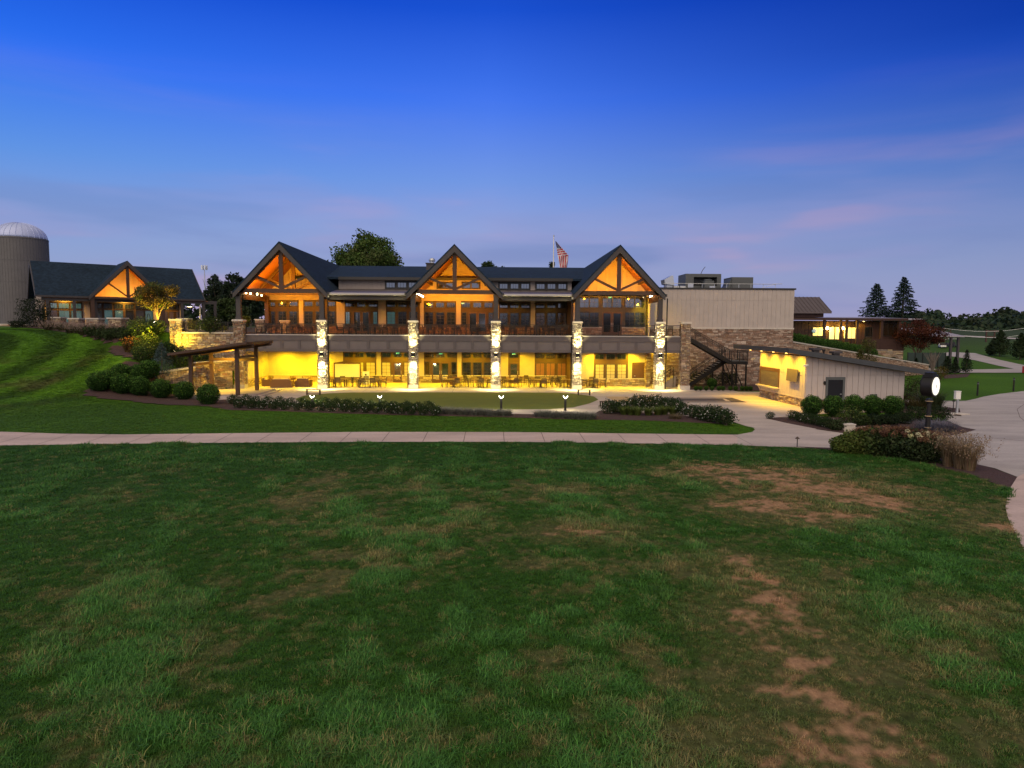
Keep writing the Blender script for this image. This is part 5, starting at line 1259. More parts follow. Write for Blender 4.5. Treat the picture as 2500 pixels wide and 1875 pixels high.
mb=MB(PF); mb.box(.3,LEN-2.6,2.3,8,FZ-.3,FZ); mb.box(.3,.5,2.4,11.5,FZ,EV) ; mb.box(LEN-2.7,LEN-2.5,2.4,11.5,FZ,EV); mb.build('inner_wall','siding',pav)
for a in (.5,3.2,5.45,12.55,15.4,LEN-.1,LEN+1.4):
    mb=MB(PF); mb.box(a-.16,a+.16,-.12,.2,FZ,EV-.62); mb.build('porch_post','trim',pav)
# windows along the front
def pwin(a0,a1,z0,z1,**k): return window(pav,a0,a1,z0,z1,2.12,frame=PF,**k)
mb=MB(PF); [mb.box(a,b,2.13,2.198,FZ+.15,FZ+3.0) for a,b in ((.8,4.3),(5.1,12.3),(12.8,15.5))]; mb.build('window_casing','timber',pav)
for a0,a1 in ((.9,1.65),(1.75,2.9),(3.0,4.2)):
    pwin(a0,a1,FZ+2.15,FZ+2.85,cols=3,rows=1,pane='glass_teal_glow'); pwin(a0,a1,FZ+.35,FZ+1.95,cols=2,rows=1,pane='glass_teal_glow' if a0>1 else 'glass_brown')
for k,a0 in enumerate((5.2,6.6,7.8,9.0,10.2,11.3)):
    b0=a0+(1.0 if k else 1.2)
    pwin(a0,b0,FZ+2.25,FZ+2.9,cols=3,rows=1,pane='glass'); pwin(a0,b0,FZ+.1,FZ+2.1,cols=1,rows=1,pane='glass_dark' if k in(0,3,4) else 'glass_teal_glow')
for a0 in (12.9,14.2): pwin(a0,a0+1.2,FZ+2.25,FZ+2.9,cols=3,rows=1,pane='glass_dark'); pwin(a0,a0+1.2,FZ+.2,FZ+2.0,cols=1,rows=1,pane='glass_brown')
# cross gable
gz=RZ+.12; gs=(gz-EV)/ghw
def PXm(mb,pts,y0,y1): return mb.prismY(pts,y0,y1)
mb=MB(PF)
for sg in (-1,1): mb.prismY([(ga,gz),(ga+sg*ghw,EV),(ga+sg*ghw,EV-.2),(ga,gz-.28)],-.9,HWD+.1)
mb.build('cross_roof','shingle',pav)
mb=MB(PF)
for sg in (-1,1): mb.prismY([(ga,gz-.02),(ga+sg*(ghw+.05),EV-.04),(ga+sg*(ghw+.05),EV-.5),(ga,gz-.62)],-1.0,-.9)
mb.build('barge_board','trim',pav)
mb=MB(PF)
for sg in (-1,1): mb.prismY([(ga,gz-.32),(ga+sg*(ghw-.1),EV-.3),(ga+sg*(ghw-.1),EV-.38),(ga,gz-.42)],-.88,2.2)
mb.build('gable_ceiling','cedar',pav)
mb=MB(PF); mb.prismY([(ga,gz-.4),(ga+ghw-.2,EV-.25),(ga-ghw+.2,EV-.25)],2.15,2.3)
for k in range(1,16):
    x=ga-ghw+2*ghw*k/16; zt=gz-.4-abs(x-ga)*gs-.12
    if zt>EV: mb.box(x-.02,x+.02,2.12,2.16,EV-.2,zt)
mb.build('gable_siding','siding',pav)
mb=MB(PF); mb.box(ga-ghw+.3,ga+ghw-.3,-.72,-.5,EV-.30,EV-.02); mb.box(ga-.17,ga+.17,-.71,-.51,EV-.02,gz-.6)
for sg in (-1,1): mb.beam((ga+sg*.15,-.61,EV+.1),(ga+sg*ghw*.5,-.61,gz-.62-ghw*.5*gs),.18,.2,up=(0,1,0)); mb.beam((ga,-.61,gz-.62),(ga+sg*(ghw-.2),-.61,EV-.32),.2,.26,up=(0,1,0))
for a in (ga-ghw+.35,ga+ghw-.35): mb.box(a-.2,a+.2,-.8,-.45,FZ-.2,EV-.30)
mb.build('truss','timber',pav)
a=loc(ga,.3,EV-.05); b=loc(ga,2.0,EV+1.4); arealight(tuple(a),tuple(b),5.5,.12,230,AMB,pav)
mb=MB(PF); mb.box(ga-2.6,ga+2.6,.20,.26,EV-.12,EV-.08); mb.build('cove_strip','lamp_y',pav)
for a in (2.4,ga,13.8):
    p=loc(a,1.1,EV-.34); spot(tuple(p),tuple(loc(a,2.0,FZ)),620,(1,.52,.05),150,.8,.1,pav)
# silo
c=atD(55,700,98); SR=3.38; zb=4.6; zt=atD(55,585,98).z
t=thing('silo','tall grey stave silo with a ribbed white dome at the left edge','silo',(c.x,c.y,zb))
mb=MB(); mb.lathe((c.x,c.y,0),[(SR,zb),(SR,zt)],56); mb.build('barrel','silo',t,smooth=False)
mb=MB()
for k in range(56):
    a=2*PI*k/56; mb.beam((c.x+SR*math.cos(a),c.y+SR*math.sin(a),zb+1.1),(c.x+SR*math.cos(a),c.y+SR*math.sin(a),zt),.04,.04,up=(math.cos(a),math.sin(a),0))
for z in (zt-3.2,zt-6.2,zt-9.0): mb.lathe((c.x,c.y,z),[(SR+.03,0),(SR+.03,.05)],56)
mb.lathe((c.x,c.y,zt-.16),[(SR+.05,0),(SR+.05,.18)],56); mb.build('stave_rib','silo',t)
mb=MB(); mb.lathe((c.x,c.y,zb),[(SR+.1,1.0),(SR+.1,1.15)],56); mb.build('base_band','cap',t)
mb=MB(); 
for k in range(30):
    a=2*PI*k/30
    for j in range(4):
        d=.0; vs=Vector((math.cos(a),math.sin(a),0)); tn=Vector((-math.sin(a),math.cos(a),0)); wv=2*PI*SR/30*.48
        p=Vector((c.x,c.y,zb+j*.27))+vs*(SR+.02); col=random.choice(TP); z0=.02;z1_=.25
        q=[p-tn*wv,p+tn*wv,p+tn*wv+Vector((0,0,.25)),p-tn*wv+Vector((0,0,.25))]; q2=[x+vs*random.uniform(.04,.09) for x in q]
        mb.add([tuple(x) for x in q+q2],[(4,5,6,7),(0,1,5,4),(1,2,6,5),(2,3,7,6),(3,0,4,7)],col)
mb.build('stone_base','stone',t)
dz=atD(50,546,98).z-zt
mb=MB(); prof=[(SR*math.cos(a)*.98,dz*math.sin(a)) for a in np.linspace(0,PI/2*.985,14)]
mb.lathe((c.x,c.y,zt),prof,56); dome=mb.build('dome','dome',t,smooth=True)
mb=MB()
for k in range(28):
    a=2*PI*k/28; mb.tube([(c.x+(r+.01)*math.cos(a),c.y+(r+.01)*math.sin(a),zt+z+.01) for r,z in prof],.03,4,caps=False)
mb.build('dome_rib','dome',dome)

# ------------------------------------------------------------------ right: drinks hut
hut=thing('garden_hut','small board-sided hut with lean-to roof, its serving side lit yellow','hut',(25,-10.2,.04))
hx0,hx1,hy0,hy1=22.25,29.35,-14.2,-6.0
rz=lambda x: 4.02-(x-20.6)*.150
mb=MB(); mb.prismY([(hx0,.62),(hx1,.62),(hx1,rz(hx1)-.1),(hx0,rz(hx0)-.1)],hy0,hy1)
# battens front
boards(mb,hx0,hx1,hy0,.64,lambda x: rz(x)-.1,.42,.024,.05,(2.38,))
for k in range(20):
    a_=lerp(hy0,hy1,k/20)+.018; b_=lerp(hy0,hy1,(k+1)/20)-.018
    mb.box(hx0-.05,hx0,a_,b_,.72,2.28); mb.box(hx0-.05,hx0,a_,b_,2.31,rz(hx0)-.1)

mb.build('wall','white_wall',hut)
mb=MB(); mb.box(hx0-.075,hx0-.002,hy0+.05,hy1,.62,.72); mb.build('trim_band','siding',hut)
mb=MB(); mb.box(hx0,hx1,hy0,hy1,.03,.62,MORTAR); stones(mb,(hx0,hy0,.04),(0,1,0),(0,0,1),hy1-hy0,.58,.3,.15,(-1,0,0),.08,TP,71); stones(mb,(hx0,hy0,.04),(1,0,0),(0,0,1),hx1-hx0,.58,.3,.15,(0,-1,0),.06,TP,72); mb.build('stone_base','stone',hut)
mb=MB(); mb.prismY([(20.6,rz(20.6)),(30.9,rz(30.9)),(30.9,rz(30.9)+.24),(20.6,rz(20.6)+.24)],-14.95,-4.3); mb.build('roof','slate',hut)
mb=MB(); mb.prismY([(20.62,rz(20.62)-.03),(30.8,rz(30.8)-.03),(30.8,rz(30.8)-.004),(20.62,rz(20.62)-.004)],-14.9,-4.35); mb.build('soffit','cedar',hut)
mb=MB(); mb.prismY([(20.58,rz(20.58)-.08),(30.95,rz(30.95)-.08),(30.95,rz(30.95)+.27),(20.58,rz(20.58)+.27)],-15.02,-14.955); mb.box(20.52,20.58,-14.95,-4.3,rz(20.6)-.08,rz(20.6)+.27); mb.build('fascia','slate',hut)
# serving hatch and menu board on the lit side (facing -x)
def hy(u,v): 
    d=ray(u,v); t=(hx0-CAM.x)/d.x; return CAM+d*t
a=hy(*z6(1060,1230)); b=hy(*z6(1245,1500))
y_a,y_b=a.y,b.y; zt_=a.z+.02; zb_=1.08
mb=MB(); mb.box(hx0-.11,hx0-.052,y_b-.12,y_b,zb_,zt_); mb.box(hx0-.11,hx0-.052,y_a,y_a+.12,zb_,zt_); mb.box(hx0-.11,hx0-.052,y_b,y_a,zt_-.14,zt_); mb.box(hx0-.13,hx0-.052,y_b-.16,y_a+.16,zt_,zt_+.12); fr=mb.build('hatch_frame','casing',hut)
mb=MB(); mb.box(hx0-.07,hx0-.052,y_b,y_a,zb_,zt_-.14)
for k in range(12): z=lerp(zb_+.1,zt_-.2,k/11); mb.box(hx0-.082,hx0-.07,y_b,y_a,z-.01,z+.01)
mb.build('shutter','taupe',fr)
mb=MB(); mb.box(hx0-.42,hx0-.005,y_b-.18,y_a+.18,zb_-.10,zb_); 
for y in (y_b+.1,y_a-.1): mb.beam((hx0-.35,y,zb_-.12),(hx0-.03,y,zb_-.45),.05,.06)
mb.build('counter_shelf','siding_white',hut)
a=hy(*z6(1370,1235)); b=hy(*z6(1480,1385))
mb=MB(); mb.beam((hx0-.28,(a.y+b.y)/2,b.z),(hx0-.22,(a.y+b.y)/2,a.z),abs(a.y-b.y),.06,up=(1,0,0)); mb.box(hx0-.22,hx0-.003,(a.y+b.y)/2-.1,(a.y+b.y)/2+.1,(a.z+b.z)/2-.1,(a.z+b.z)/2+.1); mb.build('menu_board','taupe',hut)
for zf,a_,b_ in ((z6,985,1130),(z6,1562,1200)):
    p=hy(*zf(a_,b_)); mb=MB(); mb.box(hx0-.12,hx0-.002,p.y-.06,p.y+.06,p.z-.06,p.z+.06); 
    for dy in (-.12,.12): mb.tube([(hx0-.12,p.y,p.z),(hx0-.26,p.y+dy,p.z-.06)],[.06,.085],8)
    mb.build('floodlight','white',hut)
for k in range(4):
    y=lerp(hy0+.7,hy1-.7,k/3); c=MB(); c.lathe((21.1,y,rz(21.1)-.07),[(.08,0),(.09,.035)],12); c.build('can_light','lamp_y',hut); spot((21.1,y,rz(21.1)-.09),(22.2,y,.6),800,(1,.56,.02),140,.8,.05,hut)
# grey side: door, sconce, vents
x0=atY(*z6(1750,1330),hy0).x; x1=atY(*z6(1958,1330),hy0).x; zt_=atY(*z6(1850,1328),hy0).z
mb=MB(); mb.box(x0,x0+.16,hy0-.10,hy0-.052,.05,zt_); mb.box(x1-.16,x1,hy0-.10,hy0-.052,.05,zt_); mb.box(x0+.16,x1-.16,hy0-.098,hy0-.052,zt_-.2,zt_); mb.build('door_frame','hvac',hut)
mb=MB(); mb.box(x0+.165,x1-.165,hy0-.085,hy0-.052,.05,zt_-.205); d=mb.build('door','darkdoor',hut); h=MB(); h.box(x1-.34,x1-.24,hy0-.14,hy0-.085,1.0,1.05); h.build('handle','galv',d)
p=atY(*z6(1735,1395),hy0); mb=MB(); mb.lathe((p.x,hy0-.08,p.z-.12),[(.05,0),(.09,.08),(.09,.2),(.03,.27)],12); mb.build('wall_lamp','metal',hut)
p=atY(*z7(575,1395),hy0); mb=MB(); mb.box(p.x-.2,p.x+.2,hy0-.25,hy0-.002,p.z-.35,p.z+.1); mb.tube([(p.x+.1,hy0-.1,p.z-1.0),(p.x+.1,hy0-.1,p.z-.3)],.04,6); mb.build('meter_box','hvac',hut)
for zf,a_,b_,Y in ((z6,1638,1110,-9),(z6,1858,1125,-9),(z6,1728,1095,-9)):
    p=atY(*zf(a_,b_),Y); zr=rz(p.x)+.24; s=.36 if a_!=1728 else .09
    mb=MB(); mb.box(p.x-s,p.x+s,Y-s,Y+s,zr-.05,zr+.25); mb.box(p.x-s*.6,p.x+s*.6,Y-s*.6,Y+s*.6,zr+.25,zr+.42); mb.prismZ([(p.x-s,Y-s),(p.x+s,Y-s),(p.x+s,Y+s),(p.x-s,Y+s)],zr+.42,zr+.58); mb.build('roof_vent','trim' if s>.1 else 'metal',hut)
# retaining wall right
slopewall('retaining_wall','long stone retaining wall stepping down to the right behind the hut',[tuple(RA),tuple(lerp(RA,RB,.33)),tuple(lerp(RA,RB,.66)),tuple(RB)],[RTA,lerp(RTA,RTB,.33),lerp(RTA,RTB,.66),RTB],.0,seed=83,pal=[(.36,.24,.17),(.30,.19,.13),(.42,.31,.23),(.26,.17,.12),(.39,.29,.22)])
# brown building on the bank
bx0=atD(1935,780,96).x-6; by=33.0; bz=3.3
br=thing('brown_lodge','low dark-brown timber lodge with flat metal roof and bright yellow windows at right','lodge',(50,by+4,bz))
bx1=atY(*z7(880,600),by).x; zr=atY(*z7(300,575),by).z
mb=MB(); mb.box(bx0,bx1,by,by+9,bz-.8,zr-.2); boards(mb,bx0,bx1,by,bz,zr-.3,.5,.05,.05); mb.build('wall','brownwall',br)
mb=MB(); mb.prismX([(by-1.6,zr-.05),(by+12,zr+.35),(by+12,zr+.55),(by-1.6,zr+.15)],bx0-.5,atY(*z7(1040,545),by).x); mb.build('roof','palemetal',br)
mb=MB(); mb.box(bx0-.5,atY(*z7(885,575),by).x,by-1.68,by-1.6,zr-.14,zr+.18); mb.build('fascia','brownwall',br)
ra=atY(*z6(1400,462),by+4); rb_=atY(*z6(1695,462),by+4); rc=atY(*z6(1805,628),by+.5); zl=rc.z
mb=MB(); mb.add([(ra.x-3,by+4.5,ra.z),(rb_.x,by+4.5,ra.z),(rc.x,by+.2,zl),(ra.x-3,by+.2,zl),(ra.x-3,by+4.5,ra.z-.2),(rb_.x,by+4.5,ra.z-.2),(rc.x,by+.2,zl-.2),(ra.x-3,by+.2,zl-.2)],[(0,1,2,3),(7,6,5,4),(0,4,5,1),(1,5,6,2),(2,6,7,3),(3,7,4,0)])
for k in range(13):
    f=k/12; mb.beam((lerp(ra.x-3,rb_.x,f),by+4.5,ra.z+.03),(lerp(ra.x-3,rc.x,f),by+.2,zl+.03),.05,.07)
mb.build('upper_roof','seam',br)
mb=MB(); mb.box(ra.x-3,rc.x-.8,by+.9,by+8.5,zr+.3,zl-.02) if zl>zr+.4 else mb.box(ra.x-3,rc.x-.8,by+.9,by+4,zr+.30,zr+.5); mb.build('clerestory_wall','brownwall',br)
for (a,b) in ((1725,1745),(1900,1925),(1970,1985),(2080,2100)):
    x=atY(*z6((a+b)/2,800),by-1.3).x; mb=MB(); mb.box(x-.14,x+.14,by-1.45,by-1.17,bz-.5,zr-.05); mb.build('porch_post','brownwall',br)
for a in (670,862): x=atY(*z7(a,700),by-1.3).x; mb=MB(); mb.box(x-.16,x+.16,by-1.45,by-1.15,bz-.8,zr-.05); mb.build('porch_post','brownwall',br)
for (a,b,c_,d_,m_) in ((1608,790,1722,888,'interior'),(1785,785,1842,925,'interior'),(1850,785,1900,925,'interior'),(1945,790,1970,915,'interior'),(1985,790,2072,918,'interior'),):
    x0,x1,z0,z1=pxbox(z6,(a,b,c_,d_),by); window(br,x0,x1,max(z0,bz+.05),z1,by-.035,cols=1 if c_-a<70 else 2,rows=1,pane=m_,frame=None)
x0,x1,z0,z1=pxbox(z7,(490,655,570,760),by); window(br,x0,x1,z0,z1,by-.035,cols=1,rows=1,pane='glass_dark')
x0,x1,z0,z1=pxbox(z7,(690,610,850,755),by); window(br,x0,x1,z0,z1,by-.035,cols=3,rows=1,pane='glass_brown')
p=atY(*z6(1632,832),by-.3); mb=MB(); mb.lathe((p.x,by-.2,p.z-.3),[(.05,0),(.26,.12),(.32,.3),(.26,.48),(.05,.6)],14)
gl=mb.build('beach_ball','tealroom',None); tag(gl,'glowing turquoise round globe in the lit lodge window','globe'); gl.name='glowing_globe'
for a in (1768,1937):
    p=atY(*z6(a,802),by-.2); mb=MB(); mb.lathe((p.x,by-.22,p.z-.2),[(.10,0),(.17,.08),(.17,.3),(.08,.4)],12); mb.build('wall_lantern','lamp_w',br); point((p.x,by-.75,p.z),260,(1,.60,.06),.12,br)
x=atY(*z7(480,640),by-.8); mb=MB(); mb.lathe((x.x,by-.8,zr-.3),[(.12,0),(.12,.05)],12); mb.build('can_light','lamp_y',br); spot((x.x,by-.8,zr-.32),(x.x+.3,by,bz),260,(1,.55,.04),140,.8,.1,br)
mb=MB(); mb.box(bx1-6,bx1-.2,by-1.4,by-1.34,bz-.6,bz+1.0) ; mb.build('balustrade','brownwall',br)
xl=atY(*z6(1405,890),by-6).x; 
t=thing('deck_railing','thin dark railing in front of the lit lodge windows','railing',(46,by-2,bz)); railing(bx0,bx1-6.2,by-2.2,bz-.1,t,step=.3,posts=9); 
p=atY(*z7(760,900),28); t=slopewall('ledge_wall','rough stacked-stone wall below the right end of the brown lodge',[(atY(*z7(320,900),29).x,29),(atY(*z7(910,900),27.5).x,27.5)],[bz-.2,bz-.45],.4,seed=95,cap=False,sw=.6)
# street clock
cp=atZ(2264,1060,.05); ch_=atY(2263,942,cp.y); cz=ch_.z
clk=thing('street_clock','black post clock with a glowing white face, standing in the flower bed at right','street clock',(cp.x,cp.y,.05))
mb=MB(); mb.lathe((cp.x,cp.y,.05),[(.24,0),(.24,.12),(.17,.2),(.19,.32),(.13,.42),(.12,.9),(.15,.95),(.11,1.02),(.105,cz-1.0),(.17,cz-.85),(.12,cz-.72)],18); mb.build('post','metal',clk)
mb=MB()
for z in (.36,.98,cz-.86): mb.lathe((cp.x,cp.y,.05+z),[(.165 if z<1.5 else .185,-.02),(.17 if z<1.5 else .19,.02)],18)
mb.build('gold_band','tan',clk)
ang=R(-54); dn=Vector((math.cos(ang),math.sin(ang),0)); tn=Vector((-dn.y,dn.x,0)); Rr=.57; dep=.25
def disc(mb,off0,r0,off1,r1,n=40):
    vs=[]; 
    for off,r in ((off0,r0),(off1,r1)):
        for k in range(n):
            a=2*PI*k/n; p=Vector((cp.x,cp.y,cz))+dn*off+tn*(r*math.cos(a))+Vector((0,0,r*math.sin(a))); vs.append(tuple(p))
    fs=[(k,(k+1)%n,n+(k+1)%n,n+k) for k in range(n)]+[tuple(range(n-1,-1,-1)),tuple(range(n,2*n))]; mb.add(vs,fs)
mb=MB(); disc(mb,-dep,Rr,dep,Rr); disc(mb,dep,Rr*1.03,dep+.03,Rr*1.0); disc(mb,-dep-.03,Rr,-dep,Rr*1.03); mb.build('clock_case','metal',clk)
for sg in (1,-1):
    mb=MB(); disc(mb,sg*(dep+.031),Rr*.84,sg*(dep+.045),Rr*.84); f=mb.build('clock_face','clockface',clk)
    mb=MB(); o0=Vector((cp.x,cp.y,cz))+dn*sg*(dep+.06)
    for a,l,w in ((R(120),.10,.03),(R(-60),.12,.022)): mb.beam(tuple(o0),tuple(o0+tn*(l*math.cos(a))+Vector((0,0,l*math.sin(a)))),w,.012,up=tuple(dn))
    for k in range(12):
        a=k*PI/6; q=o0-dn*sg*.008; mb.beam(tuple(q+tn*(.42*math.cos(a))+Vector((0,0,.42*math.sin(a)))),tuple(q+tn*(.455*math.cos(a))+Vector((0,0,.455*math.sin(a)))),.012,.008,up=tuple(dn))
    mb.build('hands','sash',f)
mb=MB()
mb.fr=((cp.x,cp.y,0),dn,tn); mb.box(-dep,dep,-.36,.36,cz+.46,cz+.60); mb.box(-dep*.8,dep*.8,-.26,.26,cz+.60,cz+.72); mb.build('crown','metal',clk)
# small site furniture at the right
p=atZ(2336,1010,.06); q=atY(2336,965,p.y)
t=thing('service_pedestal','white utility box on a grey post at the edge of the road','utility box',(p.x,p.y,.05)); mb=MB(); mb.box(p.x-.06,p.x+.06,p.y-.05,p.y+.05,.05,q.z-.2); mb.build('post','galv',t); mb=MB(); mb.box(q.x-.14,q.x+.18,p.y-.14,p.y+.08,q.z-.25,q.z+.25); mb.box(q.x-.16,q.x+.20,p.y-.16,p.y+.1,q.z+.25,q.z+.29); mb.build('box','white',t); mb=MB(); mb.box(p.x-.6,p.x+.6,p.y-.4,p.y+.4,.04,.10); mb.build('pad','concrete_b',t)
for (u,v0,v1,lab) in ((2386,966,932,'short dark stake post in the lawn, the one nearer the road curve'),(2474,955.5,922,'short dark stake post in the lawn nearest the right edge')):
    p=atZ(u,v0); q=atY(u,v1,p.y); t=thing('stake_post',lab,'stake post',(p.x,p.y,0),'dark stake posts along the road'); mb=MB(); mb.lathe((p.x,p.y,0),[(.07,0),(.07,q.z-.05),(.05,q.z)],10); mb.build('shaft','metal',t); mb=MB(); mb.lathe((p.x,p.y,q.z-.22),[(.085,0),(.085,.12)],10); mb.build('collar','hvac',t)
p=atZ(1946,1091,.03); q=atY(1946,1066,p.y); t=thing('path_light','small dark mushroom path light at the lawn edge beside the pavement','path light',(p.x,p.y,.03)); mb=MB(); mb.tube([(p.x,p.y,.03),(p.x,p.y,q.z-.03)],.022,8); mb.build('stem','metal',t); mb=MB(); mb.lathe((p.x,p.y,q.z-.10),[(.11,0),(.09,.03),(.02,.10)],14); mb.build('hat','chairm',t)
p=atZ(2327,1002,.08); t=thing('path_light','small dark path light in the bed beside the white utility box','path light',(p.x,p.y,.05)); mb=MB(); mb.tube([(p.x,p.y,.05),(p.x,p.y,.75)],.025,8); mb.build('stem','metal',t); mb=MB(); mb.lathe((p.x,p.y,.70),[(.12,0),(.09,.04),(.02,.12)],14); mb.build('hat','metal',t)
p=atZ(1775,1033,.05); q=atY(1776,1003,p.y); mb=MB(); mb.box(p.x-.06,p.x+.06,p.y-.06,p.y+.06,.03,q.z); tag(mb.build('wooden_stake','timber'),'short wooden stake at the right end of the flowering hedge','stake')
p=atZ(2070,1050,.06); mb=MB(); mb.box(p.x-.30,p.x+.30,p.y-.2,p.y+.2,.04,.36); mb.box(p.x-.33,p.x+.33,p.y-.23,p.y+.23,.36,.42); tag(mb.build('utility_box','cap'),'small pale utility box on the mulch left of the hydrangeas','utility box')
import bmesh as _bm
def rock(x,y,z,r,label,sc=(1.2,.9,.6)):
    b=_bm.new(); _bm.ops.create_icosphere(b,subdivisions=3,radius=r)
    for v in b.verts:
        d=v.co.normalized(); v.co=Vector((v.co.x*sc[0],v.co.y*sc[1],v.co.z*sc[2]))*(1+.35*mnoise.noise(d*1.7+Vector((x,y,0))))
    me=bpy.data.meshes.new('boulder'); b.to_mesh(me); b.free(); me.materials.append(MT['boulder']); o=bpy.data.objects.new('boulder',me); COL.objects.link(o); o.location=(x,y,z); tag(o,label,'boulder')
p=atZ(2103,1056,.06); rock(p.x,p.y,.15,.38,'tan boulder tucked against the left side of the hydrangea bush')
p=gh(*zz1(1850,1480)); 
# cart shelter and carts
zs=H(*atD(2300,850,100).xy); p0=atD(2318,852,100); p1=atD(2337,852,100)
sx=atD(2295,800,100).x; ex=atD(2337,820,100).x; yb=atD(2310,850,100).y
t=thing('cart_shelter','open cart shelter with pale metal roof on two posts beside the red maple','shelter',((sx+ex)/2,yb,H(sx,yb)))
zt=atD(2300,801,100).z; ze=atD(2330,820,100).z; g0=H(ex,yb)
mb=MB(); mb.add([(sx-4.5,yb+3,zt),(sx,yb+3,zt),(ex,yb-1.5,ze),(sx-4,yb-1.5,ze),(sx-4.5,yb+3,zt-.12),(sx,yb+3,zt-.12),(ex,yb-1.5,ze-.15),(sx-4,yb-1.5,ze-.15)],[(0,1,2,3),(7,6,5,4),(0,4,5,1),(1,5,6,2),(2,6,7,3),(3,7,4,0)]); mb.build('roof','palemetal',t)
for u in (2309,2327): x=atD(u,830,100).x; mb=MB(); mb.box(x-.14,x+.14,yb-1.2,yb-.9,g0-.3,ze-.1); mb.build('post','trim',t)
def cart(x,y,rz_,label,col):
    z=H(x,y)+.03; t=thing('golf_cart',label,'golf cart',(0,0,0)); 
    mb=MB(); mb.box(-1.1,1.1,-.55,.55,.28,.62); mb.prismY([(.55,.62),(1.15,.62),(1.1,.85),(.7,1.0)],-.54,.54); mb.build('body',col,t)
    mb=MB(); mb.box(-.45,.15,-.5,.5,.62,.82); mb.box(-.55,-.45,-.5,.5,.62,1.15); mb.build('seat','sash',t)
    mb=MB(); mb.box(-.9,.85,-.58,.58,1.85,1.92); mb.build('canopy','white',t)
    mb=MB(); [mb.beam((a,b,.7),(a*.95,b,1.86),.035,.035) for a in (-.85,.8) for b in (-.5,.5)]; mb.build('strut','metal',t)
    for a in (-.75,.78):
        for b in (-.5,.5): w=MB(); w.tube([(a,b-.09,.23),(a,b+.09,.23)],.23,14); w.build('wheel','sash',t)
    t.location=(x,y,z); t.rotation_euler=(0,0,rz_)
q=gh(2300,850); cart(q.x,q.y,1.2,'white golf cart under the shelter, behind the left post','white')
q=gh(2322,848); cart(q.x,q.y,1.9,'dark golf cart under the shelter between the posts','sash')
# glass screen wall and tank by the maple
p=atD(2250,880,92); a=atD(2215,880,90); b=atD(2310,890,90); zb=H(p.x,a.y)
t=thing('screen_fence','dark green mesh screen fence on black posts in front of the red maple','fence',((a.x+b.x)/2,a.y,zb)); mb=MB(); mb.box(a.x,b.x,a.y,a.y+.03,atD(2250,897,90).z,atD(2250,861,90).z); mb.build('mesh_panel','darkmesh',t)
mb=MB(); [mb.box(lerp(a.x,b.x,k/5)-.04,lerp(a.x,b.x,k/5)+.04,a.y-.06,a.y-.002,atD(2250,905,90).z,atD(2250,860,90).z) for k in range(6)]; mb.build('post','metal',t)
# wooden sign frame and red marker
p=gh(2422,835); t=thing('wooden_sign_frame','small reddish wooden post-and-rail frame at the meadow edge','sign frame',(p.x,p.y,p.z)); mb=MB(); w=1.6; [mb.box(p.x+a-.15,p.x+a+.15,p.y-.12,p.y+.12,p.z-.3,p.z+3.0) for a in (-w,w*.3)]; mb.box(p.x-w-.3,p.x+w+.6,p.y-.1,p.y+.1,p.z+2.5,p.z+2.9); mb.box(p.x-w,p.x+w*.3,p.y-.08,p.y+.08,p.z+1.2,p.z+1.5); mb.build('frame','timber',t)
p=gh(2500,912); t=thing('tee_marker','red box on a short post at the right edge of the path','marker',(p.x,p.y,p.z)); mb=MB(); mb.box(p.x-.08,p.x+.6,p.y-.25,p.y+.25,p.z+.1,p.z+.95); mb.build('box','red',t); mb=MB(); mb.box(p.x+.1,p.x+.3,p.y-.08,p.y+.08,p.z,p.z+.1); mb.build('foot','metal',t)
# cell tower far left
p=atD(499,660,420); t=thing('cell_tower','thin cell tower with antenna cluster above the wooded hill','tower',(p.x,p.y,0)); zt=atD(499,650,420).z; mb=MB(); mb.tube([(p.x,p.y,0),(p.x,p.y,zt)],[.6,.3],8); mb.build('mast','galv',t); mb=MB(); [mb.box(p.x+1.6*math.cos(a)-.35,p.x+1.6*math.cos(a)+.35,p.y+1.6*math.sin(a)-.3,p.y+1.6*math.sin(a)+.3,zt-2.2,zt+.5) for a in np.linspace(0,2*PI,7)[:-1]]; mb.box(p.x-1.7,p.x+1.7,p.y-.1,p.y+.1,zt-1.4,zt-1.1); mb.box(p.x-.1,p.x+.1,p.y-1.7,p.y+1.7,zt-1.0,zt-.7); mb.build('antenna','galv',t)
# far power lines
t=None
for k,(v0,v1) in enumerate(((801,791),(814,808))):
    a=atD(2300,v0,160); b=atD(2560,v1,150); pts=[tuple(a.lerp(b,i/12)-Vector((0,0,1.2*math.sin(PI*i/12)))) for i in range(13)]
    mb=MB(); mb.tube(pts,.04,5); tag(mb.build('power_line','galv'),('upper' if k==0 else 'lower')+' of the two thin power lines crossing the far woods','power line')
# ------------------------------------------------------------------ planting
MT['twig']=mat('grey_twig',(.17,.14,.12),.9)
GREEN=(.034,.092,.017); DKG=(.020,.045,.018); BLUEG=(.05,.085,.075)
def shrub_mesh(r,n,size,base,sq=1.0,seed=0,inner=.62,amt=.2,top=None,flat=0.35):
    base=np.array(base)*np.array((.62,.68,.55)); P,d=shell(n,(0,0,r*sq),(r,r,r*sq),inner)
    if inner>.7:
        Pi,di=shell(n//2,(0,0,r*sq),(r*.85,r*.85,r*sq*.85),.5); P=np.concatenate([P,Pi]); d=np.concatenate([d,di]); size=np.concatenate([np.full(n,size),np.full(n//2,size*1.7)]); n=n+n//2
    P=lumpy(P,d,(0,0,r*sq),r,amt,seed,2.1)
    P[:,2]=np.maximum(P[:,2],.05+.0*P[:,2])
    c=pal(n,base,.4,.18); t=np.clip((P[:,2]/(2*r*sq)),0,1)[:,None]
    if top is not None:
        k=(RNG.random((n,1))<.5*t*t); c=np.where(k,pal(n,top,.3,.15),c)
    return leafverts(P,size,c,d,.5)
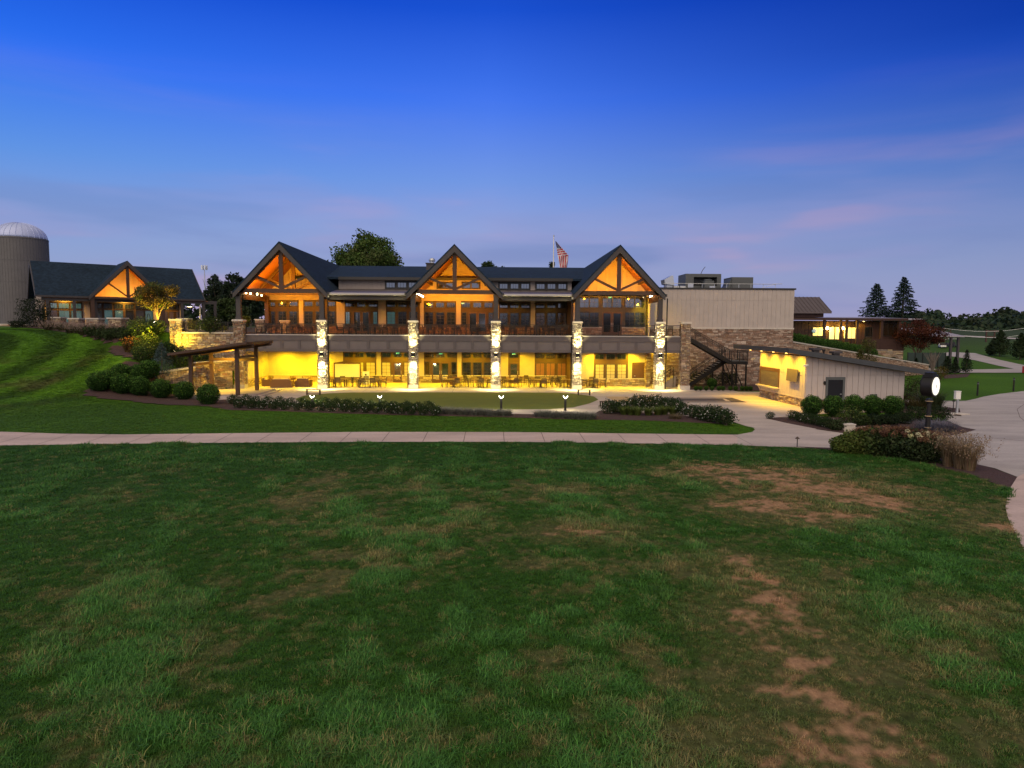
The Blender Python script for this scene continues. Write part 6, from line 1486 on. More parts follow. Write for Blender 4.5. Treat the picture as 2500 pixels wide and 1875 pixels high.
def lf(t,name,V,F,C,mt='leaf'):
    return mesh_np(name,V,F,C,mt,parent=t)
def stems(t,r,h,n=5):
    mb=MB()
    for k in range(n):
        a=2*PI*k/n; mb.tube([(.05*math.cos(a),.05*math.sin(a),-.05),(r*.25*math.cos(a),r*.25*math.sin(a),h*.4),(r*.5*math.cos(a),r*.5*math.sin(a),h*.9)],[.03,.022,.008],5)
    return mb.build('stem','bark',t)
def proto_round(r,n,size,base,sq=.95,seed=0,name='round_shrub',top=None,**k):
    t=thing(name,'x','shrub'); lf(t,'foliage',*shrub_mesh(r,n,size,base,sq,seed,top=top,**k)); stems(t,r,2*r*sq*.7); return t
used_p={}
def place(proto,x,y,z,sc,label,cat='shrub',group=None,rz=None):
    rz=random.uniform(0,6.28) if rz is None else rz
    if proto.name not in used_p:
        used_p[proto.name]=1; proto.location=(x,y,z); proto.rotation_euler=(0,0,rz); proto.scale=sc if hasattr(sc,'__len__') else (sc,)*3; tag(proto,label,cat,group); return proto
    o=dup(proto,(x,y,z),rz,sc,label,group); o['category']=cat
    if not group and 'group' in o: del o['group']
    return o
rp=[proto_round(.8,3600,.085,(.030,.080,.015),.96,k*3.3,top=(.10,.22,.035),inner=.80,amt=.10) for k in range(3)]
# clipped round shrubs before the pergola
row=[(515,855+140,1.0,'rightmost clipped round shrub in the front row, before the pergola posts'),(450,983,.95,'clipped round shrub second from the right in the front row before the pergola'),(394,979,.98,'clipped round shrub third from the right in the front row before the pergola'),(342,973,1.0,'clipped round shrub touching its left neighbour in the front row before the pergola'),(300,968,1.02,'clipped round shrub touching its right neighbour in the front row left of the pergola'),(241,962,.98,'clipped round shrub at the left tip of the mulch bed')]
fp=[509,450,394,342,300,241]
for k,(u,v,s,lab) in enumerate(row):
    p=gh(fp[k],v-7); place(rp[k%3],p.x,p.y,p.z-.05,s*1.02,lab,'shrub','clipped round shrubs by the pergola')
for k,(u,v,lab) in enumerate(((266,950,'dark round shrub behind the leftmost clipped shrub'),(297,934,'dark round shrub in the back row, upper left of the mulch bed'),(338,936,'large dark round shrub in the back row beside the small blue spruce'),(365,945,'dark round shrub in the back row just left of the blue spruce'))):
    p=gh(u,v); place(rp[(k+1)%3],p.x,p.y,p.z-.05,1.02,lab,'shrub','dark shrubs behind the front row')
mulchp=[gh(*q) for q in ((190,964),(240,975),(300,980),(400,990),(480,993),(560,1002),(545,975),(430,955),(395,925),(380,895),(330,880),(290,885),(295,905),(255,930),(215,950))]
# mulch draped on the bank
def drape(name,pts,mt,dz=.05,st=.5):
    xs_=[p[0] for p in pts]; ys_=[p[1] for p in pts]; gx=np.arange(min(xs_),max(xs_),st); gy=np.arange(min(ys_),max(ys_),st)
    X,Y=np.meshgrid(gx,gy); keep=inpoly(X,Y,pts); Z=Hf(X,Y)+dz; nx=len(gx); V=np.stack([X,Y,Z],-1).reshape(-1,3)
    i=(np.arange(len(gy)-1)[:,None]*nx+np.arange(nx-1)[None]).ravel(); F=np.stack([i,i+1,i+nx+1,i+nx],1); kk=keep.ravel(); F=F[kk[F].all(1)]
    used_=np.unique(F); mp_=np.full(len(V),-1); mp_[used_]=np.arange(len(used_)); o=mesh_np(name,V[used_],mp_[F],np.ones((len(used_),3)),mt,smooth=True); return tag(o,kind='structure')
drape('mulch_bed',[(p.x,p.y) for p in mulchp],'mulch',.05,.4)
bank=[gh(*q) for q in ((60,801),(95,804),(150,815),(207,829),(259,846),(256,862),(285,873),(330,884),(425,880),(440,850),(420,822),(390,810),(330,806),(250,803),(160,799),(110,796))]
drape('mulch_bed',[(p.x,p.y) for p in bank],'mulch',.07,.5)
# blue spruce
def conifer(name,label,x,y,z,h,r,base,n=5200,size=.12,droop=.25,seed=1,cat='conifer',top_open=.0):
    t=thing(name,label,cat,(x,y,z)); rg=np.random.default_rng(seed)
    mb=MB(); mb.tube([(x,y,z-.1),(x,y,z+h*.5),(x,y,z+h*.98)],[h*.022,h*.014,h*.003],8); mb.build('trunk','bark',t)
    nb=int(9*h/ max(.16*h,.5)*2.0)+34; per=n//nb; P=[]; 
    for k in range(nb):
        f=(k+.5)/nb; f=f**.85; zz_=h*(.04+.94*f); L=r*(1-f)**.8*rg.uniform(.7,1.12)+.02*h; a=k*2.4+rg.uniform(-.4,.4)
        m=max(6,int(per*(L/r+.15)*1.6)); tt=rg.uniform(.12,1,m)**.8
        px=x+np.cos(a)*L*tt; py=y+np.sin(a)*L*tt; pz=z+zz_+L*(.12*tt-droop*tt**2)
        w=L*.23*(1.15-tt); q=rg.normal(size=(m,3)); P.append(np.stack([px-np.sin(a)*w*q[:,0],py+np.cos(a)*w*q[:,0],pz+q[:,2]*w*.28],1))
    P=np.concatenate(P); c=pal(len(P),base,.4,.15,rg); out=unit(P-np.array((x,y,z+h*.3)))
    V,F,C=leafverts(P,size,c,out+np.array((0,0,.6)),.5,.42,rg); lf(t,'foliage',V,F,C); return t
p=gh(397,935); conifer('blue_spruce','small pale blue spruce with open branches among the dark shrubs',p.x,p.y,p.z-.2,2.9,1.35,(.075,.115,.115),4200,.09,.18,3)
# shrubs lit yellow on the bank
def bigshrub(label,x,y,z,r,sq,base,n=2600,size=.14,top=None,name='garden_shrub',amt=.3):
    t=thing(name,label,'shrub',(0,0,0)); V,F,C=shrub_mesh(r,n,size,base,sq,random.random()*50,top=top,inner=.35,amt=amt); lf(t,'foliage',V,F,C); stems(t,r,r*sq*1.4,6); t.location=(x,y,z); return t
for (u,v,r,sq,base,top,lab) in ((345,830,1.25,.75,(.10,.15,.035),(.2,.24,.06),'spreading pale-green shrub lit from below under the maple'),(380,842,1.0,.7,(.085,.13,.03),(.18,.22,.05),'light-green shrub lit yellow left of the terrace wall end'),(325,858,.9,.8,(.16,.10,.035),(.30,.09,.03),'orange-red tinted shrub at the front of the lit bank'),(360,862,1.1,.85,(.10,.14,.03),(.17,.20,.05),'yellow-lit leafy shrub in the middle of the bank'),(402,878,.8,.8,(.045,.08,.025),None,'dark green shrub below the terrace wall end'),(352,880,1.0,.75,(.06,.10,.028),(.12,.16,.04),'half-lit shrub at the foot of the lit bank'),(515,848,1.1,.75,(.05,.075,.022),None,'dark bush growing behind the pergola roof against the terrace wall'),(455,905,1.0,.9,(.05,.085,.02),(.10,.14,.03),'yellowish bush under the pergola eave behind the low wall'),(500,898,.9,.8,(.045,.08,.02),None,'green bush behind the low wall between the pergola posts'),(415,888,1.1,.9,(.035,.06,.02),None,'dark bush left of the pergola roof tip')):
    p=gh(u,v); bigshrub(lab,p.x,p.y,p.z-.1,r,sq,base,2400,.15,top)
# fountain grasses along the pavilion
def tuftgrass(name,label,x,y,z,n,h,w,lean,base,R_=.35,plume=None,cat='ornamental grass',group=None):
    t=thing(name,label,cat,(x,y,z),group); a=RNG.uniform(0,2*PI,n); rr=R_*np.sqrt(RNG.random(n)); P=np.stack([x+rr*np.cos(a),y+rr*np.sin(a),np.full(n,z-.02)],1)
    dirs=np.stack([np.cos(a+RNG.normal(0,.5,n)),np.sin(a+RNG.normal(0,.5,n))],1)
    V,F,C=blades(P,h,w,lean,pal(n,base,.35,.12),dirs=dirs); lf(t,'foliage',V,F,C)
    if plume is not None:
        m=n//3; k=RNG.choice(n,m); tips=V.reshape(n,6,3)[k,4]; Q=np.repeat(tips,9,axis=0)+RNG.normal(0,.035,(m*9,3))*np.array((1,1,2.4)); 
        lf(t,'plume',*leafverts(Q,.06,pal(len(Q),plume,.25,.1),None),mt='flower')
    return t
FG=[(108,800),(122,806),(140,806),(158,808),(176,812),(192,812),(207,816),(222,812),(244,812),(262,815)]
for k,(u,v) in enumerate(FG):
    p=gh(u,v); tuftgrass('fountain_grass',f'pinkish-plumed fountain grass before the pavilion, {ORD[k] if k<9 else "rightmost"} of its row',p.x,p.y,p.z,420,.78,.03,.85,(.075,.07,.035),.5,(.33,.24,.20),group='fountain grasses before the pavilion')
for k,(u,v,lab) in enumerate(((225,821,'low dark shrub behind the bank edge, below the widest pier'),(248,826,'low dark shrub below the pavilion pier, second along the bank edge'),(268,830,'low dark shrub at the corner of the lawn edge'),(289,824,'olive low shrub left of the gooseneck lamp'),(305,832,'low shrub next to the gooseneck lamp post'),(318,822,'grassy low shrub under the maple'))):
    p=gh(u,v); bigshrub(lab,p.x,p.y,p.z-.05,.75,.7,(.05,.075,.03),1500,.12)
p=gh(84,800); bigshrub('tall dark shrub beside the silo in front of the pavilion end wall',p.x,p.y,p.z-.2,1.75,1.05,(.022,.034,.018),3200,.17,name='tall_shrub')
p=gh(107,797); conifer('clipped_evergreen','narrow dark clipped evergreen at the pavilion corner',p.x,p.y,p.z-.2,2.6,.55,(.016,.03,.014),1800,.12,.1,9)
p=gh(45,799); bigshrub('low dark hedge shrub at the silo base',p.x,p.y,p.z-.1,1.1,.45,(.018,.03,.014),1600,.13)
# uplit maple and other trees
def tree(label,x,y,z,h,cr,base,n=9000,size=.16,trunk=.14,crown_z=.62,sqz=.75,seed=1,clumps=34,name='maple_tree',cat='tree',limbs=7,top=None):
    t=thing(name,label,cat,(x,y,z)); rg=np.random.default_rng(seed); rr=random.Random(seed)
    cz=h*crown_z; mb=MB(); fork=h*.26
    mb.tube([(x,y,z-.2),(x+.03*h*rr.uniform(-1,1),y,z+fork*.6),(x,y,z+fork)],[trunk*1.25,trunk,trunk*.85],9)
    for k in range(limbs):
        a=2*PI*k/limbs+rr.uniform(-.3,.3); e=cr*rr.uniform(.45,.8); hz=rr.uniform(.55,.9)*h
        mb.tube([(x,y,z+fork*.92),(x+e*.3*math.cos(a),y+e*.3*math.sin(a),z+lerp(fork,hz,.4)),(x+e*.7*math.cos(a),y+e*.7*math.sin(a),z+lerp(fork,hz,.75)),(x+e*math.cos(a),y+e*math.sin(a),z+hz)],[trunk*.6,trunk*.4,trunk*.25,trunk*.08],6)
    mb.build('trunk','bark',t)
    P=[];D=[];Cc=[]
    for k in range(clumps):
        q,d=shell(1,(0,0,0),(cr*.80,cr*.80,(h-cz)*.95 if True else 1),.45,rg); q=q[0]; 
        c0=np.array((x,y,z+cz))+q*np.array((1,1,1 if q[2]>0 else .62)); r=cr*rg.uniform(.22,.40); m=int(n/clumps*rg.uniform(.6,1.4))
        p_,d_=shell(m,c0,(r,r,r*sqz),.2,rg); p_=p_+rg.normal(0,r*.12,p_.shape); P.append(p_); D.append(d_); 
        cc=pal(m,np.array(base)*rg.uniform(.75,1.25),.3,.15,rg)
        if top is not None and rg.random()<.4: cc=pal(m,top,.3,.15,rg)
        Cc.append(cc)
    P=np.concatenate(P); lf(t,'crown',*leafverts(P,size,np.concatenate(Cc),np.concatenate(D),.4,.6,rg)); return t
p=atD(386,803,69); zb=H(p.x,p.y); 
tr_h=atD(386,681,69).z-zb
tree('small autumn maple lit golden from below before the pavilion',p.x,p.y,zb,tr_h,2.25,(.12,.095,.025),8500,.17,.13,.66,.7,4,30,top=(.09,.11,.03))
spot((p.x+.5,p.y-.8,zb+.15),(p.x,p.y+.1,zb+tr_h*.7),3200,(1,.60,.05),85,.7,.08)
mb=MB(); mb.lathe((p.x+.5,p.y-.8,zb),[(.06,0),(.08,.12)],10); tag(mb.build('uplight','lamp_y'),'small ground uplight at the foot of the autumn maple','uplight')
# floodlight washing the terrace wall end and bank shrubs
p=Vector((x0t+.1,-.55,H(x0t+.1,-.75))); mb=MB(); mb.lathe((p.x+.3,p.y-.6,p.z),[(.07,0),(.09,.14)],10); tag(mb.build('uplight','lamp_w'),'bright ground uplight in front of the terrace wall pier','uplight')
spot((x0t+2.4,-1.0,H(x0t+2.4,-1.0)+.3),(x0t+2.8,.2,5.0),420,(1,.66,.04),120,.8,.1); spot((p.x+.3,p.y-.75,p.z+.3),(p.x+.5,.3,5.6),1500,(1,.72,.04),110,.8,.1)
q=atY(405,805,-.2); spot((q.x-.6,-.8,H(q.x-.6,-.8)+2.6),(q.x-4,-3.5,2.6),1300,(1,.72,.04),130,.9,.15)
# tall tree and others behind the clubhouse
def bgtree(u,vtop,dep,wpx,label,base,seed,n=9000,size=.42,name='background_tree',ground=None,limbs=7,clumps=42,cz=.55,group=None,top=None):
    c=atD(u,vtop,dep); zb=H(c.x,c.y) if ground is None else ground; h=c.z-zb; cr=wpx*dep/FPX/2
    return tree(label,c.x,c.y,zb,h,cr,base,n,size,max(.12,h*.02),cz,.8,seed,clumps,name,'tree',limbs,top)
bgtree(897,574,118,162,'big round green oak rising behind the roof between the left and middle gables',(.062,.105,.022),12,24000,.46,'oak_tree',clumps=85,cz=.74,top=(.07,.10,.03))
bgtree(1200,634,135,74,'top of a green tree just above the roof right of the middle gable',(.035,.06,.02),13,7000,.40,cz=.75)
bgtree(1352,636,150,40,'small tree top just above the roof behind the flag',(.04,.055,.02),14,4000,.40,cz=.75)
for k,(u,v,d,w,base,lab) in enumerate(((585,748,96,52,(.035,.055,.02),'dark green tree right behind the left gable post'),(556,725,105,60,(.05,.08,.025),'lighter green rounded tree between the pavilion and the clubhouse'),(598,772,78,24,(.16,.15,.03),'small yellow-leaved tree behind the balcony end railing'),(535,752,108,44,(.03,.05,.02),'dark tree right of the pavilion roof end'),(575,668,170,75,(.018,.032,.018),'tall dark tree on the hill nearest the left gable'),(545,676,185,60,(.02,.036,.022),'tall dark tree on the hill second from the left gable'),(515,668,190,50,(.03,.05,.035),'pale-topped tree on the hill under the cell tower'),(530,690,180,60,(.025,.04,.022),'middle dark tree on the hill left of the clubhouse'),(610,700,150,60,(.015,.028,.015),'darkest tree half hidden behind the left gable roof'),(-6,690,130,40,(.02,.03,.015),'dark tree at the left edge behind the silo'))):
    bgtree(u,v,d,w,lab,base,30+k,5200,.34 if d<120 else .6)
for (u,v,d,w,base,lab) in ((470,790,76,36,(.16,.13,.03),'dome-shaped golden shrub lit on the upper terrace'),(545,800,74,20,(.12,.11,.03),'low yellow-lit shrub on the upper terrace beside the corner pillar')):
    c=atD(u,v,d); bigshrub(lab,c.x,c.y,4.95,w*d/FPX/2,.8,base,1500,.13)
spot(tuple(atD(545,800,71)),tuple(atD(560,812,74)),200,(1,.74,.06),130,.9,.1)
c=atD(545,790,79); conifer('clipped_evergreen','small dark cone evergreen on the upper terrace',c.x,c.y,4.95,1.7,.5,(.02,.035,.016),1300,.11,.1,19)
# right: conifers, red maple, small trees
for k,(u,v,d,w,lab) in enumerate(((2141,690,120,108,'blue-green cedar with slightly rounded top, left of the two tall conifers'),(2208,673,116,112,'tall pointed dark conifer, right of the two tall conifers'))):
    c=atD(u,v,d); zb=3.0; conifer('cedar_tree',lab,c.x,c.y,zb,c.z-zb,w*d/FPX/2*1.15,(.030,.055,.045) if k==0 else (.022,.042,.030),11000,.34,.10 if k==0 else .16,50+k)
c=atD(2245,781,93); zb=H(c.x,c.y); tree('spreading dark red maple at the right end of the brown lodge',c.x,c.y,zb,c.z-zb,3.4,(.065,.020,.012),8500,.20,.16,.66,.55,60,34,'red_maple',top=(.09,.028,.012))
c=atD(2120,815,72); zb=H(c.x,c.y); tree('slim yellow-green young tree rising over the retaining wall cap',c.x,c.y,zb,c.z-zb,1.2,(.085,.085,.022),3600,.14,.05,.52,1.3,61,22,'young_tree')
for k,(u,vt,vb,w,lab) in enumerate(((2138,872,905,24,'dark young magnolia just right of the yellow-green tree'),(2179,872,912,30,'dark cone-shaped young magnolia before the retaining wall, second from the left'),(2235,873,915,28,'dark young magnolia before the right end of the retaining wall'),(2312,868,915,36,'broad dark young magnolia behind the clock beside the bare shrub'),(2331,870,914,24,'narrow dark young magnolia at the front of the tree bed'),(2358,853,912,32,'tallest dark young magnolia standing rightmost in the tree bed'))):
    b=gh(u,vb); dd=(b-CAM).dot(FW); c=atD(u,vt,dd); conifer('magnolia_tree',lab,b.x,b.y,b.z,c.z-b.z,w*dd/FPX/2,(.020,.036,.018),2300,.16,-.25,70+k,'tree')
for k,(u,vt,vb,w,lab) in enumerate(((2440,805,870,56,'large dark rounded evergreen at the far right, left one of the pair'),(2490,812,878,52,'large dark rounded evergreen cut by the right edge'),(2420,832,868,28,'smaller dark evergreen left of the big pair at the far right'))):
    b=gh(u,vb); dd=(b-CAM).dot(FW); c=atD(u,vt,dd); conifer('juniper_tree',lab,b.x,b.y,b.z,c.z-b.z,w*dd/FPX/2,(.030,.052,.020),5200,.30,-.35,80+k,'tree')
# bare branched shrub
b=gh(2276,914); t=thing('bare_shrub','grey leafless twiggy shrub with upright fans behind the clock','shrub',(b.x,b.y,b.z)); mb=MB(); rq=random.Random(4); dd=(b-CAM).dot(FW); hh=(atD(2276,855,dd).z-b.z)
for k in range(46):
    a=rq.uniform(0,6.28); e=rq.uniform(.2,1.15); mb.tube([(b.x,b.y,b.z),(b.x+e*.35*math.cos(a),b.y+e*.35*math.sin(a),b.z+hh*.5),(b.x+e*math.cos(a),b.y+e*math.sin(a),b.z+hh*rq.uniform(.8,1))],[.035,.022,.007],4)
mb.build('twigs','twig',t)
b=gh(2296,928); bigshrub('yellow-leaved thin shrub right behind the clock case',b.x,b.y,b.z,.7,1.2,(.14,.10,.025),900,.13,amt=.4)
# hedge above the retaining wall
for k in range(14):
    f=k/13; q=atY(*z6(1410+f*560,905+f*105),0); 
    al=lerp(.03,.62,f); w0=Vector((*lerp(RA,RB,al),0)); nrm=Vector((-(RB-RA)[1],(RB-RA)[0],0)).normalized(); pt=w0+nrm*1.4; z=H(pt.x,pt.y)
    place(rp[k%3],pt.x,pt.y,z-.2,(.95,.95,1.1),f'hedge bush on the bank above the retaining wall, {ORD[k] if k<11 else ("third from the right" if k==11 else "second from the right" if k==12 else "rightmost")}','shrub','hedge bushes above the retaining wall')
# little box bushes below the stair
for k in range(12):
    u=[1699,1710,1724,1738,1755,1765,1783,1796,1812,1822,1832,1750][k]; p=atZ(u,953 if k<11 else 950,.1); 
    y=p.y if k<11 else p.y+1.4
    place(rp[k%3],p.x,y,.08,.27 if k<11 else .6,f'small clipped box bush by the stair foot, {ORD[k] if k<11 else "the one set back under the landing"}','shrub','box bushes below the stair')
for k,(u,v,lab) in enumerate(((1703,936,'loose dark shrub between the lower flight and the annex wall'),(1738,938,'loose dark shrub under the upper stair flight'),(1775,934,'loose dark shrub under the stair landing'),(1795,938,'low loose shrub by the landing posts'))):
    p=atY(u,v,3.8); bigshrub(lab,p.x,4.6,.1,.75,.9,(.03,.055,.02),1100,.11)
# white-flowered hedge
def flower_proto(seed,base,r=.52,sq=.8,fl=26,fc=(.75,.76,.72)):
    t=thing('rose_bush','x','rose bush'); V,F,C=shrub_mesh(r,1150,.085,base,sq,seed,inner=.45,amt=.28); lf(t,'foliage',V,F,C); stems(t,r,r*sq*1.3,4)
    P,d=shell(fl,(0,0,r*sq),(r*1.02,r*1.02,r*sq*1.04),.93); P[:,2]=np.maximum(P[:,2],.12); Q=np.repeat(P,4,axis=0)+RNG.normal(0,.012,(fl*4,3))
    lf(t,'blossom',*leafverts(Q,.052,pal(len(Q),fc,.12,.04),np.repeat(d,4,axis=0),1.2,.8),mt='flower'); return t
fpz=[flower_proto(k*2.7,(.032,.060,.020),fl=(9,5,13)[k]) for k in range(3)]
n=36
NTH=['1st','2nd','3rd']+['%dth'%i for i in range(4,21)]+['21st','22nd','23rd']+['%dth'%i for i in range(24,31)]+['31st','32nd','33rd']+['%dth'%i for i in range(34,41)]
for k in range(n):
    f=k/(n-1); u=lerp(572,1062,f)+random.uniform(-3,3); v=lerp(992,1010,f); row_=k%2
    p=atZ(u,v+(4 if row_ else -6),.05); lo_=['near the pergola','before the left bench','before the second pillar','near the lavender'][min(3,int(f*4))]
    place(fpz[k%3],p.x,p.y,.03,random.uniform(.72,.92),f'white rose bush {lo_}, {NTH[k]} from the left in the long front hedge','rose bush','rose bushes in the long front hedge')
rb2=[(1487,1000),(1503,998),(1520,996),(1540,993),(1560,991),(1582,989),(1604,991),(1626,994),(1648,998),(1668,1003),(1690,1010),(1712,1015),(1734,1019),(1756,1023),(1772,1027)]
for k,(u,v) in enumerate(rb2):
    p=atZ(u,v+10,.05); place(fpz[k%3],p.x,p.y,.03,random.uniform(1.0,1.3),f'white rose bush in the hedge right of the green, {ORD[k] if k<10 else ["fifth","fourth","third","second","first"][k-10]+" from its right end"}','rose bush','rose bushes in the right-hand hedge')
for k,(u,v) in enumerate(((1880,1022),(1937,1026),(1955,1030),(1972,1034),(1990,1038),(2008,1042),(2022,1044))):
    p=atZ(u,v,.05); place(fpz[k%3],p.x,p.y,.03,.55 if k==0 else .78,f'low white-flowering rose bush in the bed before the hut, {ORD[k]}','rose bush','low rose bushes before the hut')
# lavender mounds
def lav(label,x,y,r,h,group,base=(.21,.215,.175)):
    t=tuftgrass('lavender_mound',label,x,y,.03,900,h*.68,.02,.95,base,r,None,'lavender',group); return t
for k,(u,v) in enumerate(((1082,1008),(1106,1010),(1130,1011),(1156,1012),(1180,1012),(1204,1014),(1228,1014))):
    p=atZ(u,v,.05); lav(f'grey lavender mound left of the open pavement strip, {ORD[k]}',p.x,p.y,.48,.62,'lavender mounds left')
for k,(u,v) in enumerate(((1325,1016),(1348,1018),(1372,1019),(1396,1020),(1420,1021),(1434,1021))):
    p=atZ(u,v,.05); lav(f'grey lavender mound before the right part of the green, {ORD[k]}',p.x,p.y,.46,.58,'lavender mounds right')
for k,(u,v) in enumerate(((1523,1012),(1540,1013),(1556,1014),(1583,1014),(1606,1013),(1622,1012),(1642,1012))):
    p=atZ(u,v,.05); tuftgrass('daylily_clump',f'yellow-green grassy daylily clump in front of the right-hand hedge, {ORD[k]}',p.x,p.y,.03,260,.55,.03,.8,(.10,.14,.03),.16,None,'ornamental grass','daylily clumps before the right-hand hedge')
p=atZ(1648,1022,.05); tuftgrass('dry_grass_clump','dry straw-coloured grass clump in the mulch right of the daylilies',p.x,p.y,.03,300,.35,.02,1.0,(.14,.11,.06),.35,None)
# hut-side row of laurels
bs=[(1981,1017,'clipped laurel shrub at the lit corner of the hut'),(2033,1018,'clipped laurel shrub in front of the hut door, light tips'),(2083,1016,'clipped laurel shrub right of the hut door'),(2129,1016,'clipped laurel shrub under the meter box on the hut'),(2178,1018,'clipped laurel shrub at the right corner of the hut')]
for k,(u,v,lab) in enumerate(bs):
    p=atZ(u,v-2,.05); place(rp[k%3],p.x,p.y,.02,(.84,.84,.90),lab,'shrub','laurels beside the hut')
for (u,v,r,sq,base,top,lab) in ((2075,1040,.75,.75,(.055,.085,.025),(.10,.13,.03),'mid-green low shrub left of the hydrangeas'),(2105,1038,.5,.6,(.045,.07,.022),None,'dark low shrub behind the hydrangeas'),(2135,1037,.55,.6,(.025,.045,.02),None,'dark shrub under the laurels, behind the hydrangeas'),(2170,1037,.55,.6,(.022,.04,.018),None,'very dark shrub between the laurels and the hydrangeas'),(2205,1034,.55,.6,(.026,.045,.018),None,'dark flowering shrub left of the clock post'),(2235,1028,.8,.6,(.03,.05,.02),None,'dark green shrub behind the clock post'),(2290,1028,.8,.6,(.03,.048,.02),None,'dark shrub behind the blue-grey mound'),(2040,1049,.5,.6,(.05,.07,.03),None,'tiny olive shrub left of the pale utility box'),(2215,968,1.3,.8,(.04,.055,.02),None,'brownish-green shrub at the right end wall of the hut'),(2240,975,1.1,.8,(.045,.055,.022),None,'brownish shrub left of the clock case at the lawn edge'),(2220,990,1.0,.5,(.10,.07,.03),None,'russet low shrub right of the hut corner')):
    p=atZ(u,v,.05); bigshrub(lab,p.x,p.y,.03,r,sq,base,1500,.10,top)
p=atZ(2275,1000,.05); tuftgrass('yucca_plant','spiky green yucca clump behind the clock post',p.x,p.y,.04,420,1.35,.05,.8,(.05,.075,.03),.5,None,'plant')
p=atZ(2240,1000,.05); tuftgrass('yucca_plant','low brown-green grassy clump left of the yucca',p.x,p.y,.04,420,.8,.04,.9,(.085,.075,.03),.6,None,'plant')
for k,(u,v,r) in enumerate(((2272,1052,.7),(2298,1050,.7))):
    p=atZ(u,v,.05); tuftgrass('russian_sage',('left' if k==0 else 'right')+' blue-grey sage mound behind the clock post foot',p.x,p.y,.04,700,.6,.016,.95,(.15,.15,.185),r,None,'plant','blue-grey sage mounds')
# hydrangeas
def hydrangea(label,x,y,r,h,base,fc,nf,seed):
    t=thing('hydrangea',label,'hydrangea',(x,y,.04),'hydrangeas by the clock'); rg=np.random.default_rng(seed)
    P,d=shell(2600,(x,y,h*.5),(r,r,h*.52),.5,rg); P=lumpy(P,d,(x,y,h*.5),r,.22,seed,2.0); P[:,2]=np.maximum(P[:,2],.08); lf(t,'foliage',*leafverts(P,.12,pal(len(P),base,.35,.15,rg),d,.5,.65,rg))
    mb=MB()
    for k in range(6):
        a=k*1.05; mb.tube([(x,y,0),(x+r*.3*math.cos(a),y+r*.3*math.sin(a),h*.45),(x+r*.6*math.cos(a),y+r*.6*math.sin(a),h*.85)],[.03,.02,.01],5)
    mb.build('stem','bark',t)
    if nf:
        a=rg.uniform(0,2*PI,nf); q=np.sqrt(rg.random(nf))*.92; c=np.stack([x+r*q*np.cos(a),y+r*q*np.sin(a),h*.52+h*.50*np.sqrt(1-q*q*.8)],1)
        Pq=[];Cq=[];Dq=[]
        for i in range(nf):
            m=70; p_,d_=shell(m,c[i],(.12,.12,.11),.8,rg); Pq.append(p_); Dq.append(d_); Cq.append(pal(m,fc[rg.integers(len(fc))],.2,.06,rg))
        lf(t,'flower_heads',*leafverts(np.concatenate(Pq),.055,np.concatenate(Cq),np.concatenate(Dq),1.2,.85,rg),mt='flower')
    return t
BR=[(.13,.06,.03),(.18,.10,.05),(.10,.045,.028)]; CR=[(.55,.52,.33),(.45,.45,.22)]; LG=(.075,.105,.022); DH=(.030,.048,.018)
HYD=[(2062,1103,.62,.95,LG,[],0,'low light-green hydrangea without flowers at the left end of the hedge'),(2095,1105,.8,1.35,LG,CR,3,'light-green hydrangea with two cream heads'),(2128,1108,.85,1.55,(.05,.075,.02),BR,14,'hydrangea with brown heads right of the light-green ones'),(2165,1112,.9,1.6,DH,BR,26,'hydrangea thick with brown heads in the middle of the hedge'),(2200,1116,.95,1.6,DH,BR,28,'darkest brown-headed hydrangea left of the clock post'),(2240,1122,1.0,1.6,DH,BR+CR,24,'hydrangea with mixed brown and cream heads before the clock post'),(2272,1126,.95,1.5,DH,BR+CR[:1],18,'hydrangea with a few cream heads at the right end beside the dry grass')]
for k,(u,v,r,h,base,fc,nf,lab) in enumerate(HYD):
    p=atZ(u,v,.05); hydrangea(lab,p.x,p.y,r,h*.80,base,fc,nf,200+k)
for k,(u,v,h,lab) in enumerate(((2316,1138,1.3,'tall dry feather-reed grass clump next to the hydrangeas'),(2343,1144,1.25,'tall dry feather-reed grass clump in the middle of the three'),(2366,1148,1.1,'tall dry feather-reed grass clump nearest the road'))):
    p=atZ(u,v,.05); tuftgrass('feather_reed_grass',lab,p.x,p.y,.04,380,h*.95,.014,.5,(.22,.16,.095),.20,(.26,.19,.12),group='dry feather-reed grasses')
# ------------------------------------------------------------------ far woods
def woodland(name,pts,base,n,size,rr,seed,label=None):
    rg=np.random.default_rng(seed); P=[];D=[];C=[]
    for (c,r) in pts:
        p_,d_=shell(n,c,(r,r,r*rg.uniform(.7,1.05)),.75,rg); P.append(p_);D.append(d_);C.append(pal(n,np.array(base)*rg.uniform(.7,1.3)*np.array((rg.uniform(.85,1.3),1,1)),.25,.1,rg))
    o=mesh_np(name,*[a for a in leafverts(np.concatenate(P),size,np.concatenate(C),np.concatenate(D),.8,.8,rg)],'leaf'); return tag(o,kind='stuff')
rq=random.Random(8); pts=[]
for k in range(330):
    u=rq.uniform(2190,2680); d=rq.uniform(300,520); top=765+ (520-d)*.16 + rq.uniform(-9,12)-(5 if u>2420 else 0) + 5*math.sin(u*.03); q=atD(u,top,d); r=rq.uniform(5,10); pts.append(((q.x,q.y,q.z-r*.8),r))
woodland('far_woodland',pts,(.026,.046,.024),130,2.4,0,3)
pts=[]
for k in range(60):
    u=rq.uniform(1990,2230); d=rq.uniform(420,520); q=atD(u,800+rq.uniform(-6,5),d); r=rq.uniform(5,9); pts.append(((q.x,q.y,q.z-r*.8),r))
for k in range(90):
    u=rq.uniform(-160,640); d=rq.uniform(230,330); q=atD(u,(720 if u>470 else 752)+rq.uniform(-12,30),d); r=rq.uniform(4,8); pts.append(((q.x,q.y,q.z-r*.8),r))
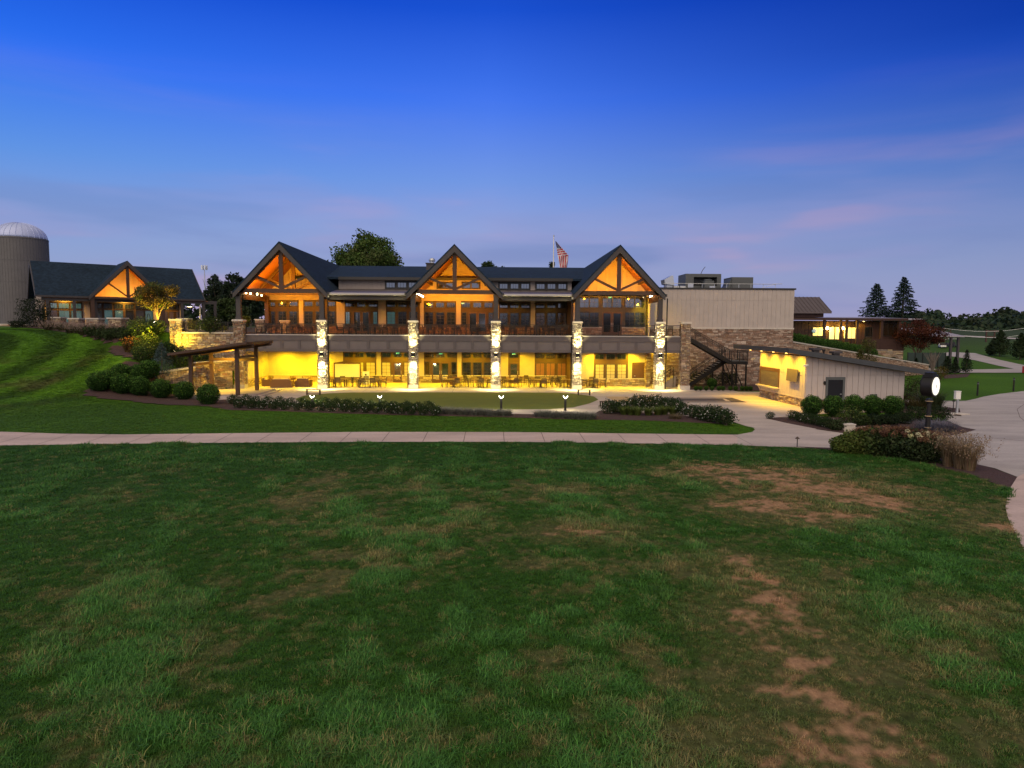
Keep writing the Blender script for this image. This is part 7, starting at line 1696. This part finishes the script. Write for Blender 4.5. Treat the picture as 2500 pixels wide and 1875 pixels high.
woodland('far_woodland',pts,(.022,.038,.02),130,2.2,0,5)
pts=[]
for k in range(150):   # woods across the course behind the viewer, seen in the window reflections
    a=rq.uniform(-1.25,1.25); d=rq.uniform(150,210); r=rq.uniform(6,11); pts.append(((d*math.sin(a),-DIST-d*math.cos(a),r*.6+rq.uniform(0,3)),r))
woodland('far_woodland',pts,(.022,.036,.02),60,3.4,0,6)
# ------------------------------------------------------------------ near lawn and its grass
xs=np.concatenate([np.arange(-40,-14,.35),np.arange(-14,15,.11),np.arange(15,24,.3)]); ys=np.concatenate([np.arange(-63,-55,.3),np.arange(-55,-25.9,.11)])
def und(x,y): return .010+(.024+.036*(fbm(x,y,.5,66)-.5))*sst(-29.5,-32,y)
def lawncol(x,y):
    return turfcol(x,y,.62)  # darkened under the blades: shade between tufts put into the ground colour
def lawnH(X,Y): return und(X,Y)
bedpoly=[tuple(atZ(*q)[:2]) for q in ((1800,1088),(1930,1093),(2063,1102),(2171,1124),(2274,1140),(2375,1162),(2464,1194),(2455,1240),(2470,1290),(2500,1345),(2700,1500),(2700,900),(1800,900))]
lawn=gridmesh('lawn',xs,ys,lawnH,lawncol,'ground'); tag(lawn,kind='structure')
import bmesh as _b2
b=_b2.new(); b.from_mesh(lawn.data); b.faces.ensure_lookup_table(); cen=np.array([f.calc_center_median()[:2] for f in b.faces]); bad=inpoly(cen[:,0],cen[:,1],bedpoly)
_b2.ops.delete(b,geom=[f for f,k in zip(b.faces,bad) if k],context='FACES'); b.to_mesh(lawn.data); b.free()
def grassmat():
    M=mat('grass_blade',rough=.6,attr=False,spec=.25); nt=M.node_tree; bs=nt.nodes['Principled BSDF']
    a=nt.nodes.new('ShaderNodeAttribute'); a.attribute_type='INSTANCER'; a.attribute_name='tint'
    v=nt.nodes.new('ShaderNodeVertexColor'); v.layer_name='Col'
    mm_=nt.nodes.new('ShaderNodeVectorMath'); mm_.operation='MULTIPLY'; nt.links.new(a.outputs['Color'],mm_.inputs[0]); nt.links.new(v.outputs['Color'],mm_.inputs[1]); nt.links.new(mm_.outputs[0],bs.inputs['Base Color'])
    t=nt.nodes.new('ShaderNodeBsdfTranslucent'); nt.links.new(mm_.outputs[0],t.inputs[0]); mx_=nt.nodes.new('ShaderNodeMixShader'); mx_.inputs[0].default_value=.25; nt.links.new(bs.outputs[0],mx_.inputs[1]); nt.links.new(t.outputs[0],mx_.inputs[2]); nt.links.new(mx_.outputs[0],nt.nodes['Material Output'].inputs[0]); return M
MT['blade']=grassmat()
tufts=bpy.data.collections.new('tuft_source')
for k in range(6):
    n=34; a=RNG.uniform(0,2*PI,n); rr=.11*np.sqrt(RNG.random(n)); P=np.stack([rr*np.cos(a),rr*np.sin(a),np.full(n,-.01)],1)
    V,F,C=blades(P,.085,.0075,RNG.uniform(.8,1.1),np.ones((n,3))*RNG.uniform(.7,1.35,(n,1))*RNG.uniform(.9,1.1,(n,3)))
    o=mesh_np('grass_tuft',V,F,C,'blade'); COL.objects.unlink(o); tufts.objects.link(o)
def scatter(name,P,tint,scale,label=None):
    me=bpy.data.meshes.new(name); n=len(P); me.vertices.add(n); me.vertices.foreach_set('co',P.astype(np.float32).ravel())
    at=me.attributes.new('tint','FLOAT_VECTOR','POINT'); at.data.foreach_set('vector',tint.astype(np.float32).ravel())
    at=me.attributes.new('sc','FLOAT_VECTOR','POINT'); at.data.foreach_set('vector',scale.astype(np.float32).ravel())
    at=me.attributes.new('rz','FLOAT','POINT'); at.data.foreach_set('value',RNG.uniform(0,2*PI,n).astype(np.float32))
    o=bpy.data.objects.new(name,me); COL.objects.link(o)
    g=bpy.data.node_groups.new(name,'GeometryNodeTree'); g.interface.new_socket('Geometry',in_out='INPUT',socket_type='NodeSocketGeometry'); g.interface.new_socket('Geometry',in_out='OUTPUT',socket_type='NodeSocketGeometry')
    gi=g.nodes.new('NodeGroupInput'); go=g.nodes.new('NodeGroupOutput'); ip=g.nodes.new('GeometryNodeInstanceOnPoints'); ci=g.nodes.new('GeometryNodeCollectionInfo'); ci.inputs[0].default_value=tufts; ci.inputs[1].default_value=True; ci.inputs[2].default_value=True
    ip.inputs['Pick Instance'].default_value=True
    def na(nm,ty): q=g.nodes.new('GeometryNodeInputNamedAttribute'); q.data_type=ty; q.inputs[0].default_value=nm; return q.outputs[0]
    cx=g.nodes.new('ShaderNodeCombineXYZ'); g.links.new(na('rz','FLOAT'),cx.inputs[2])
    g.links.new(gi.outputs[0],ip.inputs['Points']); g.links.new(ci.outputs[0],ip.inputs['Instance']); g.links.new(cx.outputs[0],ip.inputs['Rotation']); g.links.new(na('sc','FLOAT_VECTOR'),ip.inputs['Scale']); g.links.new(ip.outputs[0],go.inputs[0])
    md=o.modifiers.new('scatter','NODES'); md.node_group=g; return tag(o,kind='stuff')
def infrust(x,y,m=.06):
    dx=x; dy=y+DIST; f=dx*FW.x+dy*FW.y; r=dx*RT0.x+dy*RT0.y; return (f>6.5)&(np.abs(r)<f*(.75+m)+.4)
def candidates(x0,x1,y0,y1,dens):
    n=int((x1-x0)*(y1-y0)*dens); x=RNG.uniform(x0,x1,n); y=RNG.uniform(y0,y1,n); k=infrust(x,y); return x[k],y[k]
XX=[];YY=[]
for (y0,y1,dens) in ((-55.2,-46,150),(-46,-38,95),(-38,-28.9,62)):
    x,y=candidates(-27,24,y0,y1,dens); XX.append(x);YY.append(y)
x=np.concatenate(XX); y=np.concatenate(YY); k=~inpoly(x,y,bedpoly); x=x[k];y=y[k]
ylow=np.interp(x,[atZ(*q).x for q in botP],[atZ(*q).y for q in botP]); k=y<ylow-.02; x=x[k]; y=y[k]
d,s,l=turf(x,y); keep=RNG.random(len(x))<(1-.35*d)*(1-.85*np.minimum(1,s*1.1)); x,y,d,s,l=[q[keep] for q in (x,y,d,s,l)]
tint=turfcol(x,y); dryp=(RNG.random(len(x))<.05+.34*d)[:,None]; tint=np.where(dryp,lerp(tint,np.array((.26,.20,.085))[None],.6),tint)*RNG.uniform(.75,1.3,(len(x),1))
dist=np.hypot(x,y+DIST); sc=(.75+.75*l-.30*d)*RNG.uniform(.7,1.25,len(x)); sc=np.stack([sc*1.05,sc*1.05,sc*(.85+.35*l)],1)
wide=np.clip(dist/16,1,1.5)[:,None]; sc=sc*np.concatenate([wide,wide,np.ones_like(wide)],1)
scatter('grass',np.stack([x,y,und(x,y)],1),tint*1.35,sc)
# lawn between path and beds, and the bank
x,y=candidates(-62,16,-26.5,22,26); z=Hf(x,y)
lawn2=[tuple(atZ(*q)[:2]) for q in topP[1:]]+[tuple(atZ(*q)[:2]) for q in lawn_edge[::-1][1:]]+[tuple(atZ(*q)[:2]) for q in bed_front[::-1]]
hillp=[(p.x,p.y) for p in (gh(*q) for q in ((0,1053),(300,1060),(600,1056.5),(560,1003),(480,989),(400,991),(300,981),(190,965),(215,949),(255,929),(295,904),(300,886),(256,862),(259,846),(207,829),(150,815),(95,804),(60,801),(-40,801),(-200,830),(-260,1030)))]
k=inpoly(x,y,lawn2)|inpoly(x,y,hillp); x,y,z=x[k],y[k],z[k]
c=groundcol(x,y)*RNG.uniform(.8,1.35,(len(x),1)); far=np.clip(np.hypot(x,y+DIST)/16,1,3.2); sc=RNG.uniform(.6,1.0,len(x)); scatter('grass',np.stack([x,y,z],1),c*1.35,np.stack([sc*far*.75,sc*far*.75,sc*.75],1))
for nm in ('EXIT',): pass
